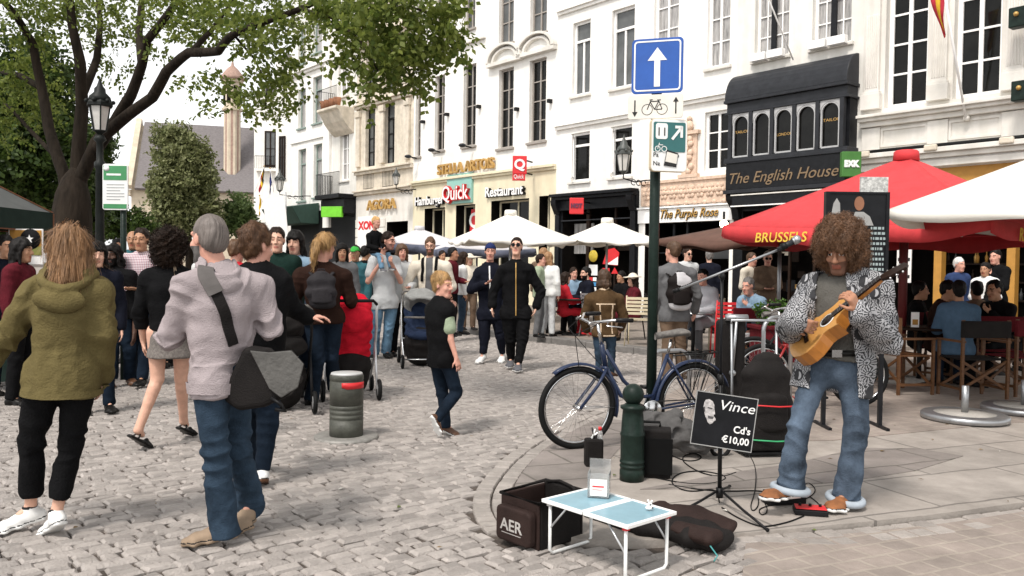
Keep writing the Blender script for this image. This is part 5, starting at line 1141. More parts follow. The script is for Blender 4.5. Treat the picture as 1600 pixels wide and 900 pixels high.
# ------------------------------------------------------------------ people: bodies and clothes are grown as smooth fields, then skinned
def V3(a): return np.array([a[0], a[1], a[2]], float)
def nrm(v): return v / (np.linalg.norm(v) + 1e-9)
class Field:
    def __init__(s, lo, hi, h):
        s.lo = np.asarray(lo, float); s.h = h; n = np.ceil((np.asarray(hi, float) - s.lo) / h).astype(int) + 2
        s.ax = [s.lo[i] + h * np.arange(n[i]) for i in range(3)]; s.v = np.full(n, .4)
    def sub(s, lo, hi):
        sl = []
        for i in range(3):
            a = max(0, int((lo[i] - s.lo[i]) / s.h)); b = min(len(s.ax[i]), int((hi[i] - s.lo[i]) / s.h) + 2); sl.append(slice(a, max(a, b)))
        X, Y, Z = s.ax[0][sl[0]][:, None, None], s.ax[1][sl[1]][None, :, None], s.ax[2][sl[2]][None, None, :]
        return tuple(sl), X, Y, Z
    def mix(s, sl, d, k, op='u'):
        a = s.v[sl]
        if a.size == 0: return
        if op == 'u':
            if k <= 0: s.v[sl] = np.minimum(a, d)
            else: t = np.clip(.5 + .5*(a - d)/k, 0, 1); s.v[sl] = a*(1-t) + d*t - k*t*(1-t)
        else:
            if k <= 0: s.v[sl] = np.maximum(a, -d)
            else: t = np.clip(.5 - .5*(a + d)/k, 0, 1); s.v[sl] = a*(1-t) - d*t + k*t*(1-t)
    def cap(s, a, b, ra, rb=None, k=.02, op='u'):
        a, b = V3(a), V3(b); rb = ra if rb is None else rb; m = max(ra, rb) + .06 + k
        sl, X, Y, Z = s.sub(np.minimum(a, b) - m, np.maximum(a, b) + m); d = b - a; L = d @ d + 1e-12
        t = np.clip(((X-a[0])*d[0] + (Y-a[1])*d[1] + (Z-a[2])*d[2]) / L, 0, 1)
        q = np.sqrt((X-a[0]-t*d[0])**2 + (Y-a[1]-t*d[1])**2 + (Z-a[2]-t*d[2])**2) - (ra + (rb-ra)*t); s.mix(sl, q, k, op)
    def ell(s, c, r, A=None, k=.02, op='u'):
        c = V3(c); r = np.asarray(r, float); m = r.max() + .06 + k; sl, X, Y, Z = s.sub(c - m, c + m); A = np.eye(3) if A is None else A
        D = (X - c[0], Y - c[1], Z - c[2]); l = [(D[0]*A[i][0] + D[1]*A[i][1] + D[2]*A[i][2]) / r[i] for i in range(3)]
        n = np.sqrt(l[0]**2 + l[1]**2 + l[2]**2); g = np.sqrt((l[0]/r[0])**2 + (l[1]/r[1])**2 + (l[2]/r[2])**2) + 1e-9; s.mix(sl, n*(n-1)/g, k, op)
    def loft(s, secs, k=.02, op='u'):
        """chain of oval sections: (centre, half width, half depth, side axis)"""
        pts = np.array([x[0] for x in secs]); m = max(max(x[1], x[2]) for x in secs) + .06 + k
        sl, X, Y, Z = s.sub(pts.min(0) - m, pts.max(0) + m); best = None
        for (c0, w0, d0, x0), (c1, w1, d1, x1) in zip(secs, secs[1:]):
            c0, c1 = V3(c0), V3(c1); ax = c1 - c0; L = np.linalg.norm(ax); ax = ax/L
            tt = (X-c0[0])*ax[0] + (Y-c0[1])*ax[1] + (Z-c0[2])*ax[2]; t = np.clip(tt/L, 0, 1); ov = tt - t*L
            xa = nrm((V3(x0)+V3(x1))/2); xa = nrm(xa - ax*(xa@ax)); ya = np.cross(ax, xa)
            px = (X-c0[0])*xa[0] + (Y-c0[1])*xa[1] + (Z-c0[2])*xa[2]; py = (X-c0[0])*ya[0] + (Y-c0[1])*ya[1] + (Z-c0[2])*ya[2]
            w_ = w0+(w1-w0)*t; d_ = d0+(d1-d0)*t; n = np.sqrt((px/w_)**2 + (py/d_)**2 + (ov/np.minimum(w_, d_))**2); q = (n - 1)*np.minimum(w_, d_)
            if best is None: best = q
            else: tt_ = np.clip(.5 + .5*(best - q)/.03, 0, 1); best = best*(1-tt_) + q*tt_ - .03*tt_*(1-tt_)
        s.mix(sl, best, k, op)
    def plane(s, p, n, k=0.0):
        """keep the side the normal points away from"""
        n = nrm(V3(n)); d = (s.ax[0][:, None, None]-p[0])*n[0] + (s.ax[1][None, :, None]-p[1])*n[1] + (s.ax[2][None, None, :]-p[2])*n[2]; s.v = np.maximum(s.v, d)
    def bump(s, amp, freq, seed=0):
        r = np.random.default_rng(seed); X, Y, Z = s.ax[0][:, None, None], s.ax[1][None, :, None], s.ax[2][None, None, :]
        for i in range(5): w_ = r.normal(size=3)*freq*(1+i*.5); s.v = s.v + amp/(1+i*.4)*np.sin(X*w_[0] + Y*w_[1] + Z*w_[2] + r.uniform(0, 6))
    def at(s, P):
        q = (np.asarray(P) - s.lo)/s.h; i = np.clip(np.floor(q).astype(int), 0, np.array(s.v.shape)-2); f = np.clip(q - i, 0, 1); o = 0
        for a in (0, 1):
            for b in (0, 1):
                for c in (0, 1): o = o + s.v[i[..., 0]+a, i[..., 1]+b, i[..., 2]+c]*(f[..., 0] if a else 1-f[..., 0])*(f[..., 1] if b else 1-f[..., 1])*(f[..., 2] if c else 1-f[..., 2])
        return o
    def cling(s, P, off=.004, it=12):
        P = np.array(P, float)
        for _ in range(it):
            g = np.stack([s.at(P+e) - s.at(P-e) for e in np.eye(3)*s.h*.8], -1); g /= np.linalg.norm(g, axis=-1, keepdims=True)+1e-9; P = P - g*np.clip(s.at(P)-off, -.03, .03)[..., None]
        return P
    def skin(s, smooth=1):
        v = s.v; neg = v < 0; nx, ny, nz = v.shape
        cnt = sum(neg[a:nx-1+a, b:ny-1+b, c:nz-1+c].astype(np.int8) for a in (0,1) for b in (0,1) for c in (0,1))
        act = (cnt > 0) & (cnt < 8); I = np.argwhere(act); idx = -np.ones(act.shape, int); idx[act] = np.arange(len(I))
        if not len(I): return np.zeros((0, 3)), np.zeros((0, 4), int)
        acc = np.zeros((len(I), 3)); n = np.zeros(len(I)); cor = [(a,b,c) for a in (0,1) for b in (0,1) for c in (0,1)]
        val = {c: v[I[:,0]+c[0], I[:,1]+c[1], I[:,2]+c[2]] for c in cor}
        for c in cor:
            for ax in range(3):
                if c[ax] == 0:
                    e = list(c); e[ax] = 1; e = tuple(e); a, b = val[c], val[e]; m = (a < 0) != (b < 0); t = np.where(m, a/(a-b+1e-12), 0)
                    p = np.tile(np.array(c, float), (len(I), 1)); p[:, ax] += t; acc[m] += p[m]; n[m] += 1
        V = s.lo + (I + acc/n[:, None])*s.h; Q = []
        for ax in range(3):
            o = [i for i in range(3) if i != ax]; sa = [slice(None)]*3; sb = [slice(None)]*3; sa[ax] = slice(0, -1); sb[ax] = slice(1, None)
            A, B = neg[tuple(sa)], neg[tuple(sb)]; E = np.argwhere(A != B); E = E[(E[:, o[0]] > 0) & (E[:, o[1]] > 0) & (E[:, o[0]] < v.shape[o[0]]-1) & (E[:, o[1]] < v.shape[o[1]]-1)]
            f = A[E[:,0], E[:,1], E[:,2]]; q = []
            for da, db in ((0,0),(1,0),(1,1),(0,1)): e = E.copy(); e[:, o[0]] -= 1-da; e[:, o[1]] -= 1-db; q.append(idx[e[:,0], e[:,1], e[:,2]])
            q = np.stack(q, 1); fl = f if ax != 1 else ~f; q[~fl] = q[~fl][:, ::-1]; Q.append(q)
        Q = np.concatenate(Q); Q = Q[(Q >= 0).all(1)]
        for _ in range(smooth):
            S_ = np.zeros_like(V); c = np.zeros(len(V))
            for a, b in ((0,1),(1,2),(2,3),(3,0)): np.add.at(S_, Q[:, a], V[Q[:, b]]); np.add.at(S_, Q[:, b], V[Q[:, a]]); np.add.at(c, Q[:, a], 1); np.add.at(c, Q[:, b], 1)
            V = V*.5 + .5*S_/np.maximum(c, 1)[:, None]
        return V, Q
def normals(V, Q):
    n = np.cross(V[Q[:, 2]]-V[Q[:, 0]], V[Q[:, 3]]-V[Q[:, 1]]); N_ = np.zeros_like(V)
    for k in range(4): np.add.at(N_, Q[:, k], n)
    return N_ / (np.linalg.norm(N_, axis=1, keepdims=True)+1e-12)
def np_mesh(name, V, Q, mats_, parent=None, mi=None, smooth=True):
    me = bpy.data.meshes.new(name); k = Q.shape[1]; me.vertices.add(len(V)); me.vertices.foreach_set('co', np.asarray(V, np.float32).ravel()); me.loops.add(len(Q)*k)
    me.loops.foreach_set('vertex_index', Q.ravel().astype(np.int32)); me.polygons.add(len(Q)); me.polygons.foreach_set('loop_start', np.arange(len(Q), dtype=np.int32)*k); me.polygons.foreach_set('loop_total', np.full(len(Q), k, np.int32))
    for m in (mats_ if isinstance(mats_, (list, tuple)) else [mats_]): me.materials.append(m)
    if mi is not None: me.polygons.foreach_set('material_index', mi.astype(np.int32))
    me.polygons.foreach_set('use_smooth', np.full(len(Q), smooth)); me.update(); me.validate()
    o = bpy.data.objects.new(name, me); COL.objects.link(o); o.parent = parent; return o
def folds(V, N_, centers, amp=.006, seed=0, base=.0025):
    """cloth creases: broad drape everywhere, broken creases near bent joints (c, axis, reach)"""
    r = np.random.default_rng(seed); D = np.zeros(len(V))
    for i in range(4):
        k = r.normal(size=3)*np.array([14, 14, 6]); k2 = r.normal(size=3)*9; D += base*np.sin(V@k + 1.8*np.sin(V@k2 + r.uniform(0, 6)) + r.uniform(0, 6))
    for c, ax, reach in centers:
        c = V3(c); ax = nrm(V3(ax)); d = V - c; w_ = np.exp(-(np.linalg.norm(d, axis=1)/reach)**2)
        for q in range(3):
            a2 = nrm(ax + r.normal(0, .8, 3)); t = d@a2; k2 = r.normal(size=3)*9; k3 = r.normal(size=3)*13; m_ = np.clip(.5 + 1.4*np.sin(V@k3 + r.uniform(0, 6)), 0, 1)
            ph = t*2*math.pi/r.uniform(.06, .11) + 2.2*np.sin(V@k2 + r.uniform(0, 6)); D += amp*.62*w_*m_*(1-2*np.abs(np.sin(ph/2)))
    return V + N_*D[:, None]

SKIN = {'fair': (.62,.36,.26), 'pink': (.60,.31,.23), 'tan': (.42,.22,.13), 'brown': (.36,.175,.105), 'dark': (.085,.042,.027)}
def skin_mats(tone, hair_m):
    c = SKIN[tone]; return [mat('skin_'+tone, c, .5, var=.10, vscale=22, bump=.05, spec=.35), hair_m, mat('lips_'+tone, (c[0]*.8, c[1]*.52, c[2]*.55), .45), mat('eye_white', (.7,.68,.64), .3), mat('eye_dark', (.02,.015,.012), .2), mat('stubble_'+tone, (c[0]*.45, c[1]*.45, c[2]*.48), .7)]
def fabric(name, c, var=.14, bump=.35, vs=9, **k): return mat('cloth_'+name, c, k.pop('rough', .85), var=var, vscale=vs, bump=bump, bscale=k.pop('bscale', 90), spec=.06, **k)
def hair_mat(name, c): return mat('hair_'+name, c, .55, var=.35, vscale=18, island=.35, stretch=(1,1,.2), bump=.4, bscale=60)
HB, HK, HD, HG, HR, HGR = hair_mat('brown', (.075,.038,.018)), hair_mat('black', (.012,.010,.009)), hair_mat('dark_brown', (.03,.016,.010)), hair_mat('blond', (.42,.25,.10)), hair_mat('auburn', (.25,.135,.062)), hair_mat('grey', (.11,.102,.096))

class Person:
    def __init__(s, label, J, loc, H=1.75, tone='fair', res=.009, group=None, head_k=1.0, sex='m', fat=1.0, seed=0):
        s.J = {k: (V3(v) if hasattr(v, '__len__') else v) for k, v in J.items()}; s.S = H/1.75; s.h = res; s.tone = tone; s.seed = seed; s.hk = head_k*s.S*1.0; s.fat = fat; s.sex = sex; s.tr = None; s.bare = False
        s.root = thing('person', label, 'person', loc, 0, group); s.hair_m = HB; s.beard = None; s.top = None
        up = np.array([0, 0, 1.]); J = s.J; s.fd = nrm(J['fd'] if 'fd' in J else np.array([0, -1., 0])); s.fu = nrm(J.get('fu', up)); s.fu = nrm(s.fu - s.fd*(s.fu@s.fd)); s.fx = np.cross(s.fu, s.fd)  # fx: towards the person's left
        s.xs = nrm(J['sL'] - J['sR']); s.xh = nrm(J['hL'] - J['hR']); s.mh = (J['hL']+J['hR'])/2; s.front = nrm(np.cross(s.xs, J['nk']-s.mh))
    def hp(s, x, f, u): return s.J['hd'] + (s.fx*x + s.fd*f + s.fu*u)*s.hk
    def bounds(s, pad=.2, keys=None):
        P_ = np.array([v for k, v in s.J.items() if k not in ('fd','fu','pL','pR','dL','dR','cL','cR') and (keys is None or k in keys)]); return P_.min(0)-pad, P_.max(0)+pad
    def spine(s, w_, g=0.0, lo=0.0, hi=1.0):
        J, S = s.J, s.S*s.fat; nk, mh, xs, xh = J['nk'], s.mh, s.xs, s.xh; fe = .93 if s.sex == 'f' else 1.07
        tab = [(-.14,.115,.095),(0,.158,.112),(.22,.142*fe,.102),(.45,.138*fe,.100),(.68,.158*(fe if fe < 1 else 1),.115),(.86,.150*(fe if fe < 1 else 1),.100),(1.0,.07,.062)]
        out = []
        for t, a, b in tab:
            if t < lo or t > hi: continue
            c = mh + (nk-mh)*t; x = nrm(xh*(1-max(0,t)) + xs*max(0,t)); bow = .012*math.sin(max(0,t)*math.pi)
            out.append((c - s.front*bow, a*S*w_+g, b*S*w_+g, x))
        return out
    def head_field(s, F_):
        hp, k = s.hp, s.hk; A = np.array([s.fx, s.fd, s.fu])
        F_.ell(hp(0,-.012,.038), np.array([.073,.094,.088])*k, A, .0); F_.ell(hp(0,.028,-.045), np.array([.056,.064,.080])*k, A, .03*k); F_.cap(hp(-.018,.070,-.102), hp(.018,.070,-.102), .018*k, None, .03*k)
        F_.cap(hp(0,.093,.018), hp(0,.112,-.022), .009*k, .0135*k, .012*k)
        for q in (-1, 1):
            F_.ell(hp(q*.013,.101,-.026), np.array([.009,.010,.008])*k, A, .008*k); F_.ell(hp(q*.037,.066,-.022), np.array([.022,.02,.022])*k, A, .02*k); F_.cap(hp(q*.012,.088,.036), hp(q*.045,.072,.036), .010*k, None, .015*k)
            F_.ell(hp(q*.031,.100,.012), np.array([.016,.014,.010])*k, A, .012*k, 'd'); F_.ell(hp(q*.031,.077,.012), np.array([.0125,.0125,.0125])*k, A, .0)
            F_.ell(hp(q*.074,-.008,.002), np.array([.009,.020,.032])*k, A, .008*k)
        F_.cap(hp(-.018,.088,-.054), hp(.018,.088,-.054), .0075*k, None, .006*k); F_.cap(hp(-.015,.087,-.066), hp(.015,.087,-.066), .0085*k, None, .006*k)
    def hand(s, F_, side):
        J, S = s.J, s.S; w_ = J['w'+side]; d = J.get('d'+side); f = nrm(w_-J['e'+side]) if d is None else nrm(d); pn = J.get('p'+side); c = J.get('c'+side, .35)
        if pn is None: pn = nrm(np.cross(f, s.front)) * (1 if side == 'L' else -1); pn = pn if np.linalg.norm(pn) > .1 else s.xs
        pn = nrm(pn - f*(pn@f)); tv = nrm(np.cross(pn, f)) * (1 if side == 'R' else -1)   # tv: towards the thumb
        for o in (-.022, 0, .022): F_.cap(w_ + f*.012*S + tv*o*.7*S, w_ + f*.078*S + tv*o*1.15*S, .0150*S, .0135*S, .012*S)
        for o, L, in ((.031,.070),(.010,.078),(-.011,.073),(-.031,.057)):
            p = w_ + f*.082*S + tv*o*S; a = .12*c + .02; d_ = f
            for seg, r_ in ((.46,.0092),(.31,.0085),(.23,.0076)):
                a += c*(.75 if seg < .4 else .5); d_ = nrm(f*math.cos(a) + pn*math.sin(a) + tv*o*1.2); q = p + d_*L*seg*S; F_.cap(p, q, r_*S, r_*.92*S, .004*S); p = q
        p = w_ + f*.025*S + tv*.024*S; q = p + nrm(f*.62 + tv*.75 + pn*.25)*.042*S; F_.cap(p, q, .0125*S, .0105*S, .010*S); F_.cap(q, q + nrm(f*.85 + tv*.25 + pn*(.2+.6*c))*.045*S, .0098*S, .008*S, .004*S)
    def body(s, bare_legs=False):
        J, S = s.J, s.S; lo, hi = s.bounds(.22); F_ = Field(lo, hi, s.h); s.head_field(F_)
        F_.loft(s.spine(.90), .02); ns = s.hp(0,-.022,-.055); F_.cap(ns, J['nk'] + (ns-J['nk'])*.05, .050*s.hk, .056*S, .03*S)
        for q in 'LR':
            sh, el, wr, hp_, kn, an = (J[c+q] for c in 'sewhka'); F_.cap(J['nk']-np.array([0,0,.02*S]), sh, .048*S, .054*S, .04*S); F_.cap(sh, el, .050*S, .038*S, .03*S); F_.cap(el, wr, .038*S, .0255*S, .012*S)
            lk = 1.0 if s.bare else .86; s.hand(F_, q); F_.cap(hp_, kn, .080*S*s.fat*lk, .052*S*lk, .03*S); F_.cap(kn, an, .050*S*lk, .034*S*lk, .015*S)
            cf = nrm(np.cross(kn-hp_, s.xh)); cf = -s.front if np.linalg.norm(cf) < .1 else (cf if cf@s.front < 0 else -cf); F_.cap(kn + (an-kn)*.18 + cf*.018*S, kn + (an-kn)*.45 + cf*.012*S, .040*S*lk, .030*S*lk, .03*S)
            F_.cap(an, an + nrm(J['t'+q]-an)*.06*S, .030*S, .022*S, .02*S)
        V, Q = F_.skin(1); ms = skin_mats(s.tone, s.hair_m); C = V[Q].mean(1) - J['hd']; x, f, u = (C@s.fx)/s.hk, (C@s.fd)/s.hk, (C@s.fu)/s.hk; mi = np.zeros(len(Q), int)
        if s.beard:
            jaw = (f > -.005) & (u < -.028 - .18*(.09-f)*0) & (u > -.135) & (np.abs(x) < .075) & ~((np.abs(x) < .022) & (u > -.072) & (u < -.046)) & (u < -.034 + .25*(np.abs(x)-.02)); mi[jaw] = 5 if s.beard == 'stubble' else 1
        mi[(f > .074) & (np.abs(x) < .024) & (u > -.074) & (u < -.048)] = 2
        ax_ = np.abs(x); mi[(f > .055) & (ax_ > .012) & (ax_ < .052) & (u > .033 - .0) & (u < .044 - .12*(ax_-.025)**1)] = 1
        e2 = (ax_-.031)**2 + (u-.012)**2; mi[(f > .060) & (e2 < .0128**2) & (np.abs(u-.012) < .0075)] = 3 if s.h < .008 else 0; mi[(f > .060) & (e2 < .0068**2)] = 4
        return np_mesh('body', V, Q, ms, s.root, mi)
    def shirt(s, m, fit=.014, sleeve='long', hem=.06, flare=0.0, collar=None, hood=False, name='jacket', neck=.95, open_front=None, amp=.006, cuff=None, res=None, base=.0025, hem_n=None):
        J, S = s.J, s.S; lo, hi = s.bounds(.24, ('nk','sL','sR','eL','eR','wL','wR','hL','hR')); lo[2] -= .15; hi[2] += .08; F_ = Field(lo, hi, res or s.h); g = fit
        sp = s.spine(1.0, g); mh = s.mh; ax = nrm(J['nk']-mh); b = mh - ax*hem*S*1.0; w_, d_ = sp[1][1]+flare, sp[1][2]+flare
        sp = [(b-ax*.06, w_+flare*.6, d_+flare*.6, s.xh), (mh+ax*.02, w_*.985, d_*.985, s.xh)] + sp[2:]; F_.loft(sp, .02)
        cr = []
        for q in 'LR':
            sh, el, wr = J['s'+q], J['e'+q], J['w'+q]; F_.cap(J['nk']-ax*.03*S, sh, .050*S+g*.8, .058*S+g, .05*S)
            if sleeve == 'none': F_.cap(sh, sh+(el-sh)*.02, .056*S+g, None, .03*S); continue
            k1 = {'short': .62}.get(sleeve, 1.0); F_.cap(sh, sh+(el-sh)*k1, .053*S+g, (.053+( .042-.053)*k1)*S+g*(1.5 if sleeve == 'short' else 1.15), .035*S)
            if sleeve in ('long', '3q'):
                e = el+(wr-el)*(.96 if sleeve == 'long' else .45); F_.cap(el, e, .042*S+g*1.15, .031*S+g*1.1, .015*S); cr.append((el, wr-sh, .15*S))
                if cuff: F_.cap(e-(nrm(wr-el))*.03*S, e, .036*S+g*1.25, None, .004)
            cr.append((sh, el-sh, .12*S))
        if collar: # a stand-up ring
            c0 = J['nk']+ax*.018*S
            for i in range(14):
                a, b_ = 2*math.pi*i/14, 2*math.pi*(i+1)/14; P_ = lambda t: c0 + (s.xs*math.cos(t)*.072 + s.front*math.sin(t)*.066)*S - s.front*.0; F_.cap(P_(a), P_(b_), collar*S, None, .008)
        if hood:
            hb = J['nk'] - s.front*.075*S + ax*.005*S
            for i in range(9):
                t0, t1 = math.pi*(.08+.84*i/9), math.pi*(.08+.84*(i+1)/9); P_ = lambda t: J['nk'] + s.xs*math.cos(t)*.10*S - s.front*math.sin(t)*.125*S + ax*(.045-.05*math.sin(t))*S; F_.cap(P_(t0), P_(t1), .034*S*hood, None, .012)
            F_.ell(hb - s.front*.035*S - ax*.055*S, np.array([.115,.05,.085])*S*hood, np.array([s.xs, s.front, ax]), .03)
        if getattr(s, 'tr', None) is not None:
            z0 = max(0, int((b[2]-.05-F_.lo[2])/F_.h)); z1 = int((mh[2]+.16*S-F_.lo[2])/F_.h); n_ = F_.ax; G_ = np.stack(np.meshgrid(n_[0], n_[1], n_[2][z0:z1], indexing='ij'), -1); T_ = s.tr.at(G_) - max(.011, g*.35); m_ = T_ < .03; F_.v[:, :, z0:z1] = np.where(m_, np.minimum(F_.v[:, :, z0:z1], T_), F_.v[:, :, z0:z1])
        F_.plane(b, -(ax if hem_n is None else V3(hem_n)))
        if neck:  # opening for the neck
            F_.cap(J['nk']-ax*.005*S, s.hp(0,-.02,-.02), .056*S, .060*S, .004, 'd')
        if open_front:
            wd, top_w = open_front; c = s.front; n1 = F_.ax; X, Y, Z = n1[0][:, None, None]-mh[0], n1[1][None, :, None]-mh[1], n1[2][None, None, :]-mh[2]
            xx = X*s.xs[0]+Y*s.xs[1]+Z*s.xs[2]; yy = X*c[0]+Y*c[1]+Z*c[2]; zz = (X*ax[0]+Y*ax[1]+Z*ax[2])/np.linalg.norm(J['nk']-mh); ww = wd+(top_w-wd)*np.clip(zz, 0, 1)
            cut = np.maximum(np.abs(xx)-ww, -(yy-.01)); F_.v = np.maximum(F_.v, -cut)
        V, Q = F_.skin(1); N_ = normals(V, Q); cr.append((mh+ax*.03, ax, .16*S)); V = folds(V, N_, cr, amp, s.seed+3, base); s.top = F_; return np_mesh(name, V, Q, m, s.root)
    def band(s, below, w_, m, name, grow=.004):
        ax = nrm(s.J['nk']-s.mh); c = s.mh - ax*below; y = nrm(np.cross(ax, s.xh)); n = 40; mb, _ = s.strip([c + (s.xh*math.cos(a)+y*math.sin(a))*.22 for a in [2*math.pi*i/n for i in range(n+1)]], w_, grow, m, field=s.top, off=.001, sub=2); return mb.build(name, s.root)
    def hood(s, m, k=1.0):
        J, S = s.J, s.S*k; ax = nrm(J['nk']-s.mh); n = J['nk']; F_ = Field(n-.28, n+.22, .0085); P_ = lambda t, dz=0, q=1: n + s.xs*math.cos(t)*.108*S*q - s.front*math.sin(t)*.135*S*q + ax*(.035-.065*math.sin(t)+dz)*S
        for i in range(14):
            a, b = math.pi*(.02+.96*i/14), math.pi*(.02+.96*(i+1)/14); F_.cap(P_(a), P_(b), .026*S, None, .004); F_.cap(P_(a, .035, .86), P_(b, .035, .86), .020*S, None, .004)
        F_.ell(n - s.front*.128*S - ax*.085*S, np.array([.115,.040,.062])*S, np.array([s.xs, s.front, ax]), .006); F_.ell(n - s.front*.085*S + ax*.03*S, np.array([.078,.06,.075])*S, np.array([s.xs, s.front, ax]), .008, 'd')
        V, Q = F_.skin(1); V = folds(V, normals(V, Q), [(n-s.front*.13*S, s.xs*.3+ax, .14)], .006, s.seed+1, .002); return np_mesh('hood', V, Q, m, s.root)
    def pockets(s, m):
        for q in (-1, 1): c = s.mh + s.xh*q*.085*s.S - s.front*.17 - np.array([0,0,.075]); z = np.array([0,0,1.]); mb, _ = s.strip([c+z*.075, c-z*.075], .115, .005, m, field=s.tr, off=.002, sub=8); mb.build('back_pocket', s.root)
    def trousers(s, m, fit=.014, hem=.03, flare=.0, amp=.007, name='trousers', cut=None, waist=.10, taper=0.0):
        J, S = s.J, s.S; keys = ('hL','hR','kL','kR','aL','aR'); lo, hi = s.bounds(.24, keys); hi[2] += .1; F_ = Field(lo, hi, s.h); sp = s.spine(.97, fit*.3); cr = []
        F_.loft([sp[0], sp[1], (s.mh + nrm(J['nk']-s.mh)*.16*S, sp[2][1]*.97, sp[2][2]*.97, s.xh)], .02)
        for q in 'LR':
            hp_, kn, an = J['h'+q], J['k'+q], J['a'+q]; bt = -s.front*.03*S; F_.cap(hp_+bt-np.array([0,0,.02*S]), hp_+bt*.6, .076*S*s.fat, None, .05*S)
            F_.cap(hp_, kn, .084*S*s.fat+fit*.8, .056*S+fit, .035*S); e = kn+(an-kn)*((cut if cut else 1.0)) + (nrm(an-kn)*hem*S if not cut else 0)
            r0, r1 = .053*S+fit, .038*S+fit*1.2+flare-taper; F_.cap(kn, e, r0, r1, .02*S); cr += [(kn, an-hp_, .16*S), (an, an-kn, .13*S), (hp_+s.front*.06*S, kn-hp_, .12*S)]
        F_.plane(s.mh + nrm(J['nk']-s.mh)*waist*S, nrm(J['nk']-s.mh))
        for q in 'LR':  # square the hem
            kn, an = J['k'+q], J['a'+q]; d = nrm(an-kn); e = kn+(an-kn)*(cut if cut else 1.0) + (d*hem*S if not cut else 0); sl, X, Y, Z = F_.sub(e-.13, e+.13)
            t = (X-e[0])*d[0]+(Y-e[1])*d[1]+(Z-e[2])*d[2]; r2 = np.sqrt((X-e[0])**2+(Y-e[1])**2+(Z-e[2])**2); F_.v[sl] = np.where((r2 < .115*S), np.maximum(F_.v[sl], t), F_.v[sl])
        s.tr = F_; V, Q = F_.skin(1); N_ = normals(V, Q); V1 = folds(V, N_, cr, amp, s.seed+9); t_ = np.clip((-.04 - (V-s.mh)@nrm(J['nk']-s.mh))/.10, 0, 1)[:, None]; V = V1*t_ + (V - N_*.003)*(1-t_); return np_mesh(name, V, Q, m, s.root)
    def skirt(s, m, length=.42, flare=.05, name='skirt', amp=.003):
        J, S = s.J, s.S; lo, hi = s.bounds(.3, ('hL','hR','kL','kR')); hi[2] += .1; F_ = Field(lo, hi, s.h); ax = np.array([0,0,1.]); sp = s.spine(1.0, .014); t = s.mh+ax*.12*S; b = s.mh-ax*length*S
        F_.loft([(t, sp[2][1], sp[2][2], s.xh), (s.mh-ax*.05, sp[1][1]*1.02, sp[1][2]*1.05, s.xh), (b-ax*.05, sp[1][1]+flare, sp[1][2]+flare, s.xh)]); F_.plane(b, -ax); F_.plane(t, ax)
        V, Q = F_.skin(1); V = folds(V, normals(V, Q), [], amp, s.seed, .004); return np_mesh(name, V, Q, m, s.root)
    def shoes(s, m, sole=None, h=.075, high=0.0, res=None, sandal=False):
        J, S = s.J, s.S; sole = sole or m
        for q in 'LR':
            an, toe = J['a'+q], J['t'+q]; d = toe-an; d = nrm(d - 0*d); x = nrm(np.cross(d, np.array([0,0,1.]))); u = np.cross(x, d); d = nrm(d*math.cos(.29) + u*math.sin(.29)); u = np.cross(x, d); L = .265*S
            # foot frame: ankle sits above the heel
            heel = an - u*.076*S - d*.048*S; lo, hi = np.minimum(heel, heel+d*L)-.12, np.maximum(heel, heel+d*L)+.14; F_ = Field(lo, hi, res or max(.006, s.h*.8)); T = lambda a, b, c=0: heel + d*a*S + u*b*S + x*c*S
            if not sandal:
                F_.loft([(T(.005,.03),.030*S,.030*S,x),(T(.05,.034),.034*S,.036*S,x),(T(.12,.030),.040*S,.032*S,x),(T(.19,.022),.046*S,.024*S,x),(T(.245,.016),.034*S,.016*S,x)], .01); F_.cap(T(.045,.05), T(.05,.09+high), .036*S, .038*S, .03*S)
            F_.loft([(T(.0,.006),.034*S,.014*S,x),(T(.12,.006),.037*S,.014*S,x),(T(.19,.006),.049*S,.014*S,x),(T(.25,.006),.034*S,.014*S,x)], .006)
            if sandal:
                F_.cap(T(.06,.03,-.036), T(.075,.075,0), .008*S); F_.cap(T(.06,.03,.036), T(.075,.075,0), .008*S); F_.cap(T(.17,.02,-.045), T(.165,.045,0), .010*S); F_.cap(T(.17,.02,.045), T(.165,.045,0), .010*S)
            F_.plane(T(0,-.004), -u); F_.plane(T(.05,.10+high), u); V, Q = F_.skin(1); z = ((V[Q].mean(1)-heel)@u)/S; mi = (z < .014).astype(int); mi[(z > .014) & (z < .019)] = 2; mi[z > .086+high] = 2; np_mesh('shoe', V, Q, [m, sole, mat('shoe_groove_lining', (.03,.028,.03), .8)], s.root, mi)  # third material: dark groove line above the sole, dark lining at the ankle
    def hair(s, kind, m, length=.2, strands=0, vol=.012, seed=1, front=.0, noise=.004, slen=.05, swid=.0028, res=None):
        hp, k = s.hp, s.hk; A = np.array([s.fx, s.fd, s.fu]); c = s.J['hd']; F_ = Field(c-.34, c+.30, res or max(.005, s.h*.75)); ax = np.array([0,0,1.])
        def shell(v, off=.0, cut=.8): F_.ell(hp(0,-.012,.040), np.array([.074+v,.095+v,.090+v])*k, A, .0); n = s.fd*cut - s.fu; F_.plane(hp(0,0,off+front), n); F_.ell(hp(0,.11,-.03), np.array([.062,.055,.095])*k, A, .01, 'd')
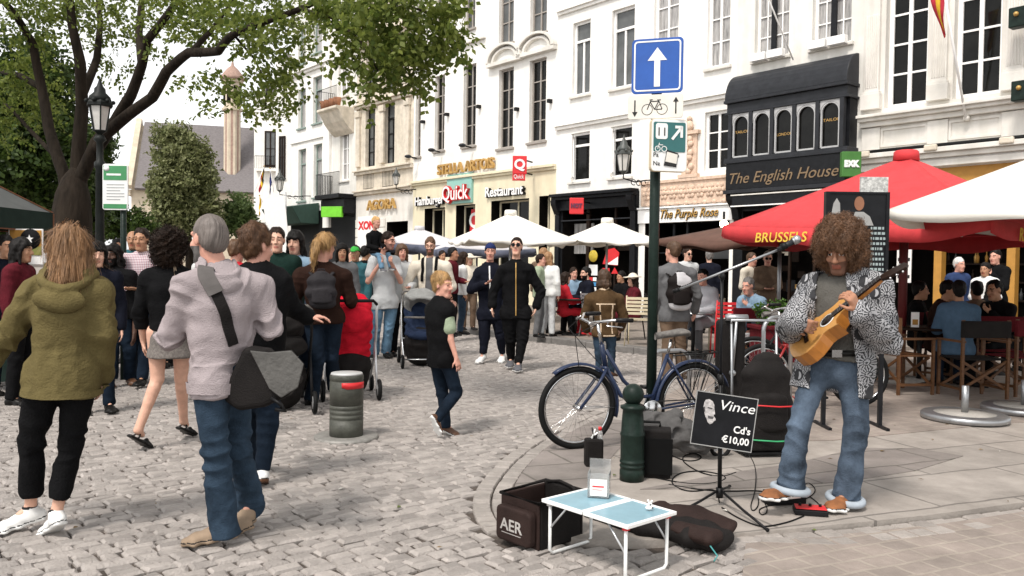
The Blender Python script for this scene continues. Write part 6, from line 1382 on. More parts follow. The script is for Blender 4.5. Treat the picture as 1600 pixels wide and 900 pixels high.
        if kind in ('short', 'crop'):
            v = vol; F_.ell(hp(0,-.013-v*.75,.041+v*.85), np.array([.0738+v*.42,.0945+v*.45,.0888+v*.55])*k, A, .0); F_.ell(hp(0,-.045,.0), np.array([.0725+v*.2,.062+v*.4,.075])*k, A, .02*k)
            F_.plane(hp(0,0,.002+front), s.fd*.95 - s.fu)
            for q in (-1, 1): F_.ell(hp(q*.05,.088,.088), np.array([.022,.03,.026])*k, A, .012*k, 'd')
        elif kind == 'pony':
            shell(.012); p = [hp(0,-.11,.03), hp(.0,-.155,.0), hp(.015,-.165,-.07), hp(.03,-.155,-.07-length*.5), hp(.035,-.14,-.07-length)]
            for a, b, r0, r1 in zip(p, p[1:], (.025,.036,.04,.03), (.036,.04,.03,.012)): F_.cap(a, b, r0*k, r1*k, .02*k)
            F_.ell(hp(0,-.115,.03), np.array([.03,.03,.03])*k, A, .01)
        elif kind in ('long', 'bob'):
            shell(vol+.006, -.005, .75); L = length
            F_.loft([(hp(0,-.045,.03), .085*k, .066*k, s.fx), (hp(0,-.055,-.06), .094*k, .060*k, s.fx), (hp(0,-.06,-.06)-ax*L*.6*k, .10*k, .052*k, s.fx), (hp(0,-.055,-.06)-ax*L*k, .085*k, .03*k, s.fx)], .02)
            for q in (-1, 1): F_.cap(hp(q*.07,.03,.03), hp(q*.082,.015,-.09)-ax*(L*.35)*k, .022*k, .016*k, .02*k)
            F_.ell(hp(0,.11,-.03), np.array([.056,.06,.09])*k, A, .01, 'd')
            if kind == 'bob': F_.cap(hp(-.05,.078,.062), hp(.05,.078,.062), .022*k, None, .01)
        elif kind in ('afro', 'curly'):
            v = vol; F_.ell(hp(0,-.032,.052), np.array([.082+v,.098+v,.092+v*.9])*k, A, .0); F_.ell(hp(0,-.05,-.04), np.array([.08+v,.07+v*.8,.07+v*.6])*k, A, .04); F_.ell(hp(0,.125,-.052), np.array([.074,.105,.112])*k, A, .02, 'd')
        if noise: F_.bump(noise, 55 if kind not in ('afro','curly') else 42, seed)
        V, Q = F_.skin(1); N_ = normals(V, Q); rr = np.random.default_rng(seed)
        if kind not in ('afro', 'curly'):
            d = V - c; az = np.arctan2(d@s.fx, -(d@s.fd)); V = V + N_*(.0018*np.sin(az*34 + 3*np.sin(d@s.fu*20) + 2*np.sin(az*9)))[:, None]*s.S
        o = np_mesh('hair', V, Q, m, s.root)
        if strands:
            L_ = V - c; ok = np.where(~(((L_@s.fd) > .052*k) & ((L_@s.fu) < .055*k) & (np.abs(L_@s.fx) < .075*k)))[0]; I = ok[rr.integers(0, len(ok), strands)]; P_ = V[I]; n = N_[I]; g = np.tile(-ax, (strands, 1)) if kind in ('long','pony','bob') else rr.normal(size=(strands, 3))*.6 - s.fu + s.fd*.2
            fl = g - n*(g*n).sum(1, keepdims=True); fl /= np.linalg.norm(fl, axis=1, keepdims=True)+1e-6; sd_ = np.cross(fl, n); vs = []; K = 5
            if kind in ('afro', 'curly'):
                K = 9; R_ = rr.uniform(.006, .013, (strands, 1)); ph = rr.uniform(0, 6.3, (strands, 1)); ax2 = n + rr.normal(0, .45, (strands, 3)); u1 = np.cross(ax2, rr.normal(size=(strands, 3))); u1 /= np.linalg.norm(u1, axis=1, keepdims=True); u2 = np.cross(ax2, u1)
                for i in range(K+1):
                    t = i/K; a = ph + t*9; q = P_ + n*(t*slen*rr.uniform(.85,1.15) - .012) + (u1*np.cos(a) + u2*np.sin(a))*R_; wv = np.cross(n, u1)*swid; vs += [q-wv, q+wv]
            else:
                ln = slen*rr.uniform(.6, 1.3, (strands, 1)); ph = rr.uniform(0, 6.3, (strands, 1))
                for i in range(K+1):
                    t = i/K; q = P_ + fl*ln*(t-.3) + n*(.002+.004*np.sin(t*3.1)) + sd_*(.006*np.sin(ph+t*3)); wv = sd_*swid*(1-.6*t); vs += [q-wv, q+wv]
            Vs = np.stack(vs, 1); nv = Vs.shape[1]; base = np.arange(strands)[:, None]*nv; Qs = np.concatenate([np.concatenate([base+2*i, base+2*i+1, base+2*i+3, base+2*i+2], 1) for i in range(K)])
            me = o.data; V2 = np.concatenate([V, Vs.reshape(-1, 3)]); Q2 = np.concatenate([Q, Qs+len(V)]); bpy.data.objects.remove(o); bpy.data.meshes.remove(me); o = np_mesh('hair', V2, Q2, m, s.root)
        return o
    def glasses(s, dark=False):
        hp, k = s.hp, s.hk; m = m_black; mb = MB(); gl = MB()
        for q in (-1, 1):
            c = [hp(q*.033+.024*math.cos(a), .108-.018*abs(math.cos(a)*.5*q+.3), .010+.018*math.sin(a)*(1.0 if math.sin(a) > 0 else 1.1)) for a in [2*math.pi*i/14 for i in range(14)]]
            mb.tube(c, .0022*k*(1.6 if dark else 1), m, 5, closed=True); mb.tube([hp(q*.056,.098,.014), hp(q*.078,.02,.014), hp(q*.077,-.02,.006)], .002*k, m, 5)
            if dark: gl.raw(c, [tuple(range(14))], mat('dark_lens', (.008,.008,.009), .08, spec=.6))
        mb.tube([hp(-.010,.110,.012), hp(.010,.110,.012)], .002*k, m, 5); o = mb.build('sunglasses' if dark else 'glasses', s.root)
        if dark: gl.build('lens', o)
    def cap(s, m, brim=True, back=False):
        hp, k = s.hp, s.hk; A = np.array([s.fx, s.fd, s.fu]); F_ = Field(s.J['hd']-.22, s.J['hd']+.24, max(.006, s.h*.8)); F_.ell(hp(0,-.010,.046), np.array([.083,.104,.092])*k, A); F_.plane(hp(0,0,.046), -s.fu + s.fd*.12)
        if brim: q = -1 if back else 1; F_.loft([(hp(0,q*.07,.052), .068*k, .006*k, s.fx), (hp(0,q*.165,.040), .050*k, .005*k, s.fx)], .01)
        F_.cap(hp(0,0,.136), hp(0,0,.140), .007*k); V, Q = F_.skin(1); return np_mesh('cap', V, Q, m, s.root)
    def strip(s, pts, w_, th, m, name='strap', parent=True, field=None, off=.006, sub=10):
        """a flat band that lies on the clothes"""
        P_ = []; pts = [V3(p) for p in pts]
        for a, b in zip(pts, pts[1:]): P_ += [a+(b-a)*i/sub for i in range(sub)]
        P_.append(pts[-1]); P_ = np.array(P_)
        if field is not None:
            P_ = field.cling(P_, off)
            for _ in range(2): P_[1:-1] = P_[1:-1]*.5 + .25*(P_[:-2]+P_[2:])
            P_ = field.cling(P_, off, 4); e = np.eye(3)*.008; n = np.stack([field.at(P_+q)-field.at(P_-q) for q in e], -1); n /= np.linalg.norm(n, axis=1, keepdims=True)+1e-9
        else: n = np.tile(np.array([0,-1.,0]), (len(P_), 1))
        t = np.gradient(P_, axis=0); t /= np.linalg.norm(t, axis=1, keepdims=True)+1e-9; sd_ = np.cross(t, n); sd_ /= np.linalg.norm(sd_, axis=1, keepdims=True)+1e-9; mb = MB(); vs = []; fs = []
        for i in range(len(P_)):
            for a, b in ((-1,0),(1,0),(1,1),(-1,1)): vs.append(P_[i]+sd_[i]*a*w_/2+n[i]*b*th)
        for i in range(len(P_)-1):
            for j in range(4): fs.append((i*4+j, i*4+(j+1)%4, i*4+4+(j+1)%4, i*4+4+j))
        fs += [(0,1,2,3), tuple(len(vs)-4+i for i in (3,2,1,0))]; mb.raw(vs, fs, m); return mb, name
# ------------------------------------------------------------------ the people in front, posed from the photo
def px_joints(loc, Y0, spec):
    J = {}
    for k, v in spec.items():
        if k in ('fd','fu','pL','pR','dL','dR','cL','cR'): J[k] = v
        else: J[k] = P(v[0], v[1], Y0 + (v[2] if len(v) > 2 else 0)) - loc
    return J
def px_person(label, foot, spec, **k):
    g = G(*foot, k.pop('gz', 0.0)); return Person(label, px_joints(g, g.y, spec), g, **k)
f_olive = fabric('olive_cotton', (.125,.10,.042), .15); f_black = fabric('black_cotton', (.012,.012,.013), .25); f_navy = fabric('navy_cotton', (.016,.018,.03), .25)
f_lilac = fabric('pale_lilac_knit', (.36,.31,.315), .10, .5, bscale=160); f_denim = fabric('blue_denim', (.028,.046,.070), .45, .4, 5, bscale=140); f_denimd = fabric('dark_denim', (.018,.030,.050), .4, .4, 5, bscale=140); f_deniml = fabric('light_denim', (.13,.23,.33), .35, .4, 5, bscale=140)
f_denimm = fabric('faded_denim', (.062,.084,.115), .7, .4, 3.5, bscale=140)
f_white = fabric('white_cotton', (.72,.72,.70), .05); f_grey = fabric('grey_cotton', (.125,.125,.128), .15); f_lgrey = fabric('light_grey_cotton', (.52,.53,.53), .08); f_cream = fabric('cream_cotton', (.66,.60,.50), .08); f_brown = fabric('brown_wool', (.045,.022,.016), .25); f_maroon = fabric('maroon_cotton', (.09,.012,.018), .25)
f_tweed = fabric('grey_tweed', (.19,.17,.155), .35, .6, 60, bscale=200); f_green = fabric('bottle_green', (.02,.05,.04), .25); f_teal = fabric('teal_cotton', (.04,.12,.14), .2); f_red = fabric('red_cotton', (.42,.02,.03), .2); f_sage = fabric('sage_cotton', (.30,.36,.25), .1)
f_shear = fabric('brown_suede', (.075,.045,.022), .25); f_fleece = fabric('cream_fleece', (.62,.48,.34), .1, .9, 30, bscale=60); f_tan = fabric('tan_chino', (.14,.095,.065), .2); f_ltee = fabric('pale_blue_cotton', (.22,.32,.42), .15)
l_white = mat('white_leather', (.72,.72,.70), .45, var=.05); l_black = mat('black_leather', (.014,.013,.012), .4, var=.3); l_tan = mat('tan_suede', (.26,.19,.13), .85, var=.2); l_brown = mat('brown_leather', (.10,.045,.022), .5, var=.2); l_orange = mat('orange_brown_suede', (.22,.085,.03), .8, var=.3, vscale=16); l_grey = mat('grey_mesh', (.10,.10,.11), .8)
def plaid_mat(name, a, b, c, s=16):
    m = bpy.data.materials.new(name); m.use_nodes = True; t = m.node_tree; N = t.nodes; L = t.links; tc = N.new('ShaderNodeTexCoord'); out = None
    for ax, col in (('X', b), ('Z', c)):
        w_ = N.new('ShaderNodeTexWave'); w_.bands_direction = ax; w_.inputs['Scale'].default_value = s; w_.inputs['Distortion'].default_value = .4; L.new(tc.outputs['Object'], w_.inputs[0])
        r_ = N.new('ShaderNodeValToRGB'); r_.color_ramp.elements[0].position = .45; r_.color_ramp.elements[1].position = .6; r_.color_ramp.elements[0].color = (*(a if out is None else (1,1,1)), 1); r_.color_ramp.elements[1].color = (*col, 1); L.new(w_.outputs[0], r_.inputs[0])
        if out is None: out = r_.outputs[0]
        else: mx = N.new('ShaderNodeMix'); mx.data_type = 'RGBA'; mx.inputs[0].default_value = .4; L.new(out, mx.inputs[6]); L.new(r_.outputs[0], mx.inputs[7]); out = mx.outputs[2]
    L.new(out, N['Principled BSDF'].inputs[0]); N['Principled BSDF'].inputs['Roughness'].default_value = .85; return m
f_plaid = plaid_mat('plaid_cotton', (.38,.08,.10), (.55,.50,.52), (.08,.06,.14))
f_stripe = plaid_mat('striped_cotton', (.10,.10,.12), (.30,.30,.34), (.08,.08,.1), 30)
def sun_print():
    """black and white print of suns, moons and leaves on the jacket"""
    m = bpy.data.materials.new('sun_moon_print'); m.use_nodes = True; t = m.node_tree; N = t.nodes; L = t.links; b = N['Principled BSDF']; b.inputs['Roughness'].default_value = .85
    tc = N.new('ShaderNodeTexCoord'); vo = N.new('ShaderNodeTexVoronoi'); vo.voronoi_dimensions = '2D'; vo.inputs['Scale'].default_value = 12.5; vo.inputs['Randomness'].default_value = .7
    sp = N.new('ShaderNodeSeparateXYZ'); cb = N.new('ShaderNodeCombineXYZ'); L.new(tc.outputs['Object'], sp.inputs[0]); ad = N.new('ShaderNodeMath'); ad.operation = 'MULTIPLY_ADD'; ad.inputs[1].default_value = -.7; L.new(sp.outputs[1], ad.inputs[0]); L.new(sp.outputs[0], ad.inputs[2])
    L.new(ad.outputs[0], cb.inputs[0]); L.new(sp.outputs[2], cb.inputs[1]); L.new(cb.outputs[0], vo.inputs['Vector'])
    sb = N.new('ShaderNodeVectorMath'); sb.operation = 'SUBTRACT'; L.new(cb.outputs[0], sb.inputs[0]); L.new(vo.outputs['Position'], sb.inputs[1])
    s2 = N.new('ShaderNodeSeparateXYZ'); L.new(sb.outputs[0], s2.inputs[0]); at2 = N.new('ShaderNodeMath'); at2.operation = 'ARCTAN2'; L.new(s2.outputs[1], at2.inputs[0]); L.new(s2.outputs[0], at2.inputs[1])
    def M(op, a, b_=None, c=None):
        n = N.new('ShaderNodeMath'); n.operation = op
        for i, x in enumerate((a, b_, c)):
            if x is None: continue
            if isinstance(x, (int, float)): n.inputs[i].default_value = x
            else: L.new(x, n.inputs[i])
        return n.outputs[0]
    ln = N.new('ShaderNodeVectorMath'); ln.operation = 'LENGTH'; L.new(sb.outputs[0], ln.inputs[0]); d = ln.outputs['Value']
    rays = M('GREATER_THAN', M('SINE', M('MULTIPLY', at2.outputs[0], 15.0)), M('MULTIPLY_ADD', d, 39.0, -1.25)); ring = M('MULTIPLY', rays, M('GREATER_THAN', d, .020))
    disc = M('LESS_THAN', d, .016); nz = N.new('ShaderNodeTexNoise'); nz.inputs['Scale'].default_value = 75; L.new(cb.outputs[0], nz.inputs[0]); face = M('MULTIPLY', disc, M('GREATER_THAN', nz.outputs[0], .46))
    n2 = N.new('ShaderNodeTexWave'); n2.inputs['Scale'].default_value = 24; n2.inputs['Distortion'].default_value = 9; n2.inputs['Detail Scale'].default_value = 2.2; L.new(cb.outputs[0], n2.inputs[0]); leaf = M('MULTIPLY', M('GREATER_THAN', n2.outputs[0], .62), M('GREATER_THAN', d, .038))
    mo = M('MULTIPLY', M('LESS_THAN', d, .023), M('GREATER_THAN', M('ADD', s2.outputs[0], M('MULTIPLY', d, .2)), .004))
    sel = N.new('ShaderNodeSeparateColor'); L.new(vo.outputs['Color'], sel.inputs[0]); ismoon = M('GREATER_THAN', sel.outputs[0], .68)
    sun = M('MAXIMUM', ring, face); mix = M('ADD', M('MULTIPLY', mo, ismoon), M('MULTIPLY', sun, M('SUBTRACT', 1.0, ismoon))); tot = M('MINIMUM', M('MAXIMUM', mix, leaf), 1.0)
    mx = N.new('ShaderNodeMix'); mx.data_type = 'RGBA'; mx.inputs[6].default_value = (.022,.022,.025,1); mx.inputs[7].default_value = (.36,.36,.37,1); L.new(tot, mx.inputs[0]); L.new(mx.outputs[2], b.inputs[0]); return m
f_sun = sun_print()
RES_NEAR, RES_MID, RES_FAR = .0068, .010, .015

# woman in the olive jacket
p = px_person('woman with long auburn hair in an olive hooded jacket and black cropped trousers', (78, 838), dict(hd=(106,394), nk=(108,438), sL=(60,455,-.03), sR=(152,457,.03), eL=(12,525,-.02), wL=(-30,585,.05), eR=(161,525,.02), wR=(160,588,.14), hL=(72,588,-.02), hR=(126,588,.03), kL=(50,688,.02), kR=(112,690,.05), aL=(48,795,.10), aR=(88,802,.02), tL=(2,822,.02), tR=(72,834,.12), fd=(-.80,.55,-.05)), H=1.70, tone='fair', sex='f', res=RES_NEAR, seed=1)
p.hair_m = HR; p.body(); p.trousers(f_black, .012, hem=-.085, flare=.006, amp=.008); p.shirt(f_olive, .024, hem=.10, flare=.03, name='hooded_jacket', cuff=True, base=.0025, amp=.018); p.band(.075, .03, f_olive, 'hem_band'); p.hood(f_olive, 1.15); p.shoes(l_white, l_white); p.hair('long', HR, .15, strands=2600, seed=2, slen=.15, swid=.0012)
# man in the lilac hooded jumper
hood = px_person('grey haired bearded man in a pale lilac hooded jumper with a shoulder bag', (335, 848), dict(hd=(326,376), nk=(340,424), sL=(292,448,-.10), sR=(404,450,.10), eL=(263,528,-.06), wL=(298,508,.26), eR=(424,512,.12), wR=(400,500,.40), hL=(330,598,-.06), hR=(366,598,.07), kL=(338,706,-.06), kR=(372,700,.14), aL=(350,818,-.02), aR=(392,784,.28), tL=(288,846,-.06), tR=(378,812,.16), fd=(-.80,.58,-.02)), H=1.80, tone='pink', res=RES_NEAR, seed=2, fat=.98)
hood.hair_m = HGR; hood.beard = True; hood.body(); hood.trousers(f_denim, .013, hem=.06, flare=.022, amp=.011); hood.shirt(f_lilac, .017, hem=.06, name='hooded_jumper', cuff=True, amp=.019, base=.002); hood.band(.035, .055, f_lilac, 'rib_hem'); hood.hood(f_lilac, .86); hood.shoes(l_tan, l_tan); hood.hair('crop', hair_mat('grizzled', (.14,.118,.105)), vol=.0025, noise=.001)
mb = MB(); q = hood.J; T_ = MB(); c = hood.mh - hood.xh*.16 - np.array([0,0,.02]); mb.box(Vector(c)-Vector((.012,.01,.02)), Vector(c)+Vector((.0,.0,.02)), m_red)
# the musician
mus = px_person('musician with a curly brown afro in a black and white sun print jacket playing guitar', (1275, 793), dict(hd=(1312,393,-.04), nk=(1326,434,.03), sL=(1370,450,-.05), sR=(1276,452,.08), eL=(1386,535,-.10), wL=(1340,486,-.36), eR=(1233,512,.02), wR=(1243,500,-.24), hL=(1332,578,-.02), hR=(1276,578,.03), kL=(1338,672,-.05), kR=(1248,668,-.12), aL=(1322,772,.0), aR=(1236,756,-.12), tL=(1296,796,-.16), tR=(1196,774,-.20), fd=(-.55,-.74,-.36), dL=(-.42,-.18,.75), pL=(-.55,.75,-.1), cL=1.05, dR=(.55,-.10,-.25), pR=(.25,.9,.2), cR=.75), H=1.82, tone='brown', res=.0065, gz=.025, seed=3)
mus.hair_m = HB; mus.beard = 'stubble'; mus.body(); mus.trousers(f_denimm, .007, hem=.045, flare=.034, amp=.012); mus.shirt(fabric('charcoal_tee', (.10,.095,.085), .15), .012, sleeve='short', hem=-.06, name='tee_shirt', amp=.004)
mus.shirt(f_sun, .034, hem=.13, flare=.035, name='printed_jacket', open_front=(.13,.075), amp=.017, base=.003, collar=None); mus.shoes(l_orange, l_white)
mus.hair('afro', hair_mat('brown_afro', (.115,.055,.025)), vol=.053, strands=6500, seed=5, noise=.012, slen=.034, swid=.0011, res=.007)
ax = nrm(mus.J['nk']-mus.mh); mb = MB(); bt = mus.mh + ax*.10
mb.tube([bt + (mus.xh*math.cos(a)*.172 + mus.front*math.sin(a)*.128) for a in [2*math.pi*i/28 for i in range(28)]], .020, l_black, 6, closed=True); b_ = bt+mus.front*.14; mb.box(Vector(b_)-Vector((.03,.012,.022)), Vector(b_)+Vector((.03,.012,.022)), m_chrome); mb.build('belt', mus.root)
for s_ in 'LR':
    kn, an = mus.J['k'+s_], mus.J['a'+s_]; d = nrm(an-kn); e = an + d*.03; x = np.cross(d, mus.front); x = nrm(x); y = np.cross(d, x); mb = MB()
    mb.tube([e + (x*math.cos(a)+y*math.sin(a))*.098 for a in [2*math.pi*i/20 for i in range(20)]], .022, mat('denim_inside', (.30,.34,.38), .9, var=.2), 8, closed=True); mb.build('turn_up', mus.root)
mb = MB(); mb.tube([mus.J['nk']+(mus.xs*math.cos(a)*.062+mus.front*math.sin(a)*.062)+ax*.012 for a in [2*math.pi*i/20 for i in range(20)]], .010, l_black, 6, closed=True); mb.build('neck_cord', mus.root)
# boy
p = px_person('blond boy in a black sleeveless vest and jeans looking back over his shoulder', (690, 681), dict(hd=(692,447), nk=(688,472), sL=(677,484,.10), sR=(699,485,-.08), eL=(699,508,.20), wL=(706,486,.16), eR=(704,530,-.11), wR=(713,560,-.12), hL=(683,562,.08), hR=(698,562,-.05), kL=(692,614,.12), kR=(714,613,.02), aL=(697,664,.06), aR=(684,652,-.10), tL=(712,676,.05), tR=(688,681,-.08), fd=(.85,-.52,-.04), cL=.9), H=1.30, head_k=1.16, tone='pink', res=.0085, seed=4)
p.hair_m = HG; p.body(); p.trousers(f_denimd, .012, hem=.04, amp=.008); p.shirt(f_sage, .012, sleeve='short', hem=-.16, name='tee_shirt'); p.shirt(f_black, .026, sleeve='none', hem=.09, name='vest', collar=.016, amp=.004); p.shoes(l_brown, l_white); p.hair('short', HG, vol=.016, strands=1800, slen=.045, swid=.0012, noise=.003)
# two men walking
p = px_person('man in sunglasses in an all black zipped jacket and black trousers walking towards us', (808, 578), dict(hd=(807,386), nk=(806,411,.02), sL=(827,421,0), sR=(786,422,0), eL=(845,456,.03), wL=(838,479,-.02), eR=(770,457,.04), wR=(769,478,-.03), hL=(818,490,0), hR=(794,490,0), kL=(816,530,-.08), kR=(798,531,.06), aL=(810,567,-.20), aR=(798,560,.18), tL=(808,580,-.42), tR=(796,573,-.02), fd=(-.12,-.97,.16)), H=1.86, tone='fair', res=RES_MID, fat=1.02, seed=5)
p.hair_m = HD; p.body(); p.trousers(f_black, .024, hem=.01, flare=.0, taper=.012); p.shirt(f_black, .020, hem=.07, collar=.015, name='zipped_jacket', cuff=True, amp=.011); p.shoes(l_grey, l_white); p.hair('crop', HD, vol=.007, noise=.001); p.glasses(dark=True)
mb, n = p.strip([p.J['nk']+p.front*.10+np.array([0,0,.0]), p.mh+p.front*.2-np.array([0,0,.03])], .012, .004, m_gold, field=p.top, off=.003); mb.build('zip', p.root)
p = px_person('man in a navy cap and navy zip top beside the man in sunglasses', (752, 566), dict(hd=(766,394), nk=(765,416,.02), sL=(783,425), sR=(749,426), eL=(797,456,.02), wL=(790,478,-.02), eR=(736,452,.02), wR=(757,444,-.22), hL=(777,491), hR=(757,491), kL=(782,525,.02), kR=(757,526,-.06), aL=(785,553,.12), aR=(755,554,-.08), tL=(782,566,-.06), tR=(744,568,-.26), fd=(.02,-1,-.05)), H=1.80, tone='pink', res=RES_MID, fat=1.05, seed=6)
p.hair_m = HK; p.body(); p.trousers(f_navy, .024, hem=-.02, taper=.012); p.shirt(f_navy, .024, hem=.08, hood=.6, name='zip_top', cuff=True); p.shoes(l_white, l_white); p.hair('crop', HK, vol=.006); p.cap(fabric('cap_navy', (.02,.03,.10), .15), brim=False)
mb, n = p.strip([p.J['nk']+p.front*.10, p.mh+p.front*.2+np.array([0,0,.06])], .02, .004, m_wht, field=p.top, off=.003); mb.build('zip', p.root)
# father with a child on his shoulders
fa = px_person('tall man in a white tee shirt and light jeans with a toddler on his shoulders', (592, 560), dict(hd=(607,377,-.05), nk=(598,401,.02), sL=(617,408,.13), sR=(584,408,-.10), eL=(626,440,.06), wL=(613,414,-.16), eR=(575,440,-.16), wR=(593,413,-.24), hL=(612,472,.06), hR=(590,472,-.05), kL=(607,514,.04), kR=(587,515,-.05), aL=(603,549,.10), aR=(585,551,-.02), tL=(612,559,-.12), tR=(578,562,-.22), fd=(.88,-.42,-.12), cL=.8, cR=.8), H=1.86, tone='pink', res=RES_MID, seed=7)
fa.hair_m = HD; fa.beard = 'stubble'; fa.body(); fa.trousers(f_deniml, .022, hem=.03, flare=.012); fa.shirt(f_lgrey, .020, sleeve='short', hem=.10, name='tee_shirt'); fa.shoes(l_black, l_black); fa.hair('short', HD, vol=.012); fa.glasses()
ch_ = px_person('blond toddler in a black jacket riding on the shoulders of the man in white', (592, 560), dict(hd=(588,348,-.02), nk=(585,364,.02), sL=(593,368,.08), sR=(577,369,-.05), eL=(598,380,.0), wL=(600,386,-.12), eR=(576,384,-.10), wR=(590,388,-.16), hL=(592,394,.07), hR=(583,394,-.05), kL=(606,396,-.02), kR=(592,399,-.20), aL=(610,418,-.10), aR=(597,420,-.28), tL=(616,421,-.16), tR=(603,424,-.36), fd=(.75,-.62,-.15)), H=.92, head_k=1.35, tone='pink', res=.010, seed=8)
ch_.hair_m = HG; ch_.body(); ch_.trousers(f_deniml, .012, hem=.0); ch_.shirt(f_black, .018, hem=.04, name='jacket'); ch_.shoes(l_grey, l_white); ch_.hair('short', HG, vol=.010)
# man with the grey pushchair
p = px_person('bearded man with glasses in a cream jacket pushing the grey pushchair', (668, 557), dict(hd=(672,385), nk=(672,407,.02), sL=(697,417), sR=(648,417), eL=(706,448,.0), wL=(686,466,-.30), eR=(633,446,.0), wR=(640,464,-.30), hL=(683,478), hR=(661,478), kL=(684,518), kR=(660,518), aL=(684,548), aR=(660,548), tL=(687,558,-.2), tR=(657,558,-.2), fd=(.0,-.98,-.15), cL=.9, cR=.9), H=1.84, tone='fair', res=RES_MID, seed=9)
p.hair_m = HB; p.beard = True; p.body(); p.trousers(f_tan, .018); p.shirt(f_grey, .014, hem=.02, name='tee_shirt'); p.shirt(f_cream, .026, hem=.12, name='jacket', open_front=(.065,.05)); p.shoes(l_brown, l_white); p.hair('short', HB, vol=.012); p.glasses()
for s_ in (-1, 1): mb, n = p.strip([p.J['nk']+p.xs*.10*s_+p.front*.03+np.array([0,0,.03]), p.J['nk']+p.xs*.11*s_+p.front*.16-np.array([0,0,.12]), p.J['nk']+p.xs*.13*s_+p.front*.15-np.array([0,0,.34])], .045, .012, f_black, field=p.top, off=.004); mb.build('rucksack_strap', p.root)
# person with blond ponytail
po = px_person('person with a long blond ponytail in a dark brown jumper pushing the red pushchair', (490, 633), dict(hd=(509,385), nk=(503,417,-.02), sL=(470,432,-.04), sR=(538,432,.04), eL=(461,475,.02), wL=(478,488,.30), eR=(548,468,.08), wR=(549,478,.40), hL=(489,497,-.03), hR=(522,497,.04), kL=(497,562,-.02), kR=(519,558,.10), aL=(487,618,.0), aR=(522,602,.30), tL=(478,634,.12), tR=(530,614,.46), fd=(.35,.92,-.1), cR=.9), H=1.80, tone='pink', res=.009, seed=10)
po.hair_m = HG; po.body(); po.trousers(f_denimd, .018, hem=.04, flare=.012); po.shirt(f_brown, .020, hem=.05, name='jumper', amp=.006); po.shoes(l_black, l_black); po.hair('pony', HG, .14, strands=1200, slen=.11, swid=.0014)
# man pushing the black carrycot
bc = px_person('man with thick brown hair in a black jacket reaching to a black carrycot', (402, 758), dict(hd=(402,388), nk=(405,424,-.02), sL=(372,440,-.05), sR=(434,440,.05), eL=(352,500,.05), wL=(378,520,.30), eR=(456,478,.12), wR=(481,496,.20), hL=(383,585,-.04), hR=(419,585,.04), kL=(392,665,.20), kR=(418,664,.04), aL=(392,722,.45), aR=(409,735,.0), tL=(394,735,.60), tR=(400,757,.16), fd=(.55,.82,-.1), dR=(.8,.3,.05), cR=.5), H=1.80, tone='pink', res=.0085, seed=11)
bc.hair_m = hair_mat('red_brown', (.095,.045,.020)); bc.body(); bc.trousers(f_denimd, .012, hem=.0, taper=.005); bc.shirt(f_black, .024, hem=.08, name='jacket', amp=.006); bc.shoes(l_white, l_brown); bc.hair('short', bc.hair_m, vol=.026, strands=2000, slen=.045, swid=.0013, noise=.005)
# woman with curly hair and skirt
cw = px_person('woman with thick dark curly hair in a black top and short grey tweed skirt', (225, 698), dict(hd=(269,392), nk=(266,422,-.01), sL=(232,436,-.05), sR=(300,436,.05), eL=(219,485,-.03), wL=(224,532,.05), eR=(309,485,.05), wR=(308,535,.08), hL=(245,520,-.03), hR=(284,520,.04), kL=(246,592,-.02), kR=(283,592,.12), aL=(216,672,-.14), aR=(287,658,.30), tL=(238,699,-.02), tR=(300,674,.42), fd=(.4,.9,0)), H=1.70, tone='fair', sex='f', res=.0085, seed=12)
cw.hair_m = HD; cw.bare = True; cw.body(); cw.shirt(f_black, .016, hem=-.02, name='top'); cw.skirt(f_tweed, .20, .045); cw.shoes(l_black, l_black, sandal=True); cw.hair('curly', HD, vol=.040, strands=2200, seed=6, noise=.010, slen=.04, swid=.0018)
mb, n = cw.strip([cw.J['nk']-cw.xs*.03+np.array([0,0,.03])-cw.front*.06, cw.J['nk']+cw.xs*(-.06)-cw.front*.14-np.array([0,0,.13]), cw.J['nk']-cw.xs*.17-cw.front*.12-np.array([0,0,.34])], .022, .004, l_tan, field=cw.top, off=.003); mb.build('bag_strap', cw.root)
# smiling man
p = px_person('smiling man with long dark locks in black with a red strap across his chest', (188, 604), dict(hd=(176,400), nk=(177,424,.02), sL=(204,434), sR=(154,434), eL=(213,478,.03), wL=(210,520,-.04), eR=(146,478,.02), wR=(148,518,-.05), hL=(192,494), hR=(170,494), kL=(204,546,.04), kR=(174,548,-.06), aL=(203,588,.16), aR=(173,590,-.08), tL=(214,602,.0), tR=(170,606,-.28), fd=(.05,-1,0)), H=1.76, tone='dark', res=RES_MID, seed=13)
p.hair_m = HK; p.beard = True; p.body(); p.trousers(f_denimd, .026, hem=.02, flare=.01); p.shirt(f_black, .022, hem=.05, name='jacket'); p.shoes(l_brown, l_brown); p.hair('long', HK, .12, noise=.006, vol=.014)
mb, n = p.strip([p.J['nk']-p.xs*.08+p.front*.10, p.J['nk']+p.xs*.02+p.front*.16-np.array([0,0,.16])], .05, .006, f_red, field=p.top, off=.004); mb.build('red_strap', p.root)
mb, n = p.strip([p.J['nk']-p.xs*.15+p.front*.12-np.array([0,0,.06]), p.J['nk']+p.xs*.06+p.front*.17-np.array([0,0,.24]), p.J['nk']+p.xs*.20+p.front*.10-np.array([0,0,.44])], .022, .006, fabric('blue_webbing', (.06,.16,.28)), field=p.top, off=.006); mb.build('blue_strap', p.root)
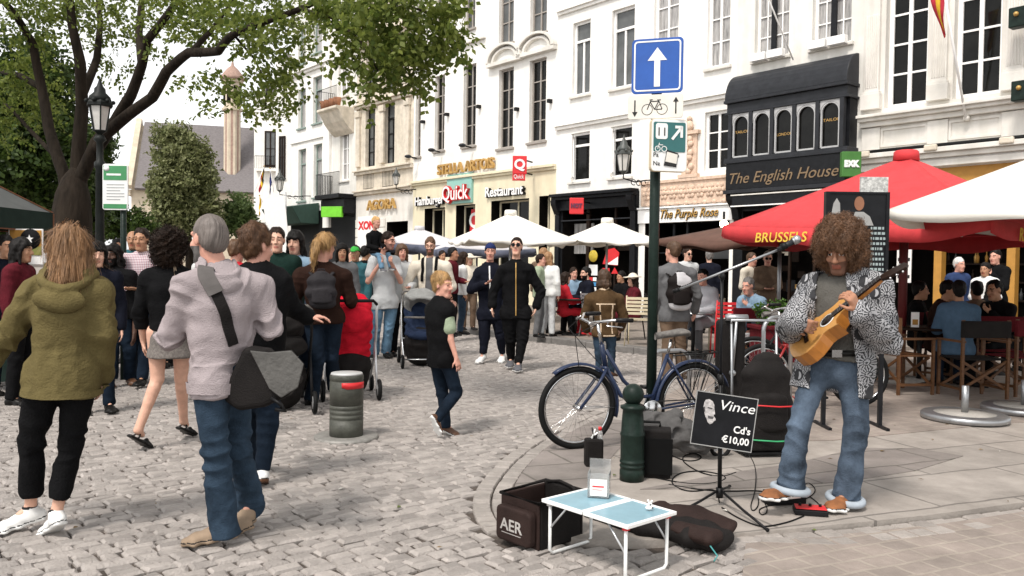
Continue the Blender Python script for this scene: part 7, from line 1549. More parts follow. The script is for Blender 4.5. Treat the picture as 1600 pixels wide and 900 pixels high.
# woman in the shearling jacket
sw = px_person('woman in a brown suede jacket with fleece seams and blue jeans', (940, 590), dict(hd=(945,435), nk=(944,457,-.02), sL=(922,468,-.02), sR=(966,468,.02), eL=(913,497,.02), wL=(916,515,.15), eR=(974,497,.05), wR=(970,512,.2), hL=(935,520), hR=(954,520), kL=(936,553), kR=(955,553,.05), aL=(935,582), aR=(955,580,.1), tL=(930,590,.14), tR=(962,588,.26), fd=(.55,.82,0)), H=1.52, tone='fair', sex='f', res=.010, seed=14)
sw.hair_m = HD; sw.body(); sw.trousers(f_denim, .010, hem=.03); sw.shirt(f_shear, .028, hem=.05, name='suede_jacket'); sw.shoes(l_brown, l_brown); sw.hair('long', HB, .07, noise=.003)
def seams(p, m):
    J = p.J; ax = nrm(J['nk']-p.mh); b = -p.front*.16; L = np.linalg.norm(J['nk']-p.mh); mb = MB()
    for pts in ([p.mh+ax*L*.74-p.xs*.17+b, p.mh+ax*L*.74+p.xs*.17+b], [p.mh+ax*L*.74-p.xs*.10+b, p.mh+ax*.0-p.xs*.09+b], [p.mh+ax*L*.74+p.xs*.10+b, p.mh+ax*.0+p.xs*.09+b], [p.mh-ax*.03-p.xs*.15+b, p.mh-ax*.03+b, p.mh-ax*.03+p.xs*.15+b]): q, n = p.strip(pts, .016, .006, m, field=p.top, off=.001); mb.raw(q.v, q.f, m)
    mb.build('fleece_seams' if False else 'fleece_trim', p.root); F_ = Field(J['nk']-.2, J['nk']+.2, .01); F_.loft([(J['nk']-ax*.03, .115*p.S, .10*p.S, p.xs), (J['nk']+ax*.03, .085*p.S, .08*p.S, p.xs)]); F_.bump(.004, 60, 3); V, Q = F_.skin(); np_mesh('fleece_collar', V, Q, m, p.root)
seams(sw, f_fleece)
# man with the black and white rucksack
bp = px_person('man in a grey jacket and brown trousers seen from behind with a two tone rucksack', (1052, 594), dict(hd=(1051,394), nk=(1053,417,-.02), sL=(1030,427,-.03), sR=(1079,428,.03), eL=(1024,465,.02), wL=(1034,490,.18), eR=(1090,462,.06), wR=(1086,486,.20), hL=(1042,492), hR=(1064,492), kL=(1043,542), kR=(1063,540,.05), aL=(1042,584), aR=(1064,580,.12), tL=(1036,596,.14), tR=(1070,592,.26), fd=(-.55,.82,0)), H=1.78, tone='pink', res=RES_MID, seed=15)
bp.hair_m = HB; bp.body(); bp.trousers(f_tan, .018, hem=.03, flare=.01); bp.shirt(f_grey, .022, hem=.08, name='jacket'); bp.shoes(l_tan, l_tan); bp.hair('short', HB, vol=.014, noise=.002)
# ------------------------------------------------------------------ the musician's gear
m_nylon = mat('black_nylon', (.020,.017,.016), .75, var=.3, bump=.3, bscale=120); m_bagbr = mat('brown_black_nylon', (.045,.026,.022), .7, var=.25, bump=.3, bscale=120)
m_tbl = mat('blue_table_top', (.20,.35,.42), .3, var=.12); m_alu = mat('aluminium', (.62,.63,.64), .35, metal=.6, var=.06); m_clear = mat('clear_plastic', (.88,.90,.90), .08, var=.02, trans=.85)
def cable(label, pts, r_=.0045, m=None, name='cable'):
    q = [Vector(p) for p in pts]
    for _ in range(3):
        n = [q[0]]
        for a, b in zip(q, q[1:]): n += [a*.75+b*.25, a*.25+b*.75]
        q = n + [q[-1]]
    mb = MB(); mb.tube(q, r_, m or m_rubber, 6); return tag(mb.build(name), label, 'cable')
# folding table
A_, B_, C_ = (G(*p, .285) for p in ((836,776),(968,818),(1071,805))); D_ = A_ + C_ - B_; o_ = (A_+B_+C_+D_)/4
ex = (B_-A_).normalized(); ez = Vector((0,0,1)); LX, LY = (B_-A_).length, (C_-B_).length; ey = (C_-B_).normalized(); ey = (ey-ex*ey.dot(ex)).normalized()
t = thing('folding_table', 'small white metal folding table with two pale blue top panels', 'table', (o_.x, o_.y, 0), math.atan2(ex.y, ex.x)); X2, Y2 = LX/2, LY/2; hz = .285
for s_ in (-1, 1):
    mb = MB(); x0_, x1_ = (-X2, -.004) if s_ < 0 else (.004, X2); mb.box((x0_+.018,-Y2+.018,hz-.004), (x1_-.018,Y2-.018,hz), m_tbl); o = mb.build('top_panel', t)
    mb = MB()
    for a in ((x0_,-Y2,x1_,-Y2+.018),(x0_,Y2-.018,x1_,Y2),(x0_,-Y2+.018,x0_+.018,Y2-.018),(x1_-.018,-Y2+.018,x1_,Y2-.018)): mb.box((a[0],a[1],hz-.014), (a[2],a[3],hz+.004), m_wht)
    mb.build('rim', o, bevel=.003); xx = s_*(X2-.035); mb = MB()
    mb.tube([(xx,-Y2+.03,hz-.01),(xx,-Y2+.03,.03),(xx,-Y2+.05,.012),(xx,Y2-.05,.012),(xx,Y2-.03,.03),(xx,Y2-.03,hz-.01)], .0085, m_wht, 8); mb.build('leg_frame', t)
    for y in (-Y2+.03, Y2-.03): mb = MB(); mb.tube([(xx,y,.14),(xx-s_*.12,y,hz-.012)], .005, m_alu, 6); mb.box((xx-.012,y-.014,hz-.03),(xx+.012,y+.014,hz-.012), m_red if s_ > 0 else m_alu); mb.build('stay', t)
def on_table(px, py): g = G(px, py, hz+.004); return g
g = on_table(936, 774); t = thing('tip_box', 'clear plastic donation box with a slanted flyer on the folding table', 'box', g, R(-12)); mb = MB(); w_, d_, h_ = .055, .045, .125
for a, b in (((-w_,-d_,0),(w_,-d_+.004,h_)), ((-w_,d_-.004,0),(w_,d_,h_*1.45)), ((-w_,-d_,0),(-w_+.004,d_,h_)), ((w_-.004,-d_,0),(w_,d_,h_)), ((-w_,-d_,0),(w_,d_,.005))): mb.box(a, b, m_clear)
mb.build('box', t); mb = MB(); M = Matrix.Translation((.0,-d_-.004,.01)); mb.box((-.042,-.001,.0),(.044,.001,.085), m_trim, M); mb.box((-.03,-.003,.045),(.03,-.0015,.052), m_red, M); mb.box((-.03,-.003,.03),(.02,-.0015,.034), mat('pink_print', (.6,.3,.28), .6), M); mb.build('flyer', t)
mb = MB(); mb.box((-.04,-.02,.006),(.03,.03,.02), mat('banknote', (.45,.38,.30), .8)); mb.build('banknote', t, bevel=.004)
g = on_table(1014, 797); t = thing('trinket', 'little white knotted trinket with dark eyes on the folding table', 'ornament', g); mb = MB(); mb.ball((0,0,.012), .014, m_wht, 8, (1.3,1,.8)); mb.ball((.004,0,.03), .011, m_wht, 8); mb.ball((.012,-.004,.045), .006, m_wht, 6); mb.ball((-.004,.004,.045), .006, m_wht, 6); mb.build('body', t); mb = MB(); mb.ball((.004,-.011,.03), .0035, m_black, 6); mb.ball((.016,-.011,.014), .004, m_black, 6); mb.build('eye', t)
# open amplifier bag
a, b, c = G(779,840), G(838,862), G(914,842); d = a + c - b; cen = (a+b+c+d)/4; ex = (b-a).normalized(); ang = math.atan2(ex.y, ex.x); W2, D2 = (b-a).length/2, (c-b).length/2; hb = .25
t = thing('amplifier_bag', 'open square dark brown amplifier bag with a lettered front pocket', 'bag', (cen.x, cen.y, 0), ang); mb = MB(); th = .018
mb.box((-W2,-D2,0),(W2,-D2+th,hb), m_bagbr); mb.box((-W2,D2-th,0),(W2,D2,hb+.01), m_nylon); mb.box((-W2,-D2+th,0),(-W2+th,D2-th,hb), m_bagbr); mb.box((W2-th,-D2+th,0),(W2,D2-th,hb), m_nylon); mb.box((-W2+th,-D2+th,0),(W2-th,D2-th,.02), m_nylon); mb.build('shell', t, bevel=.012, seg=3)
mb = MB(); mb.tube([(-W2,-D2,hb),(W2,-D2,hb),(W2,D2,hb+.01),(-W2,D2,hb+.01)], .010, m_nylon, 8, closed=True); mb.build('rim', t)
mb = MB(); mb.prism(rrect(-W2+.02, .02, W2-.01, hb-.045, .03), -D2-.055, -D2-.002, m_bagbr); po_ = mb.build('pocket', t, bevel=.015, seg=3)
mb = MB(); text_mb(mb, "AER", .085, mat('grey_lettering', (.38,.36,.34), .6), at(.0, -D2-.0575, .085), .003, align='CENTER', width=W2*1.15, bold=.001); mb.box((-W2*.5,-D2-.058,.068),(W2*.5,-D2-.0562,.071), MATS['grey_lettering']); mb.build('lettering', po_)
mb = MB(); q = [(-W2+.03,D2-.02,hb+.012),(-W2*.2,D2-.01,hb+.03),(W2*.5,D2-.02,hb+.02),(W2-.02,D2-.03,hb+.0)]; mb.tube(q, .009, m_nylon, 6); mb.build('lid_edge', t)
# soft guitar bag lying open
n0, n1, n2, n3 = G(925,812), G(1010,838), G(1068,846), G(1122,862); org = (n1+n2)/2
t = thing('guitar_bag', 'black padded guitar bag lying open on the paving behind the folding table', 'bag', (org.x, org.y, 0)); X_ = np.array([0,0,1.])
F_ = Field(V3(n0-org)*0+np.array([-.8,-.45,-.05]), np.array([.75,.5,.25]), .009); u_ = V3((n3-n0).normalized()); sx = nrm(np.cross(X_, u_)); L_ = lambda p, z: V3(p-org)+np.array([0,0,z])
F_.loft([(L_(n0,.045), .06, .045, sx), (L_(n1,.06), .10, .055, sx), (L_(n2,.065), .125, .06, sx), (L_((n2+n3)/2,.065), .14, .062, sx), (L_(n3,.06), .12, .055, sx)]); F_.loft([(L_(n1,.15), .05, .04, sx), (L_(n2,.15), .075, .045, sx), (L_(n3,.13), .06, .04, sx)], .01, 'd'); F_.bump(.002, 16, 4); F_.plane((0,0,.004), (0,0,-1)); V, Q = F_.skin(); np_mesh('shell', V, Q, m_nylon, t)
F_ = Field(np.array([-.8,-.2,-.02]), np.array([.8,.6,.35]), .008); bk = -sx*.13 if (-sx)[1] > 0 else sx*.13
F_.loft([(L_(n0,.085)+bk*.6, .045, .024, bk+X_*.10), (L_(n1,.10)+bk*.9, .075, .024, bk+X_*.09), (L_(n2,.10)+bk, .09, .026, bk+X_*.08), (L_(n3,.085)+bk*.9, .08, .026, bk+X_*.05)]); F_.bump(.0012, 14, 7); V, Q = F_.skin(); np_mesh('lid', V, Q, m_bagbr, t)
F_ = Field(np.array([-.3,-.45,-.02]), np.array([.75,.4,.25]), .009); F_.loft([(L_(n2,.09)-bk*.55, .07, .035, sx), (L_(n3,.09)-bk*.5, .085, .04, sx)]); F_.bump(.003, 25, 2); V, Q = F_.skin(); np_mesh('accessory_pocket', V, Q, m_bagbr, t)
mb = MB(); q = Vector(L_(n3,.10)); q -= Vector(bk)*.6; mb.tube([q, q+Vector((-.02,-.05,-.03)), q+Vector((.01,-.09,-.07)), q+Vector((-.01,-.10,-.095))], .004, mat('teal_cord', (.05,.25,.25), .6), 6); mb.build('zip_cord', t)
# microphone stand
sb = G(1124, 790, .025); SY = sb.y; t = thing('microphone_stand', 'black tripod microphone stand with a long boom angled up to the singer', 'microphone stand', sb); TPm = lambda px, py, dy=0: P(px, py, SY+dy) - sb
mb = MB(); mb.tube([(0,0,.06),TPm(1126,590)], .013, m_bplas, 10); mb.tube([TPm(1126,600),TPm(1128,432)], .009, m_black, 10); mb.tube([TPm(1126,600),TPm(1126,585)], .018, m_bplas, 10); mb.build('pole', t)
mb = MB(); mb.tube([(0,0,.05),(0,0,.11)], .022, m_bplas, 10); mb.build('collar', t)
for px, py in ((1199,828),(1062,800),(1140,760)): 
    e = G(px, py, .03) - sb; mb = MB(); mb.tube([(0,0,.10), e*.5+Vector((0,0,.045)), e], .008, m_bplas, 8); mb.ball(e, .012, m_rubber, 6); mb.build('leg', t)
b0, b1 = TPm(1052,456,.10), TPm(1222,388,-.12); mb = MB(); mb.tube([b0, b1], .0075, m_steel, 8); mb.tube([b0, b0.lerp(b1,.06)], .013, m_bplas, 8); mb.build('boom', t)
mb = MB(); q = TPm(1128,432); mb.tube([q+Vector((0,-.025,0)), q+Vector((0,.03,0))], .016, m_bplas, 10); mb.tube([q+Vector((0,-.03,-.02)), q+Vector((0,-.03,.02))], .010, m_bplas, 8); mb.build('clutch', t)
mi_ = P(1215, 390, SY-.12); mt = P(1250, 372, SY-.16); t2 = thing('microphone', 'silver headed vocal microphone clipped to the boom beside the red parasol', 'microphone', mi_); dv = mt-mi_
mb = MB(); mb.tube([(0,0,0), dv*.72], [.012,.018], m_dgrey, 12); mb.build('handle', t2); mb = MB(); mb.ball(dv*.86, .026, m_steel, 10); mb.tube([dv*.70, dv*.8], .022, m_steel, 12); mb.build('head', t2); mb = MB(); mb.tube([dv*.18, dv*.42], .021, m_bplas, 10); mb.build('clip', t2)
# price board hung on the stand
cs = [P(x, y, SY-.03+dy) for x, y, dy in ((1083,693,.03),(1179,708,-.03),(1180,623,-.03),(1084,609,.03))]; o_ = (cs[0]+cs[1]+cs[2]+cs[3])/4; ux = ((cs[1]-cs[0])+(cs[2]-cs[3])).normalized(); uz = ((cs[3]-cs[0])+(cs[2]-cs[1])).normalized(); uz = (uz-ux*uz.dot(ux)).normalized(); uy = uz.cross(ux)
w_, h_ = (cs[1]-cs[0]).length/2, (cs[3]-cs[0]).length/2; t = thing('price_board', 'black price board with white lettering and a singing face on the microphone stand', 'board', o_); Mb = Matrix((ux, uy, uz)).transposed().to_4x4(); mb = MB(); mb.box((-w_,-.004,-h_),(w_,.004,h_), m_black, Mb); o = mb.build('panel', t)
mb = MB()
for q in ((-w_,-h_,w_,-h_+.005),(-w_,h_-.005,w_,h_),(-w_,-h_+.005,-w_+.005,h_-.005),(w_-.005,-h_+.005,w_,h_-.005)): mb.box((q[0],-.0065,q[1]),(q[2],-.0042,q[3]), m_gr, Mb)
mb.build('border', o); mb = MB()
text_mb(mb, "Vince", .085, m_wht, Mb @ at(w_-.012, -.006, h_*.42), .002, shear=.22, align='RIGHT', width=w_*1.10); text_mb(mb, "Cd's", .06, m_wht, Mb @ at(w_-.022, -.006, -h_*.36), .002, align='RIGHT', width=w_*.54, bold=.0012); text_mb(mb, "\u20ac10,00", .058, m_wht, Mb @ at(w_-.022, -.006, -h_*.76), .002, align='RIGHT', width=w_*.88, bold=.0012); mb.build('lettering', o)
mb = MB(); m_fh = mat('printed_face', (.42,.40,.39), .6, var=.4, vscale=60); m_fd_ = mat('printed_shadow', (.08,.075,.075), .6); sx_, sz_ = w_/.19, h_/.165
fp = lambda L: [(x*sx_, z*sz_) for x, z in L]
mb.prism(fp([(-.135,.10),(-.128,.115),(-.108,.122),(-.085,.112),(-.072,.09),(-.070,.072),(-.064,.052),(-.060,.036),(-.068,.032),(-.066,.022),(-.054,.010),(-.052,.0),(-.062,-.008),(-.070,-.022),(-.085,-.030),(-.100,-.018),(-.108,.0),(-.118,.012),(-.128,.04),(-.137,.07)]), -.0062, -.0042, m_fh, Mb)
for L in ([(-.112,.066),(-.082,.062),(-.080,.070),(-.110,.074)], [(-.104,.022),(-.066,.018),(-.070,.004),(-.100,.004)], [(-.137,.07),(-.128,.04),(-.122,.045),(-.128,.075)]): mb.prism(fp(L), -.0072, -.0063, m_fd_, Mb)
mb.build('singing_face', o)
# pedals
def pedal(label, px, py, sz, rz, mtop, knobs=0):
    g = G(px, py, .026); t = thing('effects_pedal', label, 'pedal', g, rz); w_, d_, h_ = sz; mb = MB(); mb.box((-w_,-d_,.004),(w_,d_,h_), m_bplas); mb.build('case', t, bevel=.006); mb = MB(); M = Matrix.Translation((0,0,h_+.004)) @ Matrix.Rotation(R(7 if not knobs else 0), 4, 'X'); mb.box((-w_*.92,-d_*.9,0),(w_*.92,d_*.9,.014 if not knobs else .004), mtop, M); mb.build('top_plate', t, bevel=.003)
    for k in range(knobs): mb = MB(); mb.lathe([(.009,0),(.008,.014),(0,.015)], m_bplas, 10, (-w_*.6+k*w_*.6, d_*.3, h_+.008)); mb.build('knob', t)
    return t
pedal('black rocker pedal under the right shoe of the musician', 1224, 786, (.125,.055,.055), R(12), m_rubber); pedal('small black effects pedal with a red face beside the left shoe of the musician', 1266, 803, (.095,.055,.035), R(-12), m_red, 3)
# little amplifier, dark pouch
g = G(1003, 738, .025); t = thing('amplifier', 'black wedge shaped amplifier behind the green ball bollard', 'amplifier', g, R(-10)); k6 = g.y/1300; w_, h_ = .26, .33; mb = MB(); mb.prism([(-.16,0),(.16,0),(.16,.20),(.02,h_),(-.16,h_)], -w_*.5, w_*.75, m_nylon, Matrix(((0,1,0,0),(1,0,0,0),(0,0,1,0),(0,0,0,1)))); mb.build('cabinet', t, bevel=.012); mb = MB(); M = Matrix.Translation((.03,-.165,.17)); mb.box((-w_*.45,-.012,-.14),(w_*.68,.0,.11), mat('speaker_cloth', (.010,.010,.010), .95, bump=.6, bscale=300), M); mb.build('grille', t, bevel=.004); mb = MB(); mb.tube([(-.05,0,h_),(-.05,.0,h_+.03),(.12,0,h_+.03),(.12,0,h_)], .010, m_rubber, 6); mb.build('handle', t)
g = G(925, 728, .025); t = thing('cup_pouch', 'black upright pouch with scissors and a red cap stuck in it by the front wheel', 'pouch', g, R(5)); mb = MB(); mb.box((-.055,-.05,0),(.075,.05,.20), m_nylon); mb.build('pouch', t, bevel=.015); mb = MB(); mb.tube([(-.01,0,.18),(.02,.0,.27)], .006, m_wht, 6); mb.tube([(.02,0,.18),(-.005,0,.28)], .006, m_black, 6); mb.build('scissors', t); mb = MB(); mb.lathe([(.02,.17),(.02,.25),(.012,.26)], m_clear, 10, (.055,0,0)); mb.lathe([(.013,.26),(.013,.285),(0,.286)], m_red, 10, (.055,0,0)); mb.build('bottle', t)
# hand cart with a rucksack strapped on it
g = G(1193, 706, .025); cart = thing('luggage_cart', 'folding luggage cart with spoked black wheels standing behind the price board', 'cart', g, R(8)); Yc = g.y
mb = MB()
for x in (-.22, .16): mb.tube([(x,.10,.05),(x+.0,.16,1.0)], .011, m_steel, 8)
mb.tube([(-.22,.16,1.0),(-.22,.165,1.03),(.16,.165,1.03),(.16,.16,1.0)], .011, m_steel, 8); mb.tube([(-.22,.10,.25),(.16,.10,.25)], .009, m_steel, 8); mb.box((-.24,-.20,.025),(.18,.08,.04), m_bplas); mb.build('frame', cart)
for px in (1150, 1238):
    q = G(px, 738, .025) - g; cz = .062; mb = MB(); c = Vector((q.x, .02 if px > 1200 else -.10, cz+.01)); rr_ = .075
    mb.tube([c+Vector((rr_*math.cos(a),0,rr_*math.sin(a)*1.0)) for a in [2*math.pi*i/24 for i in range(24)]], .016, m_rubber, 8, closed=True); o = mb.build('wheel', cart); mb = MB()
    for k in range(5): a = 2*math.pi*k/5; mb.bar(c, c+Vector((.066*math.cos(a),0,.066*math.sin(a))), .012, .018, m_steel)
    mb.tube([c+Vector((0,-.02,0)), c+Vector((0,.02,0))], .016, m_bplas, 8); mb.build('spoke', o)
def rucksack(label, center, xs_, ax_, fr, w_, h_, d_, m, m2=None, group=None, straps=True, panel=None):
    c = Vector(center); t = thing('rucksack', label, 'rucksack', c, 0, group); xs_, ax_, fr = V3(xs_), V3(ax_), V3(fr); o = -fr; F_ = Field(np.full(3, -max(h_, .3)*.75), np.full(3, max(h_, .3)*.75), .010)
    F_.loft([(-ax_*h_*.42, w_*.46, d_*.42, xs_), (-ax_*h_*.1, w_*.5, d_*.5, xs_), (ax_*h_*.25, w_*.45, d_*.42, xs_), (ax_*h_*.42, w_*.28, d_*.25, xs_)]); F_.bump(.003, 25, 1); V, Q = F_.skin(1); C_ = V[Q].mean(1); mi = None; ms = [m]
    if m2 is not None: ms = [m, m2]; mi = panel(C_@xs_/w_, C_@ax_/h_, C_@o/d_).astype(int)
    np_mesh('sack', V, Q, ms, t, mi); F_ = Field(np.full(3, -max(h_, .3)*.75), np.full(3, max(h_, .3)*.75), .010); F_.loft([(-ax_*h_*.34+o*d_*.42, w_*.36, d_*.22, xs_), (-ax_*h_*.02+o*d_*.40, w_*.34, d_*.2, xs_)]); V, Q = F_.skin(1); np_mesh('front_pocket', V, Q, m, t)
    mb = MB(); a_ = Vector(ax_*h_*.45); x_ = Vector(xs_); mb.tube([a_-x_*.04, a_-x_*.03+Vector(ax_)*.035, a_+x_*.03+Vector(ax_)*.035, a_+x_*.04], .007, m, 6); mb.build('grab_loop', t)
    if straps: mb = MB(); [mb.tube([Vector(ax_*h_*.36)+x_*s_*w_*.3+Vector(fr)*d_*.4, Vector(ax_*h_*.44)+x_*s_*w_*.38+Vector(fr)*(d_*.75), Vector(ax_*h_*.36)+x_*s_*w_*.46+Vector(fr)*(d_*.95+.08)], .022, m, 6, flat=.4) for s_ in (-1, 1)]; mb.build('shoulder_strap', t)
    return t
rucksack('big black rucksack strapped upright on the luggage cart', g+Vector((-.01,-.06,.46)), (1,0,0), (0,0,1), (0,1,0), .40, .66, .26, m_nylon, straps=False)
t = tag(MB().box((-.19,-.17,0),(.19,.05,.20), m_nylon).build('equipment_case', bevel=.03, seg=3), 'low black soft case under the big rucksack on the luggage cart', 'case'); t.location = g+Vector((-.01,-.03,.042)); t.rotation_euler.z = R(8)
for nm, y, z0_, m in (('red', -.225, .40, m_red), ('green', -.20, .13, mat('green_cord', (.04,.35,.14), .5))): mb = MB(); mb.tube([(-.26,.05,z0_+.02),(-.20,y,z0_+.01),(.0,y-.03,z0_),(.20,y,z0_+.0),(.26,.05,z0_+.03)], .006, m, 6); o = tag(mb.build('bungee_cord'), f'{nm} bungee cord stretched round the black baggage on the luggage cart', 'cord'); o.location = g; o.rotation_euler.z = R(8)
# folded black stand with a silver strut
g = G(1139, 704, .025); Y_ = 7.2; g = Vector((P(1139,600,Y_).x, Y_, .025)); t = thing('keyboard_case', 'tall narrow black case with a silver strut standing behind the microphone stand', 'case', g, R(5)); kz = lambda y: CAM_H+(421-y)/1300*Y_-.025
mb = MB(); mb.box((-.12,-.05,.0),(.13,.06,kz(500)), m_nylon); mb.build('case', t, bevel=.04, seg=3); mb = MB(); mb.tube([(.0,-.07,.55),(.03,-.075,kz(497))], .014, m_steel, 8); mb.tube([(-.06,-.06,kz(497)),(.13,-.06,kz(497))], .030, m_steel, 10); mb.ball((.0,-.08,.55), .03, m_steel, 8); mb.build('strut', t)
# cables on the paving
Z = .03
g_ = lambda L: [G(x, y, Z) for x, y in L]
cable('black cable looping across the slabs from the amplifier to the microphone stand', g_([(1010,742),(1030,748),(1080,757),(1120,755),(1140,745),(1100,735),(1060,738),(1045,755),(1075,770),(1120,762),(1124,785)]))
cable('black cable running from the microphone stand to the rocker pedal', g_([(1045,757),(1090,765),(1140,768),(1180,766),(1205,770),(1215,780)]))
cable('thin cable with loops dropping beside the cart wheel to the slabs', [P(1168,706,5.9), P(1182,730,5.8)] + g_([(1180,770),(1172,790),(1176,800),(1186,790),(1184,772),(1196,786),(1200,800),(1190,806),(1184,796),(1200,790),(1212,788)]), .0035)
cable('cable from the red faced pedal to the foot of the microphone stand', g_([(1256,806),(1235,815),(1205,822),(1185,823),(1150,808),(1128,793)]))
cable('cable lying between the two pedals behind the shoes', g_([(1240,786),(1268,776),(1276,764),(1262,752),(1250,765),(1285,790),(1278,800)]), .0035)
cable('dark cable coiled on the slabs in front of the amplifier', g_([(1050,712),(1075,722),(1100,716),(1085,706),(1060,716),(1090,738),(1128,746),(1150,738)]))
# guitar
tail, head = P(1234,546,5.02), P(1384,428,4.70); ax_ = (head-tail); GL = ax_.length; ax_.normalize(); GL *= 1.26; nn = Vector((-.62,-.20,.76)); nn = (nn-ax_*nn.dot(ax_)).normalized(); bb = nn.cross(ax_)
t = thing('guitar', 'honey coloured acoustic guitar with a cutaway held by the curly haired musician', 'guitar', tail); Mg = Matrix((bb, ax_, nn)).transposed().to_4x4(); s_ = GL/.98
half = [(0,0),(.06,.004),(.12,.02),(.168,.07),(.185,.125),(.175,.18),(.145,.23),(.118,.265),(.115,.30),(.128,.345),(.140,.385),(.132,.43),(.09,.465),(.03,.475)]; oth = [(-x, y) for x, y in half[1:-3]] + [(-.125,.37),(-.07,.375),(-.035,.42),(-.03,.475)]
out = [(x*s_, y*s_) for x, y in half] + [(x*s_, y*s_) for x, y in reversed(oth)]; Mo = Mg @ Matrix(((1,0,0,0),(0,0,1,0),(0,1,0,0),(0,0,0,1)))
m_spr = mat('spruce_top', (.50,.25,.07), .3, var=.12, vscale=8, stretch=(8,1,1)); m_mah = mat('amber_wood', (.34,.13,.025), .25, var=.2, vscale=6, stretch=(1,5,1)); m_ros = mat('rosewood', (.03,.016,.011), .4, var=.2)
dp = .10*s_; mb = MB(); mb.prism(out, -dp+.001, -.004, m_mah, Mo); mb.build('body', t, bevel=.004); mb = MB(); mb.prism(out, -.004, 0, m_spr, Mo); mb.build('soundboard', t)
gx = lambda x, y, z: Mg @ Vector((x*s_, y*s_, z*s_)); mb = MB(); mb.lathe([(0,0),(.048*s_,0),(.048*s_,.0015)], m_ros, 24, M=Mg @ Matrix.Translation((0,.315*s_,.0006))); mb.lathe([(.056*s_,.0004),(.060*s_,.0010),(.052*s_,.0010)], m_wht, 24, M=Mg @ Matrix.Translation((0,.315*s_,.0004))); mb.build('sound_hole', t)
mb = MB(); mb.box((-.075*s_,.125*s_,.0005),(.075*s_,.155*s_,.009*s_), m_ros, Mg); mb.build('bridge', t)
mb = MB(); mb.box((-.026*s_,.36*s_,.0008),(.026*s_,.74*s_,.010*s_), m_ros, Mg)
for k in range(16): y = (.74-.38*(1-2**(-k/12))*1.5)*s_; mb.box((-.025*s_,y,.0101*s_),(.025*s_,y+.002,.0115*s_), m_steel, Mg)
mb.build('fretboard', t); mb = MB(); mb.tube([gx(0,.46,-.02), gx(0,.735,-.012)], [.028*s_,.022*s_], m_mah, 10, flat=.8); mb.build('neck', t)
mb = MB(); Mh = Mg @ Matrix.Translation((0,.74*s_,0)) @ Matrix.Rotation(R(-12),4,'X') @ Matrix(((1,0,0,0),(0,0,1,0),(0,1,0,0),(0,0,0,1))); mb.prism([(x*s_, z*s_) for x, z in ((-.026,0),(.026,0),(.040,.05),(.036,.16),(.0,.175),(-.036,.16),(-.040,.05))], -.016*s_, .004*s_, m_ros, Mh); hd_ = mb.build('headstock', t, bevel=.003)
for k in range(6): mb = MB(); sx = (-1 if k%2 else 1); mb.tube([Mh @ Vector((sx*.036*s_,-.006,(.05+.04*(k//2))*s_)), Mh @ Vector((sx*.058*s_,-.006,(.05+.04*(k//2))*s_))], .007*s_, m_chrome, 6); mb.build('tuner', hd_)
mb = MB()
for k in range(6): x = -.02+.008*k; mb.tube([gx(x*1.4,.14,.012), gx(x,.74,.013)], .0006, m_steel, 3, caps=False)
mb.build('string', t)

g = G(1045, 712, .025); o_ = g; t = thing('covered_gear', 'crumpled dark grey coat thrown over the gear behind the price board', 'coat', g); F_ = Field(np.array([-.35,-.3,-.02]), np.array([.4,.35,.6]), .010)
F_.loft([(np.array([-.20,.0,.24]), .12, .10, np.array([0,1.,0])), (np.array([.0,.02,.20]), .15, .11, np.array([0,1.,0])), (np.array([.22,.0,.13]), .13, .11, np.array([0,1.,0]))]); F_.cap((-.22,0,.28), (.05,.0,.30), .06, .05, .05); F_.bump(.009, 20, 6); F_.plane((0,0,.003), (0,0,-1)); V, Q = F_.skin(); V = folds(V, normals(V, Q), [((-.1,0,.25),(1,0,.3),.25),((.15,0,.2),(1,.4,0),.25)], .014, 4, .005); np_mesh('cloth', V, Q, mat('dark_grey_coat', (.075,.072,.07), .85, var=.3, bump=.3), t)
mb = MB(); mb.tube([(.16,-.14,.20),(.26,-.15,.17),(.33,-.10,.12)], [.05,.06,.05], MATS['dark_grey_coat'], 10); mb.build('sleeve', t)
# ------------------------------------------------------------------ bags and pushchairs
def back_bag(label, p, w_, h_, d_, m, dz=0, m2=None, panel=None, off=.135):
    ax = nrm(p.J['nk']-p.mh); c = Vector(p.root.location) + Vector(p.mh + (p.J['nk']-p.mh)*(.60+dz) - p.front*(off+d_*.5)*1.0); return rucksack(label, c, p.xs, ax, p.front, w_, h_, d_, m, m2, panel=panel)
back_bag('small charcoal rucksack on the back of the person with the ponytail', po, .29, .36, .13, mat('charcoal_nylon', (.04,.036,.04), .7, var=.25, bump=.3), .0)
back_bag('black rucksack with a curved white panel on the man in grey', bp, .33, .46, .17, mat('dark_brown_nylon', (.016,.011,.010), .7, var=.3), -.06, mat('white_nylon', (.48,.47,.48), .7), lambda x, z, o: ((z > .12 + .22*np.abs(x)) & (z < .5) & (x < .18)) | (z < -.36))
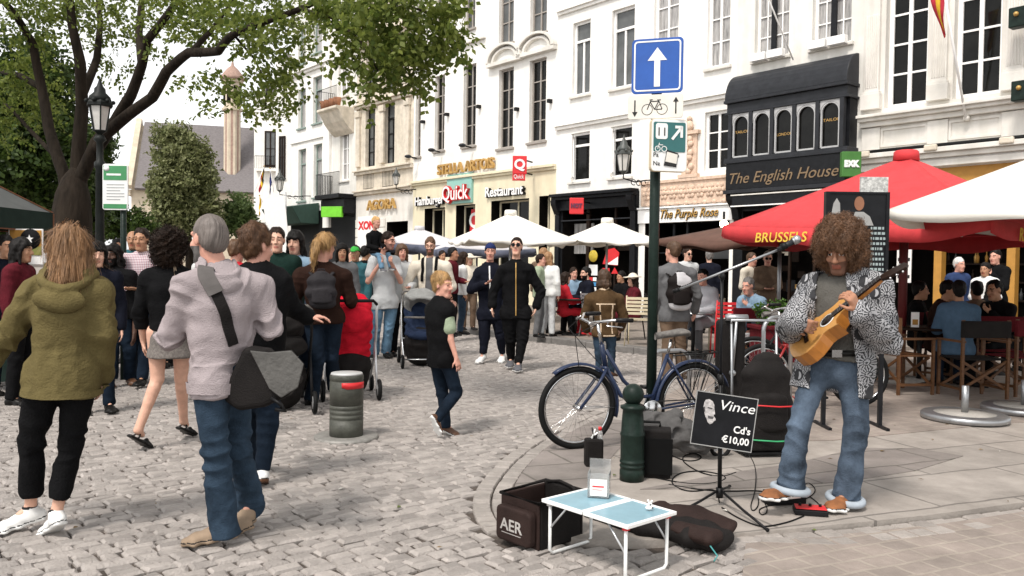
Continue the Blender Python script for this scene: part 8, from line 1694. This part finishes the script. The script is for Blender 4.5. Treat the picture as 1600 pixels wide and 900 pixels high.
# shoulder bag of the man in the lilac jumper
Yb = G(335, 848).y - .06; cb_ = P(412, 592, Yb); t = thing('shoulder_bag', 'black messenger bag with a grey flap hanging at the hip of the man in lilac', 'bag', cb_); bpnt = lambda px, py, dy=0: P(px, py, Yb+dy) - cb_
out = [(bpnt(x, y).x, bpnt(x, y).z) for x, y in ((386,540),(420,545),(452,575),(474,592),(452,618),(418,634),(376,640),(352,622),(362,590))]
mb = MB(); mb.prism(out, -.06, .07, m_nylon); mb.build('bag_body', t, bevel=.028, seg=3)
fl = [(bpnt(x, y).x, bpnt(x, y).z) for x, y in ((398,545),(428,548),(462,545),(481,566),(472,602),(446,618),(428,604))]; mb = MB(); mb.prism(fl, -.085, -.066, mat('grey_flap', (.085,.082,.076), .8, var=.25, bump=.4)); mb.build('flap', t, bevel=.006)
mb = MB(); mb.tube([(x, -.078, z) for x, z in fl], .0025, m_nylon, 5, closed=True); mb.build('piping', t)
mb = MB(); mb.tube([bpnt(430,618)+Vector((0,-.07,0)), bpnt(446,628)+Vector((0,-.08,0)), bpnt(452,638)+Vector((0,-.07,0)), bpnt(436,636)+Vector((0,-.07,0))], .010, m_bplas, 6); mb.build('buckle', t)
hl = Vector(hood.root.location); Lp = lambda px, py, dy: V3(P(px, py, Yb+dy) - hl); mb, n = hood.strip([Lp(312,418,.10), Lp(322,434,-.02), Lp(342,464,-.10), Lp(362,504,-.12), Lp(381,545,-.10)], .055, .007, m_nylon, field=hood.top, off=.006); o = mb.build('strap', t); o.location = hl - cb_
mb, n = hood.strip([Lp(314,422,.05), Lp(323,436,-.06), Lp(338,458,-.10)], .078, .012, mat('grey_pad', (.11,.10,.095), .85, var=.2), field=hood.top, off=.012); o = mb.build('shoulder_pad', t); o.location = hl - cb_
def fabric_shell(secs, cut, m, name, t, h=.014, b=.004):
    F_ = Field(np.array([-.5,-.6,0.]), np.array([.5,.6,1.25]), h); F_.loft(secs)
    for c, r_, in cut: F_.ell(c, r_, None, .01, 'd')
    F_.bump(b, 18, 3); V, Q = F_.skin(); return np_mesh(name, V, Q, m, t)
def pushchair(label, loc, rz, mseat, mframe, mhood=None, wheel_r=.09, kind='seat', s=1.0):
    """child looks towards -y; handle at +y"""
    t = thing('pushchair', label, 'pushchair', loc, rz); t.scale = (s,)*3; X = np.array([1.,0,0])
    for sx in (-1, 1):
        mb = MB(); mb.tube([(sx*.24,.50,1.02),(sx*.26,.34,.78),(sx*.27,.05,.42),(sx*.27,-.36,.12)], .013, mframe, 8); mb.tube([(sx*.26,.20,.60),(sx*.27,.36,.12)], .013, mframe, 8); mb.build('side_frame', t)
        for y in (-.36, .36):
            rr_ = wheel_r*(1.25 if y > 0 else 1); mb = MB(); mb.tube([(sx*.29, y+(rr_-.02)*math.cos(a), rr_+(rr_-.02)*math.sin(a)) for a in [2*math.pi*i/20 for i in range(20)]], .022, m_rubber, 8, closed=True); o = mb.build('wheel', t); mb = MB(); mb.tube([(sx*.27,y,rr_),(sx*.31,y,rr_)], rr_*.55, m_grw, 14); mb.build('hub', o)
    mb = MB(); mb.tube([(-.24,.50,1.02),(-.20,.55,1.06),(.20,.55,1.06),(.24,.50,1.02)], .017, m_saddle if kind != 'red' else m_rubber, 8); mb.build('handle', t); mb = MB(); mb.tube([(-.27,.02,.40),(.27,.02,.40)], .011, mframe, 6); mb.tube([(-.27,-.36,.13),(.27,-.36,.13)], .011, mframe, 6); mb.build('cross_bar', t)
    fabric_shell([(np.array([0,.0,.20]), .22, .20, X), (np.array([0,.0,.32]), .25, .24, X)], [(np.array([0,.0,.36]), np.array([.21,.20,.12]))], m_nylon, 'basket', t)
    if kind == 'cot':
        fabric_shell([(np.array([0,-.30,.66]), .20, .11, X), (np.array([0,.30,.66]), .22, .13, X)], [(np.array([0,.0,.85]), np.array([.19,.36,.12]))], mseat, 'carrycot', t); fabric_shell([(np.array([0,.10,.78]), .21, .13, X), (np.array([0,.28,.86]), .19, .14, X)], [(np.array([0,-.05,.84]), np.array([.17,.16,.14]))], mhood or mseat, 'hood', t)
    else:
        fabric_shell([(np.array([0,-.22,.46]), .20, .07, X), (np.array([0,.06,.48]), .22, .10, X), (np.array([0,.24,.80]), .22, .08, X), (np.array([0,.26,.98]), .19, .06, X)], [(np.array([0,-.06,.72]), np.array([.17,.22,.20]))], mseat, 'seat', t)
        fabric_shell([(np.array([0,.25,.86]), .23, .16, X), (np.array([0,.06,1.00]), .22, .12, X), (np.array([0,-.10,.98]), .20, .05, X)], [(np.array([0,-.06,.82]), np.array([.19,.30,.16]))], mhood or mseat, 'hood', t)
        mb = MB(); mb.tube([(-.23,.02,.70),(-.20,-.28,.72),(0,-.34,.72),(.20,-.28,.72),(.23,.02,.70)], .015, m_saddle, 8); mb.build('bumper_bar', t)
    return t
m_grw = mat('grey_hub', (.25,.25,.25), .5); m_pred = fabric('pushchair_red', (.56,.014,.03), .2); m_pgr = fabric('pushchair_grey', (.26,.26,.25), .15); m_pnv = fabric('pushchair_navy', (.02,.03,.06), .2)
g = P(546, 400, 9.2); pushchair('red pushchair with a silver frame pushed by the person with the ponytail', (g.x, g.y, 0), R(196), m_pred, m_alu, kind='red', s=1.02)
g = P(659, 400, 12.05); pushchair('grey hooded pushchair with a chrome frame and tan bumper bar', (g.x, g.y, 0), R(12), m_pnv, m_chrome, m_pgr, wheel_r=.10)
g = P(440, 400, 8.3); pushchair('black carrycot pushchair beside the man with thick brown hair', (g.x, g.y, 0), R(200), m_nylon, m_bplas, kind='cot', s=1.0)
# ------------------------------------------------------------------ people further off, posed by rule
def rule_joints(pose, arms, S, yaw, lean=0.0):
    a = math.pi/180; J = dict(hd=(0,-.03,1.635), nk=(0,.01,1.46), sL=(.165,0,1.405), sR=(-.165,0,1.405), hL=(.09,0,.92), hR=(-.09,0,.92), kL=(.10,-.02,.50), kR=(-.10,-.01,.50), aL=(.11,.02,.085), aR=(-.11,.03,.085), tL=(.14,-.19,.02), tR=(-.14,-.18,.02))
    A = dict(down=((.215,.03,1.13),(.225,-.04,.88)), front=((.22,.0,1.13),(.08,-.25,1.10)), table=((.22,-.10,1.15),(.12,-.34,1.16)), up=((.21,-.10,1.14),(.07,-.22,1.34)), back=((.22,.06,1.13),(.10,.16,.95)))
    for q, s_, k in (('L', 1, arms[0]), ('R', -1, arms[1])): e, w_ = A[k]; J['e'+q] = (e[0]*s_, e[1], e[2]); J['w'+q] = (w_[0]*s_, w_[1], w_[2])
    if pose == 'walk': J.update(kL=(.09,-.16,.52), aL=(.09,-.24,.10), tL=(.10,-.45,.05), kR=(-.09,.02,.50), aR=(-.09,.26,.15), tR=(-.10,.10,.02))
    if pose == 'sit':
        for k in J: x, y, z = J[k]; J[k] = (x, y, z-.42) if k[0] in 'hnsew' else J[k]
        J.update(kL=(.13,-.42,.50), kR=(-.12,-.42,.50), aL=(.13,-.38,.085), aR=(-.12,-.44,.085), tL=(.15,-.58,.02), tR=(-.14,-.64,.02))
        if lean:
            for k in J:
                if k in ('hd','nk','sL','sR','eL','eR','wL','wR'): x, y, z = J[k]; t_ = (z-.5); J[k] = (x, y-lean*t_, z-lean*lean*t_*.4)
    M = Matrix.Rotation(yaw*a, 3, 'Z'); out = {k: np.array(M @ Vector(v))*S for k, v in J.items()}; out['fd'] = np.array(M @ Vector((0,-1,-.05-lean*.35))); return out
def folk(px, Y, H, yaw, pose, arms, top, bot, hair, hm, tone, label, sex='m', z=0.0, lean=0.0, fit=.022, shoe=None, fyaw=None, res=None, extra=None, group=None):
    g = P(px, 420, Y); g.z = z; J = rule_joints(pose, arms, H/1.75, yaw, lean)
    if fyaw is not None: J['fd'] = np.array((math.sin(math.radians(fyaw)), -math.cos(math.radians(fyaw)), -.05))
    p = Person(label, J, g, H=H, tone=tone, res=res or (.011 if Y < 11 else .0155), sex=sex, seed=int(px), group=group); p.hair_m = hm
    if extra and 'beard' in extra: p.beard = True
    p.body()
    if isinstance(bot, tuple): p.bare = True; p.skirt(bot[0], bot[1])
    else: p.trousers(bot, .018, hem=.02, amp=.004)
    p.shirt(top, fit, hem=.07, name='jacket' if fit > .018 else 'top', sleeve='short' if extra and 'short' in extra else 'long', amp=.004); p.shoes(shoe or l_black, shoe or l_black)
    if hair: p.hair(hair, hm, .14, vol=.014, res=.012)
    if extra and 'glasses' in extra: p.glasses()
    if extra and 'dark' in extra: p.glasses(dark=True)
    if extra and 'greencap' in extra: p.cap(fabric('cap_green', (.05,.35,.06)))
    if extra and 'hat' in extra: F_ = Field(p.J['hd']-.3, p.J['hd']+.3, .012); F_.ell(p.hp(0,-.01,.075), np.array([.088,.105,.075])); F_.loft([(p.hp(0,-.01,.070), .17, .18, p.fx), (p.hp(0,-.01,.074), .17, .18, p.fx)] if 0 else [(p.hp(-.001,-.17,.068), .11, .012, p.fx), (p.hp(0,.0,.075), .18, .012, p.fx), (p.hp(0,.17,.066), .11, .012, p.fx)]); V, Q = F_.skin(); np_mesh('hat', V, Q, f_cream, p.root)
    return p
D2, F2, T2 = ('down','down'), ('front','front'), ('table','table')
TZ = .10
L_ = [(433,8.9,1.82,10,'stand',D2,f_green,f_denimd,'short',HD,'fair','man in a bottle green jacket over a navy tee shirt facing us',{}),
 (463,9.2,1.80,-8,'stand',D2,f_ltee,f_denimd,'bob',HK,'fair','pale woman with a dark fringed bob in a light blue top',dict(sex='f')),
 (627,13.3,1.77,20,'stand',('front','down'),f_lgrey,f_black,'long',HB,'pink','smiling woman with long brown hair behind the man with the toddler',dict(sex='f')),
 (222,9.9,1.83,5,'walk',F2,f_plaid,f_denimd,'short',HD,'tan','young man in a red plaid shirt behind the man with long locks',{}),
 (208,12.0,1.88,15,'stand',D2,f_teal,f_denimd,None,HD,'tan','bald man in a teal top in the crowd under the information sign',{}),
 (184,13.0,1.78,40,'stand',D2,f_red,f_denimd,'short',HK,'brown','dark haired person in a red top in the crowd by the lamp post',{}),
 (152,8.0,1.62,30,'stand',D2,f_navy,f_denimd,'bob',HK,'fair','girl with a black fringe half hidden by the woman in olive',dict(sex='f')),
 (254,11.5,1.80,-20,'stand',D2,f_maroon,f_black,'short',HD,'tan','man in maroon between the plaid shirt and the curly hair',{}),
 (367,9.5,1.70,160,'stand',D2,f_red,f_denimd,'short',HB,'pink','person in a bright red top just behind the grey haired man',{}),
 (30,8.4,1.66,95,'stand',D2,f_maroon,f_black,'long',HK,'tan','long haired woman in maroon browsing the market stall',dict(sex='f')),
 (8,9.0,1.70,60,'stand',D2,f_navy,f_denimd,'short',HK,'tan','dark haired person in navy at the market stall',{}),
 (132,14.5,1.74,0,'stand',D2,f_grey,f_denimd,'short',HD,'fair','person in grey behind the foot of the big tree',{}),
 (240,16,1.78,170,'walk',D2,f_navy,f_denimd,'short',HK,'tan','man in navy walking away towards the church',{}),
 (320,15,1.7,175,'walk',D2,f_white,f_denim,'long',HB,'fair','woman in white walking away towards the church',dict(sex='f')),
 (412,14,1.78,15,'stand',D2,f_brown,f_denimd,'short',HB,'pink','man in brown in the crowd below the flags',{}),
 (534,12.4,1.74,15,'stand',D2,f_grey,f_black,'long',HK,'tan','woman with long black hair in grey behind the ponytail',dict(sex='f')),
 (556,13.6,1.74,-10,'stand',D2,f_teal,f_black,'short',HD,'tan','person in a lime green cap and teal top',dict(extra='greencap')),
 (548,15.5,1.72,30,'stand',D2,f_lgrey,f_denimd,'short',HB,'fair','person in pale grey behind the lime green cap',{}),
 (570,14.6,1.76,150,'stand',D2,f_black,f_black,'short',HK,'tan','person in black seen from behind next to the man in white',{}),
 (706,15.9,1.68,75,'stand',('front','down'),f_maroon,f_black,'short',HK,'brown','person in a maroon jacket standing on the kerb behind the boy',dict(z=TZ)),
 (722,16.4,1.60,100,'stand',D2,f_white,f_denim,'long',HD,'tan','woman in white and jeans beside the maroon jacket',dict(z=TZ,sex='f')),
 (733,17.5,1.58,20,'stand',D2,f_cream,f_tan,None,HB,'fair','person in a cream sun hat under the large cream parasol',dict(z=TZ,extra='hat')),
 (690,18.5,1.66,30,'stand',D2,f_sage,f_tan,'short',HD,'tan','man in pale green under the grey parasols',dict(z=TZ)),
 (856,16.1,1.62,160,'stand',D2,f_white,f_lgrey,'long',HR,'fair','long haired woman all in white standing on the kerb',dict(z=TZ,sex='f')),
 (843,16.0,1.58,75,'stand',('down','down'),f_sage,f_grey,'short',HD,'pink','person with a lime green sleeve beside the woman in white',dict(z=TZ)),
 (849,17.0,1.72,170,'stand',D2,f_tan,f_grey,'long',HR,'fair','auburn haired woman in brown behind the woman in white',dict(z=TZ,sex='f')),
 (882,16.6,1.62,100,'sit',T2,f_red,f_red,'long',HD,'fair','seated woman in red with red shoes at the left terrace table',dict(z=TZ,sex='f',shoe=m_red)),
 (896,17.6,1.74,15,'sit',T2,f_ltee,f_denimd,'short',HD,'pink','seated man in a blue grey shirt at the left terrace table',dict(z=TZ)),
 (917,16.8,1.76,-70,'sit',T2,f_navy,f_black,'short',HK,'fair','seated bearded man in a navy waistcoat at the left terrace table',dict(z=TZ,extra='beard',sex='m')),
 (991,15.6,1.62,-80,'sit',T2,f_maroon,f_tan,'long',HD,'fair','seated woman in a pale sun hat beside the sign pole',dict(z=TZ,extra='hat',sex='f')),
 (972,17.6,1.66,-60,'sit',T2,f_black,f_black,'short',HK,'tan','seated person in black further back by the shop door',dict(z=TZ)),
 (1104,13.6,1.76,-45,'sit',('front','table'),f_stripe,f_grey,'short',HK,'pink','seated man in a striped shirt reading a phone behind the boom',dict(z=TZ,lean=.12)),
 (1108,17.5,1.72,175,'stand',D2,f_navy,f_black,'short',HGR,'fair','grey haired man in navy seen from behind at the pub door',dict(z=TZ)),
 (1073,15.8,1.74,20,'stand',D2,f_lgrey,f_denimd,'short',HD,'fair','man with dark glasses half hidden by the two tone rucksack',dict(z=TZ,extra='dark')),
 (1173,15.6,1.72,30,'stand',F2,f_cream,f_tan,'short',HB,'pink','man in a beige shirt standing before the english shop',dict(z=.03)),
 (1199,15.3,1.74,-10,'stand',F2,f_tan,f_grey,'short',HB,'pink','man in an olive brown shirt standing before the english shop',dict(z=.03,extra='dark')),
 (1186,12.6,1.74,-50,'sit',('up','table'),f_ltee,f_denimd,'short',HGR,'pink','grey haired seated man leaning forward by the boxwood planter',dict(z=.03,lean=.35)),
 (1497,14.2,1.66,15,'stand',D2,fabric('blue_jacket',(.03,.05,.12)),f_white,None,HGR,'pink','white haired man in a blue jacket standing at the cafe',dict(z=.03,extra='whitehair')),
 (1556,14.6,1.82,-60,'stand',('up','down'),f_black,f_black,'short',HK,'pink','man in a dark suit standing at the cafe with a hand at his mouth',dict(z=.03)),
 (1540,13.8,1.58,-50,'stand',('front','front'),f_white,f_black,'short',HK,'tan','waiter in white and black holding out a hand at the cafe',dict(z=.03)),
 (1436,11.4,1.68,60,'sit',T2,f_black,f_black,'short',HK,'tan','dark haired diner at the table next to the parasol pole',dict(z=.03)),
 (1466,10.8,1.72,50,'sit',('up','table'),f_brown,f_black,'short',HK,'tan','diner in brown with a hand to the face at the near cafe table',dict(z=.03,lean=.15)),
 (1500,10.2,1.72,165,'sit',T2,fabric('sky_shirt',(.075,.13,.20)),f_denimd,'short',HK,'tan','diner in a light blue shirt with his back to us',dict(z=.03)),
 (1528,11.4,1.70,175,'sit',T2,f_tan,f_black,'short',HK,'brown','diner in a dusty brown top with back turned behind the blue shirt',dict(z=.03)),
 (1570,10.9,1.74,-70,'sit',('up','table'),f_black,f_black,'short',HK,'tan','diner in black resting chin on hand at the far right',dict(z=.03,lean=.2)),
 (1552,12.6,1.70,10,'sit',T2,f_black,f_black,'long',HK,'tan','long haired diner in black at the table behind',dict(z=.03,sex='f'))]
for q in L_:
    if q[-1].get('extra') == 'whitehair': q[-1].pop('extra'); p = folk(*q[:-1], **q[-1]); p.hair('short', hair_mat('white', (.6,.58,.55)), vol=.014, res=.012)
    else: folk(*q[:-1], **q[-1])
# ------------------------------------------------------------------ terrace furniture
m_cwood = mat('chair_wood', (.10,.042,.014), .5, var=.25, vscale=7, stretch=(1,1,5)); m_burg = fabric('burgundy_canvas', (.10,.012,.016), .15); m_ivory = mat('ivory_slats', (.60,.52,.36), .5, var=.1)
def director(label, x, y, rz, mseat, txt=None, z=.03, group='folding director chairs on the right hand terrace'):
    t = thing('director_chair', label, 'chair', (x, y, z), rz, group); w_, d_ = .27, .22
    for s_ in (-1, 1):
        mb = MB(); mb.bar((s_*w_,-d_,0),(s_*w_,-d_,.64),.03,.03,m_cwood); mb.bar((s_*w_,d_,0),(s_*w_,d_,.90),.03,.03,m_cwood); mb.bar((s_*w_,-d_-.02,.655),(s_*w_,d_+.02,.655),.05,.024,m_cwood); mb.bar((s_*w_,-d_+.016,.12),(s_*w_,d_-.016,.12),.022,.03,m_cwood); mb.build('side_frame', t)
    for y_ in (-d_+.03, d_-.03): mb = MB(); mb.bar((-w_,y_,.12),(w_,y_,.44),.016,.03,m_cwood); mb.bar((w_,y_+.02,.12),(-w_,y_+.02,.44),.016,.03,m_cwood); mb.build('cross_leg', t)
    mb = MB(); mb.box((-w_,-d_,.445),(w_,d_,.462), mseat); mb.build('seat', t, bevel=.006); mb = MB(); mb.box((-w_-.02,d_-.022,.70),(w_+.02,d_+.022,.89), mseat); o = mb.build('backrest', t, bevel=.008)
    if txt: mb = MB(); text_mb(mb, txt, .12, m_cylet, Matrix.Rotation(math.pi,4,'Z') @ at(0,-d_-.024,.75), .002, align='CENTER', bold=.002); mb.build('lettering', o)
    return t
for lab, px, Y, rz, m, tx in (('wooden director chair with a black back in front of the diner in blue', 1524, 9.55, R(185), m_nylon, None), ('wooden director chair beside the oxblood parasol pole', 1412, 9.9, R(100), m_cwood, None), ('burgundy director chair at the far right edge of the terrace', 1592, 9.9, R(200), m_burg, None), ('burgundy director chair behind the table of the diner in brown', 1556, 10.6, R(170), m_burg, None), ('burgundy director chair with yellow lettering beside the planter', 1222, 11.4, R(186), m_burg, 'Leffe'), ('burgundy director chair holding folded newspapers', 1168, 11.9, R(188), m_burg, None), ('burgundy director chair under the diner in brown', 1470, 11.0, R(50), m_burg, None)):
    g = P(px, 420, Y); director(lab, g.x, g.y, rz, m, tx)
g = P(1168, 420, 11.9); o = tag(MB().box((-.2,-.12,0),(.2,.12,.05), m_wht).build('newspaper', bevel=.01), 'pile of folded newspapers on the burgundy chair', 'newspapers'); o.location = (g.x, g.y, .494)
def slat_chair(label, x, y, rz, m, z=TZ):
    t = thing('terrace_chair', label, 'chair', (x, y, z), rz, 'light chairs on the far terrace'); 
    for sx in (-1, 1): mb = MB(); mb.tube([(sx*.22,-.22,0),(sx*.21,-.2,.45)], .013, m, 6); mb.build('front_leg', t); mb = MB(); mb.tube([(sx*.23,.28,0),(sx*.21,.2,.45),(sx*.20,.27,.88)], .013, m, 6); mb.build('back_leg', t)
    mb = MB(); [mb.box((-.21,-.2+k*.07,.45),(.21,-.145+k*.07,.465), m) for k in range(6)]; mb.build('seat', t); mb = MB(); [mb.box((-.2,.215+k*.012,.55+k*.065),(.2,.23+k*.012,.595+k*.065), m) for k in range(5)]; mb.build('backrest', t); return t
for lab, px, Y, rz, m in (('ivory slatted chair standing left of the sign pole', 1001, 14.6, R(165), m_ivory), ('bright red metal chair behind the microphone stand', 1138, 13.0, R(175), m_red), ('ivory slatted chair under the man with the phone', 1103, 13.7, R(-45), m_ivory), ('grey slatted chair at the left terrace table', 935, 16.2, R(120), m_steel), ('dark slatted chair under the woman in red', 880, 16.7, R(100), m_nylon), ('dark slatted chair under the bearded man in navy', 920, 16.9, R(-70), m_nylon), ('dark slatted chair under the woman in the sun hat', 994, 15.7, R(-80), m_nylon)):
    g = P(px, 420, Y); slat_chair(lab, g.x, g.y, rz, m)
def table(label, px, Y, z, r_=.36, h=.73, m=None):
    g = P(px, 420, Y); t = thing('cafe_table', label, 'table', (g.x, g.y, z)); mb = MB(); mb.lathe([(r_,h-.03),(r_,h),(0,h+.001)], m or m_brown, 24); mb.build('top', t); mb = MB(); mb.tube([(0,0,.03),(0,0,h-.03)], .03, m_iron, 8); mb.build('column', t); mb = MB(); mb.lathe([(.24,0),(.22,.02),(.04,.04)], m_iron, 16); mb.build('foot', t); return g
table('round dark table with a menu card at the diner in light blue', 1492, 10.9, .03, .42); table('round dark table by the oxblood parasol pole', 1440, 10.6, .03, .38); table('round dark table before the long haired diner', 1556, 11.8, .03, .42); table('black round table between the woman in red and the man in navy', 900, 16.6, TZ, .42); table('small table in front of the man with the phone', 1085, 13.1, TZ, .32, .68, m_steel); table('small dark table by the leaning grey haired man', 1172, 12.3, .03, .34)
for px, Y, z, lab in ((1432, 10.5, .762, 'menu card standing on the table by the parasol pole'), (1500, 10.95, .762, 'menu card on the table of the diner in light blue')):
    g = P(px, 420, Y); o = tag(MB().prism([(-.05,0),(.05,0),(.05,.19),(-.05,.19)], -.004, .004, m_trim).box((-.035,-.006,.03),(.035,-.0042,.10), m_ochre).build('menu_card'), lab, 'menu'); o.location = (g.x, g.y, z)
g = P(1217, 420, 10.6); t = thing('planter', 'burgundy planter box filled with clipped boxwood beside the bicycles', 'planter', (g.x, g.y, .03), R(5)); mb = MB(); mb.box((-.30,-.18,0),(.30,.18,.72), m_burg); mb.box((-.33,-.21,.68),(.33,.21,.73), m_burg); mb.build('box', t, bevel=.01); pts = blob_points((0,0,.86), (.30,.19,.17), 420, np.random.default_rng(3), .3); leaves_obj('boxwood', pts, leaf_mat('box_leaf', (.03,.07,.012), (.08,.16,.03), .25), t, size=.035, spray=8, sl=.10, droop=-.2, seed=4)
g = P(1239, 420, 10.35); o = tag(MB().box((-.06,-.008,0),(.06,.008,.19), m_trim).box((-.04,-.0105,.05),(.04,-.0082,.12), m_ochre).build('menu_card'), 'menu card standing on the edge of the boxwood planter', 'menu'); o.location = (g.x, g.y+.06, .762)

# dry leaves and scraps between the setts
rg = random.Random(21); mb = MB(); lm = [mat('dry_leaf', (.16,.10,.035), .8, island=.3), mat('paper_scrap', (.55,.53,.48), .8), mat('leaf_green_scrap', (.10,.13,.03), .8)]
for k in range(110):
    x, y = (rg.uniform(-6.5, .4), rg.uniform(3.6, 13)) if k < 85 else (rg.uniform(.3, 4.5), rg.uniform(4.2, 8))
    zz_ = .034 if inside(x, y, POLY) else .010; a = rg.uniform(0, 6.3); L = rg.uniform(.008, .026); w_ = L*rg.uniform(.25, .6); m = lm[0] if rg.random() < .6 else lm[1 if rg.random() < .35 else 2]
    c, q = math.cos(a), math.sin(a); mb.raw([(x+c*L, y+q*L, zz_), (x-q*w_, y+c*w_, zz_+rg.uniform(0,.008)), (x-c*L, y-q*L, zz_), (x+q*w_, y-c*w_, zz_+rg.uniform(0,.008))], [(0,1,2,3)], m)
tag(mb.build('litter'), kind='stuff')
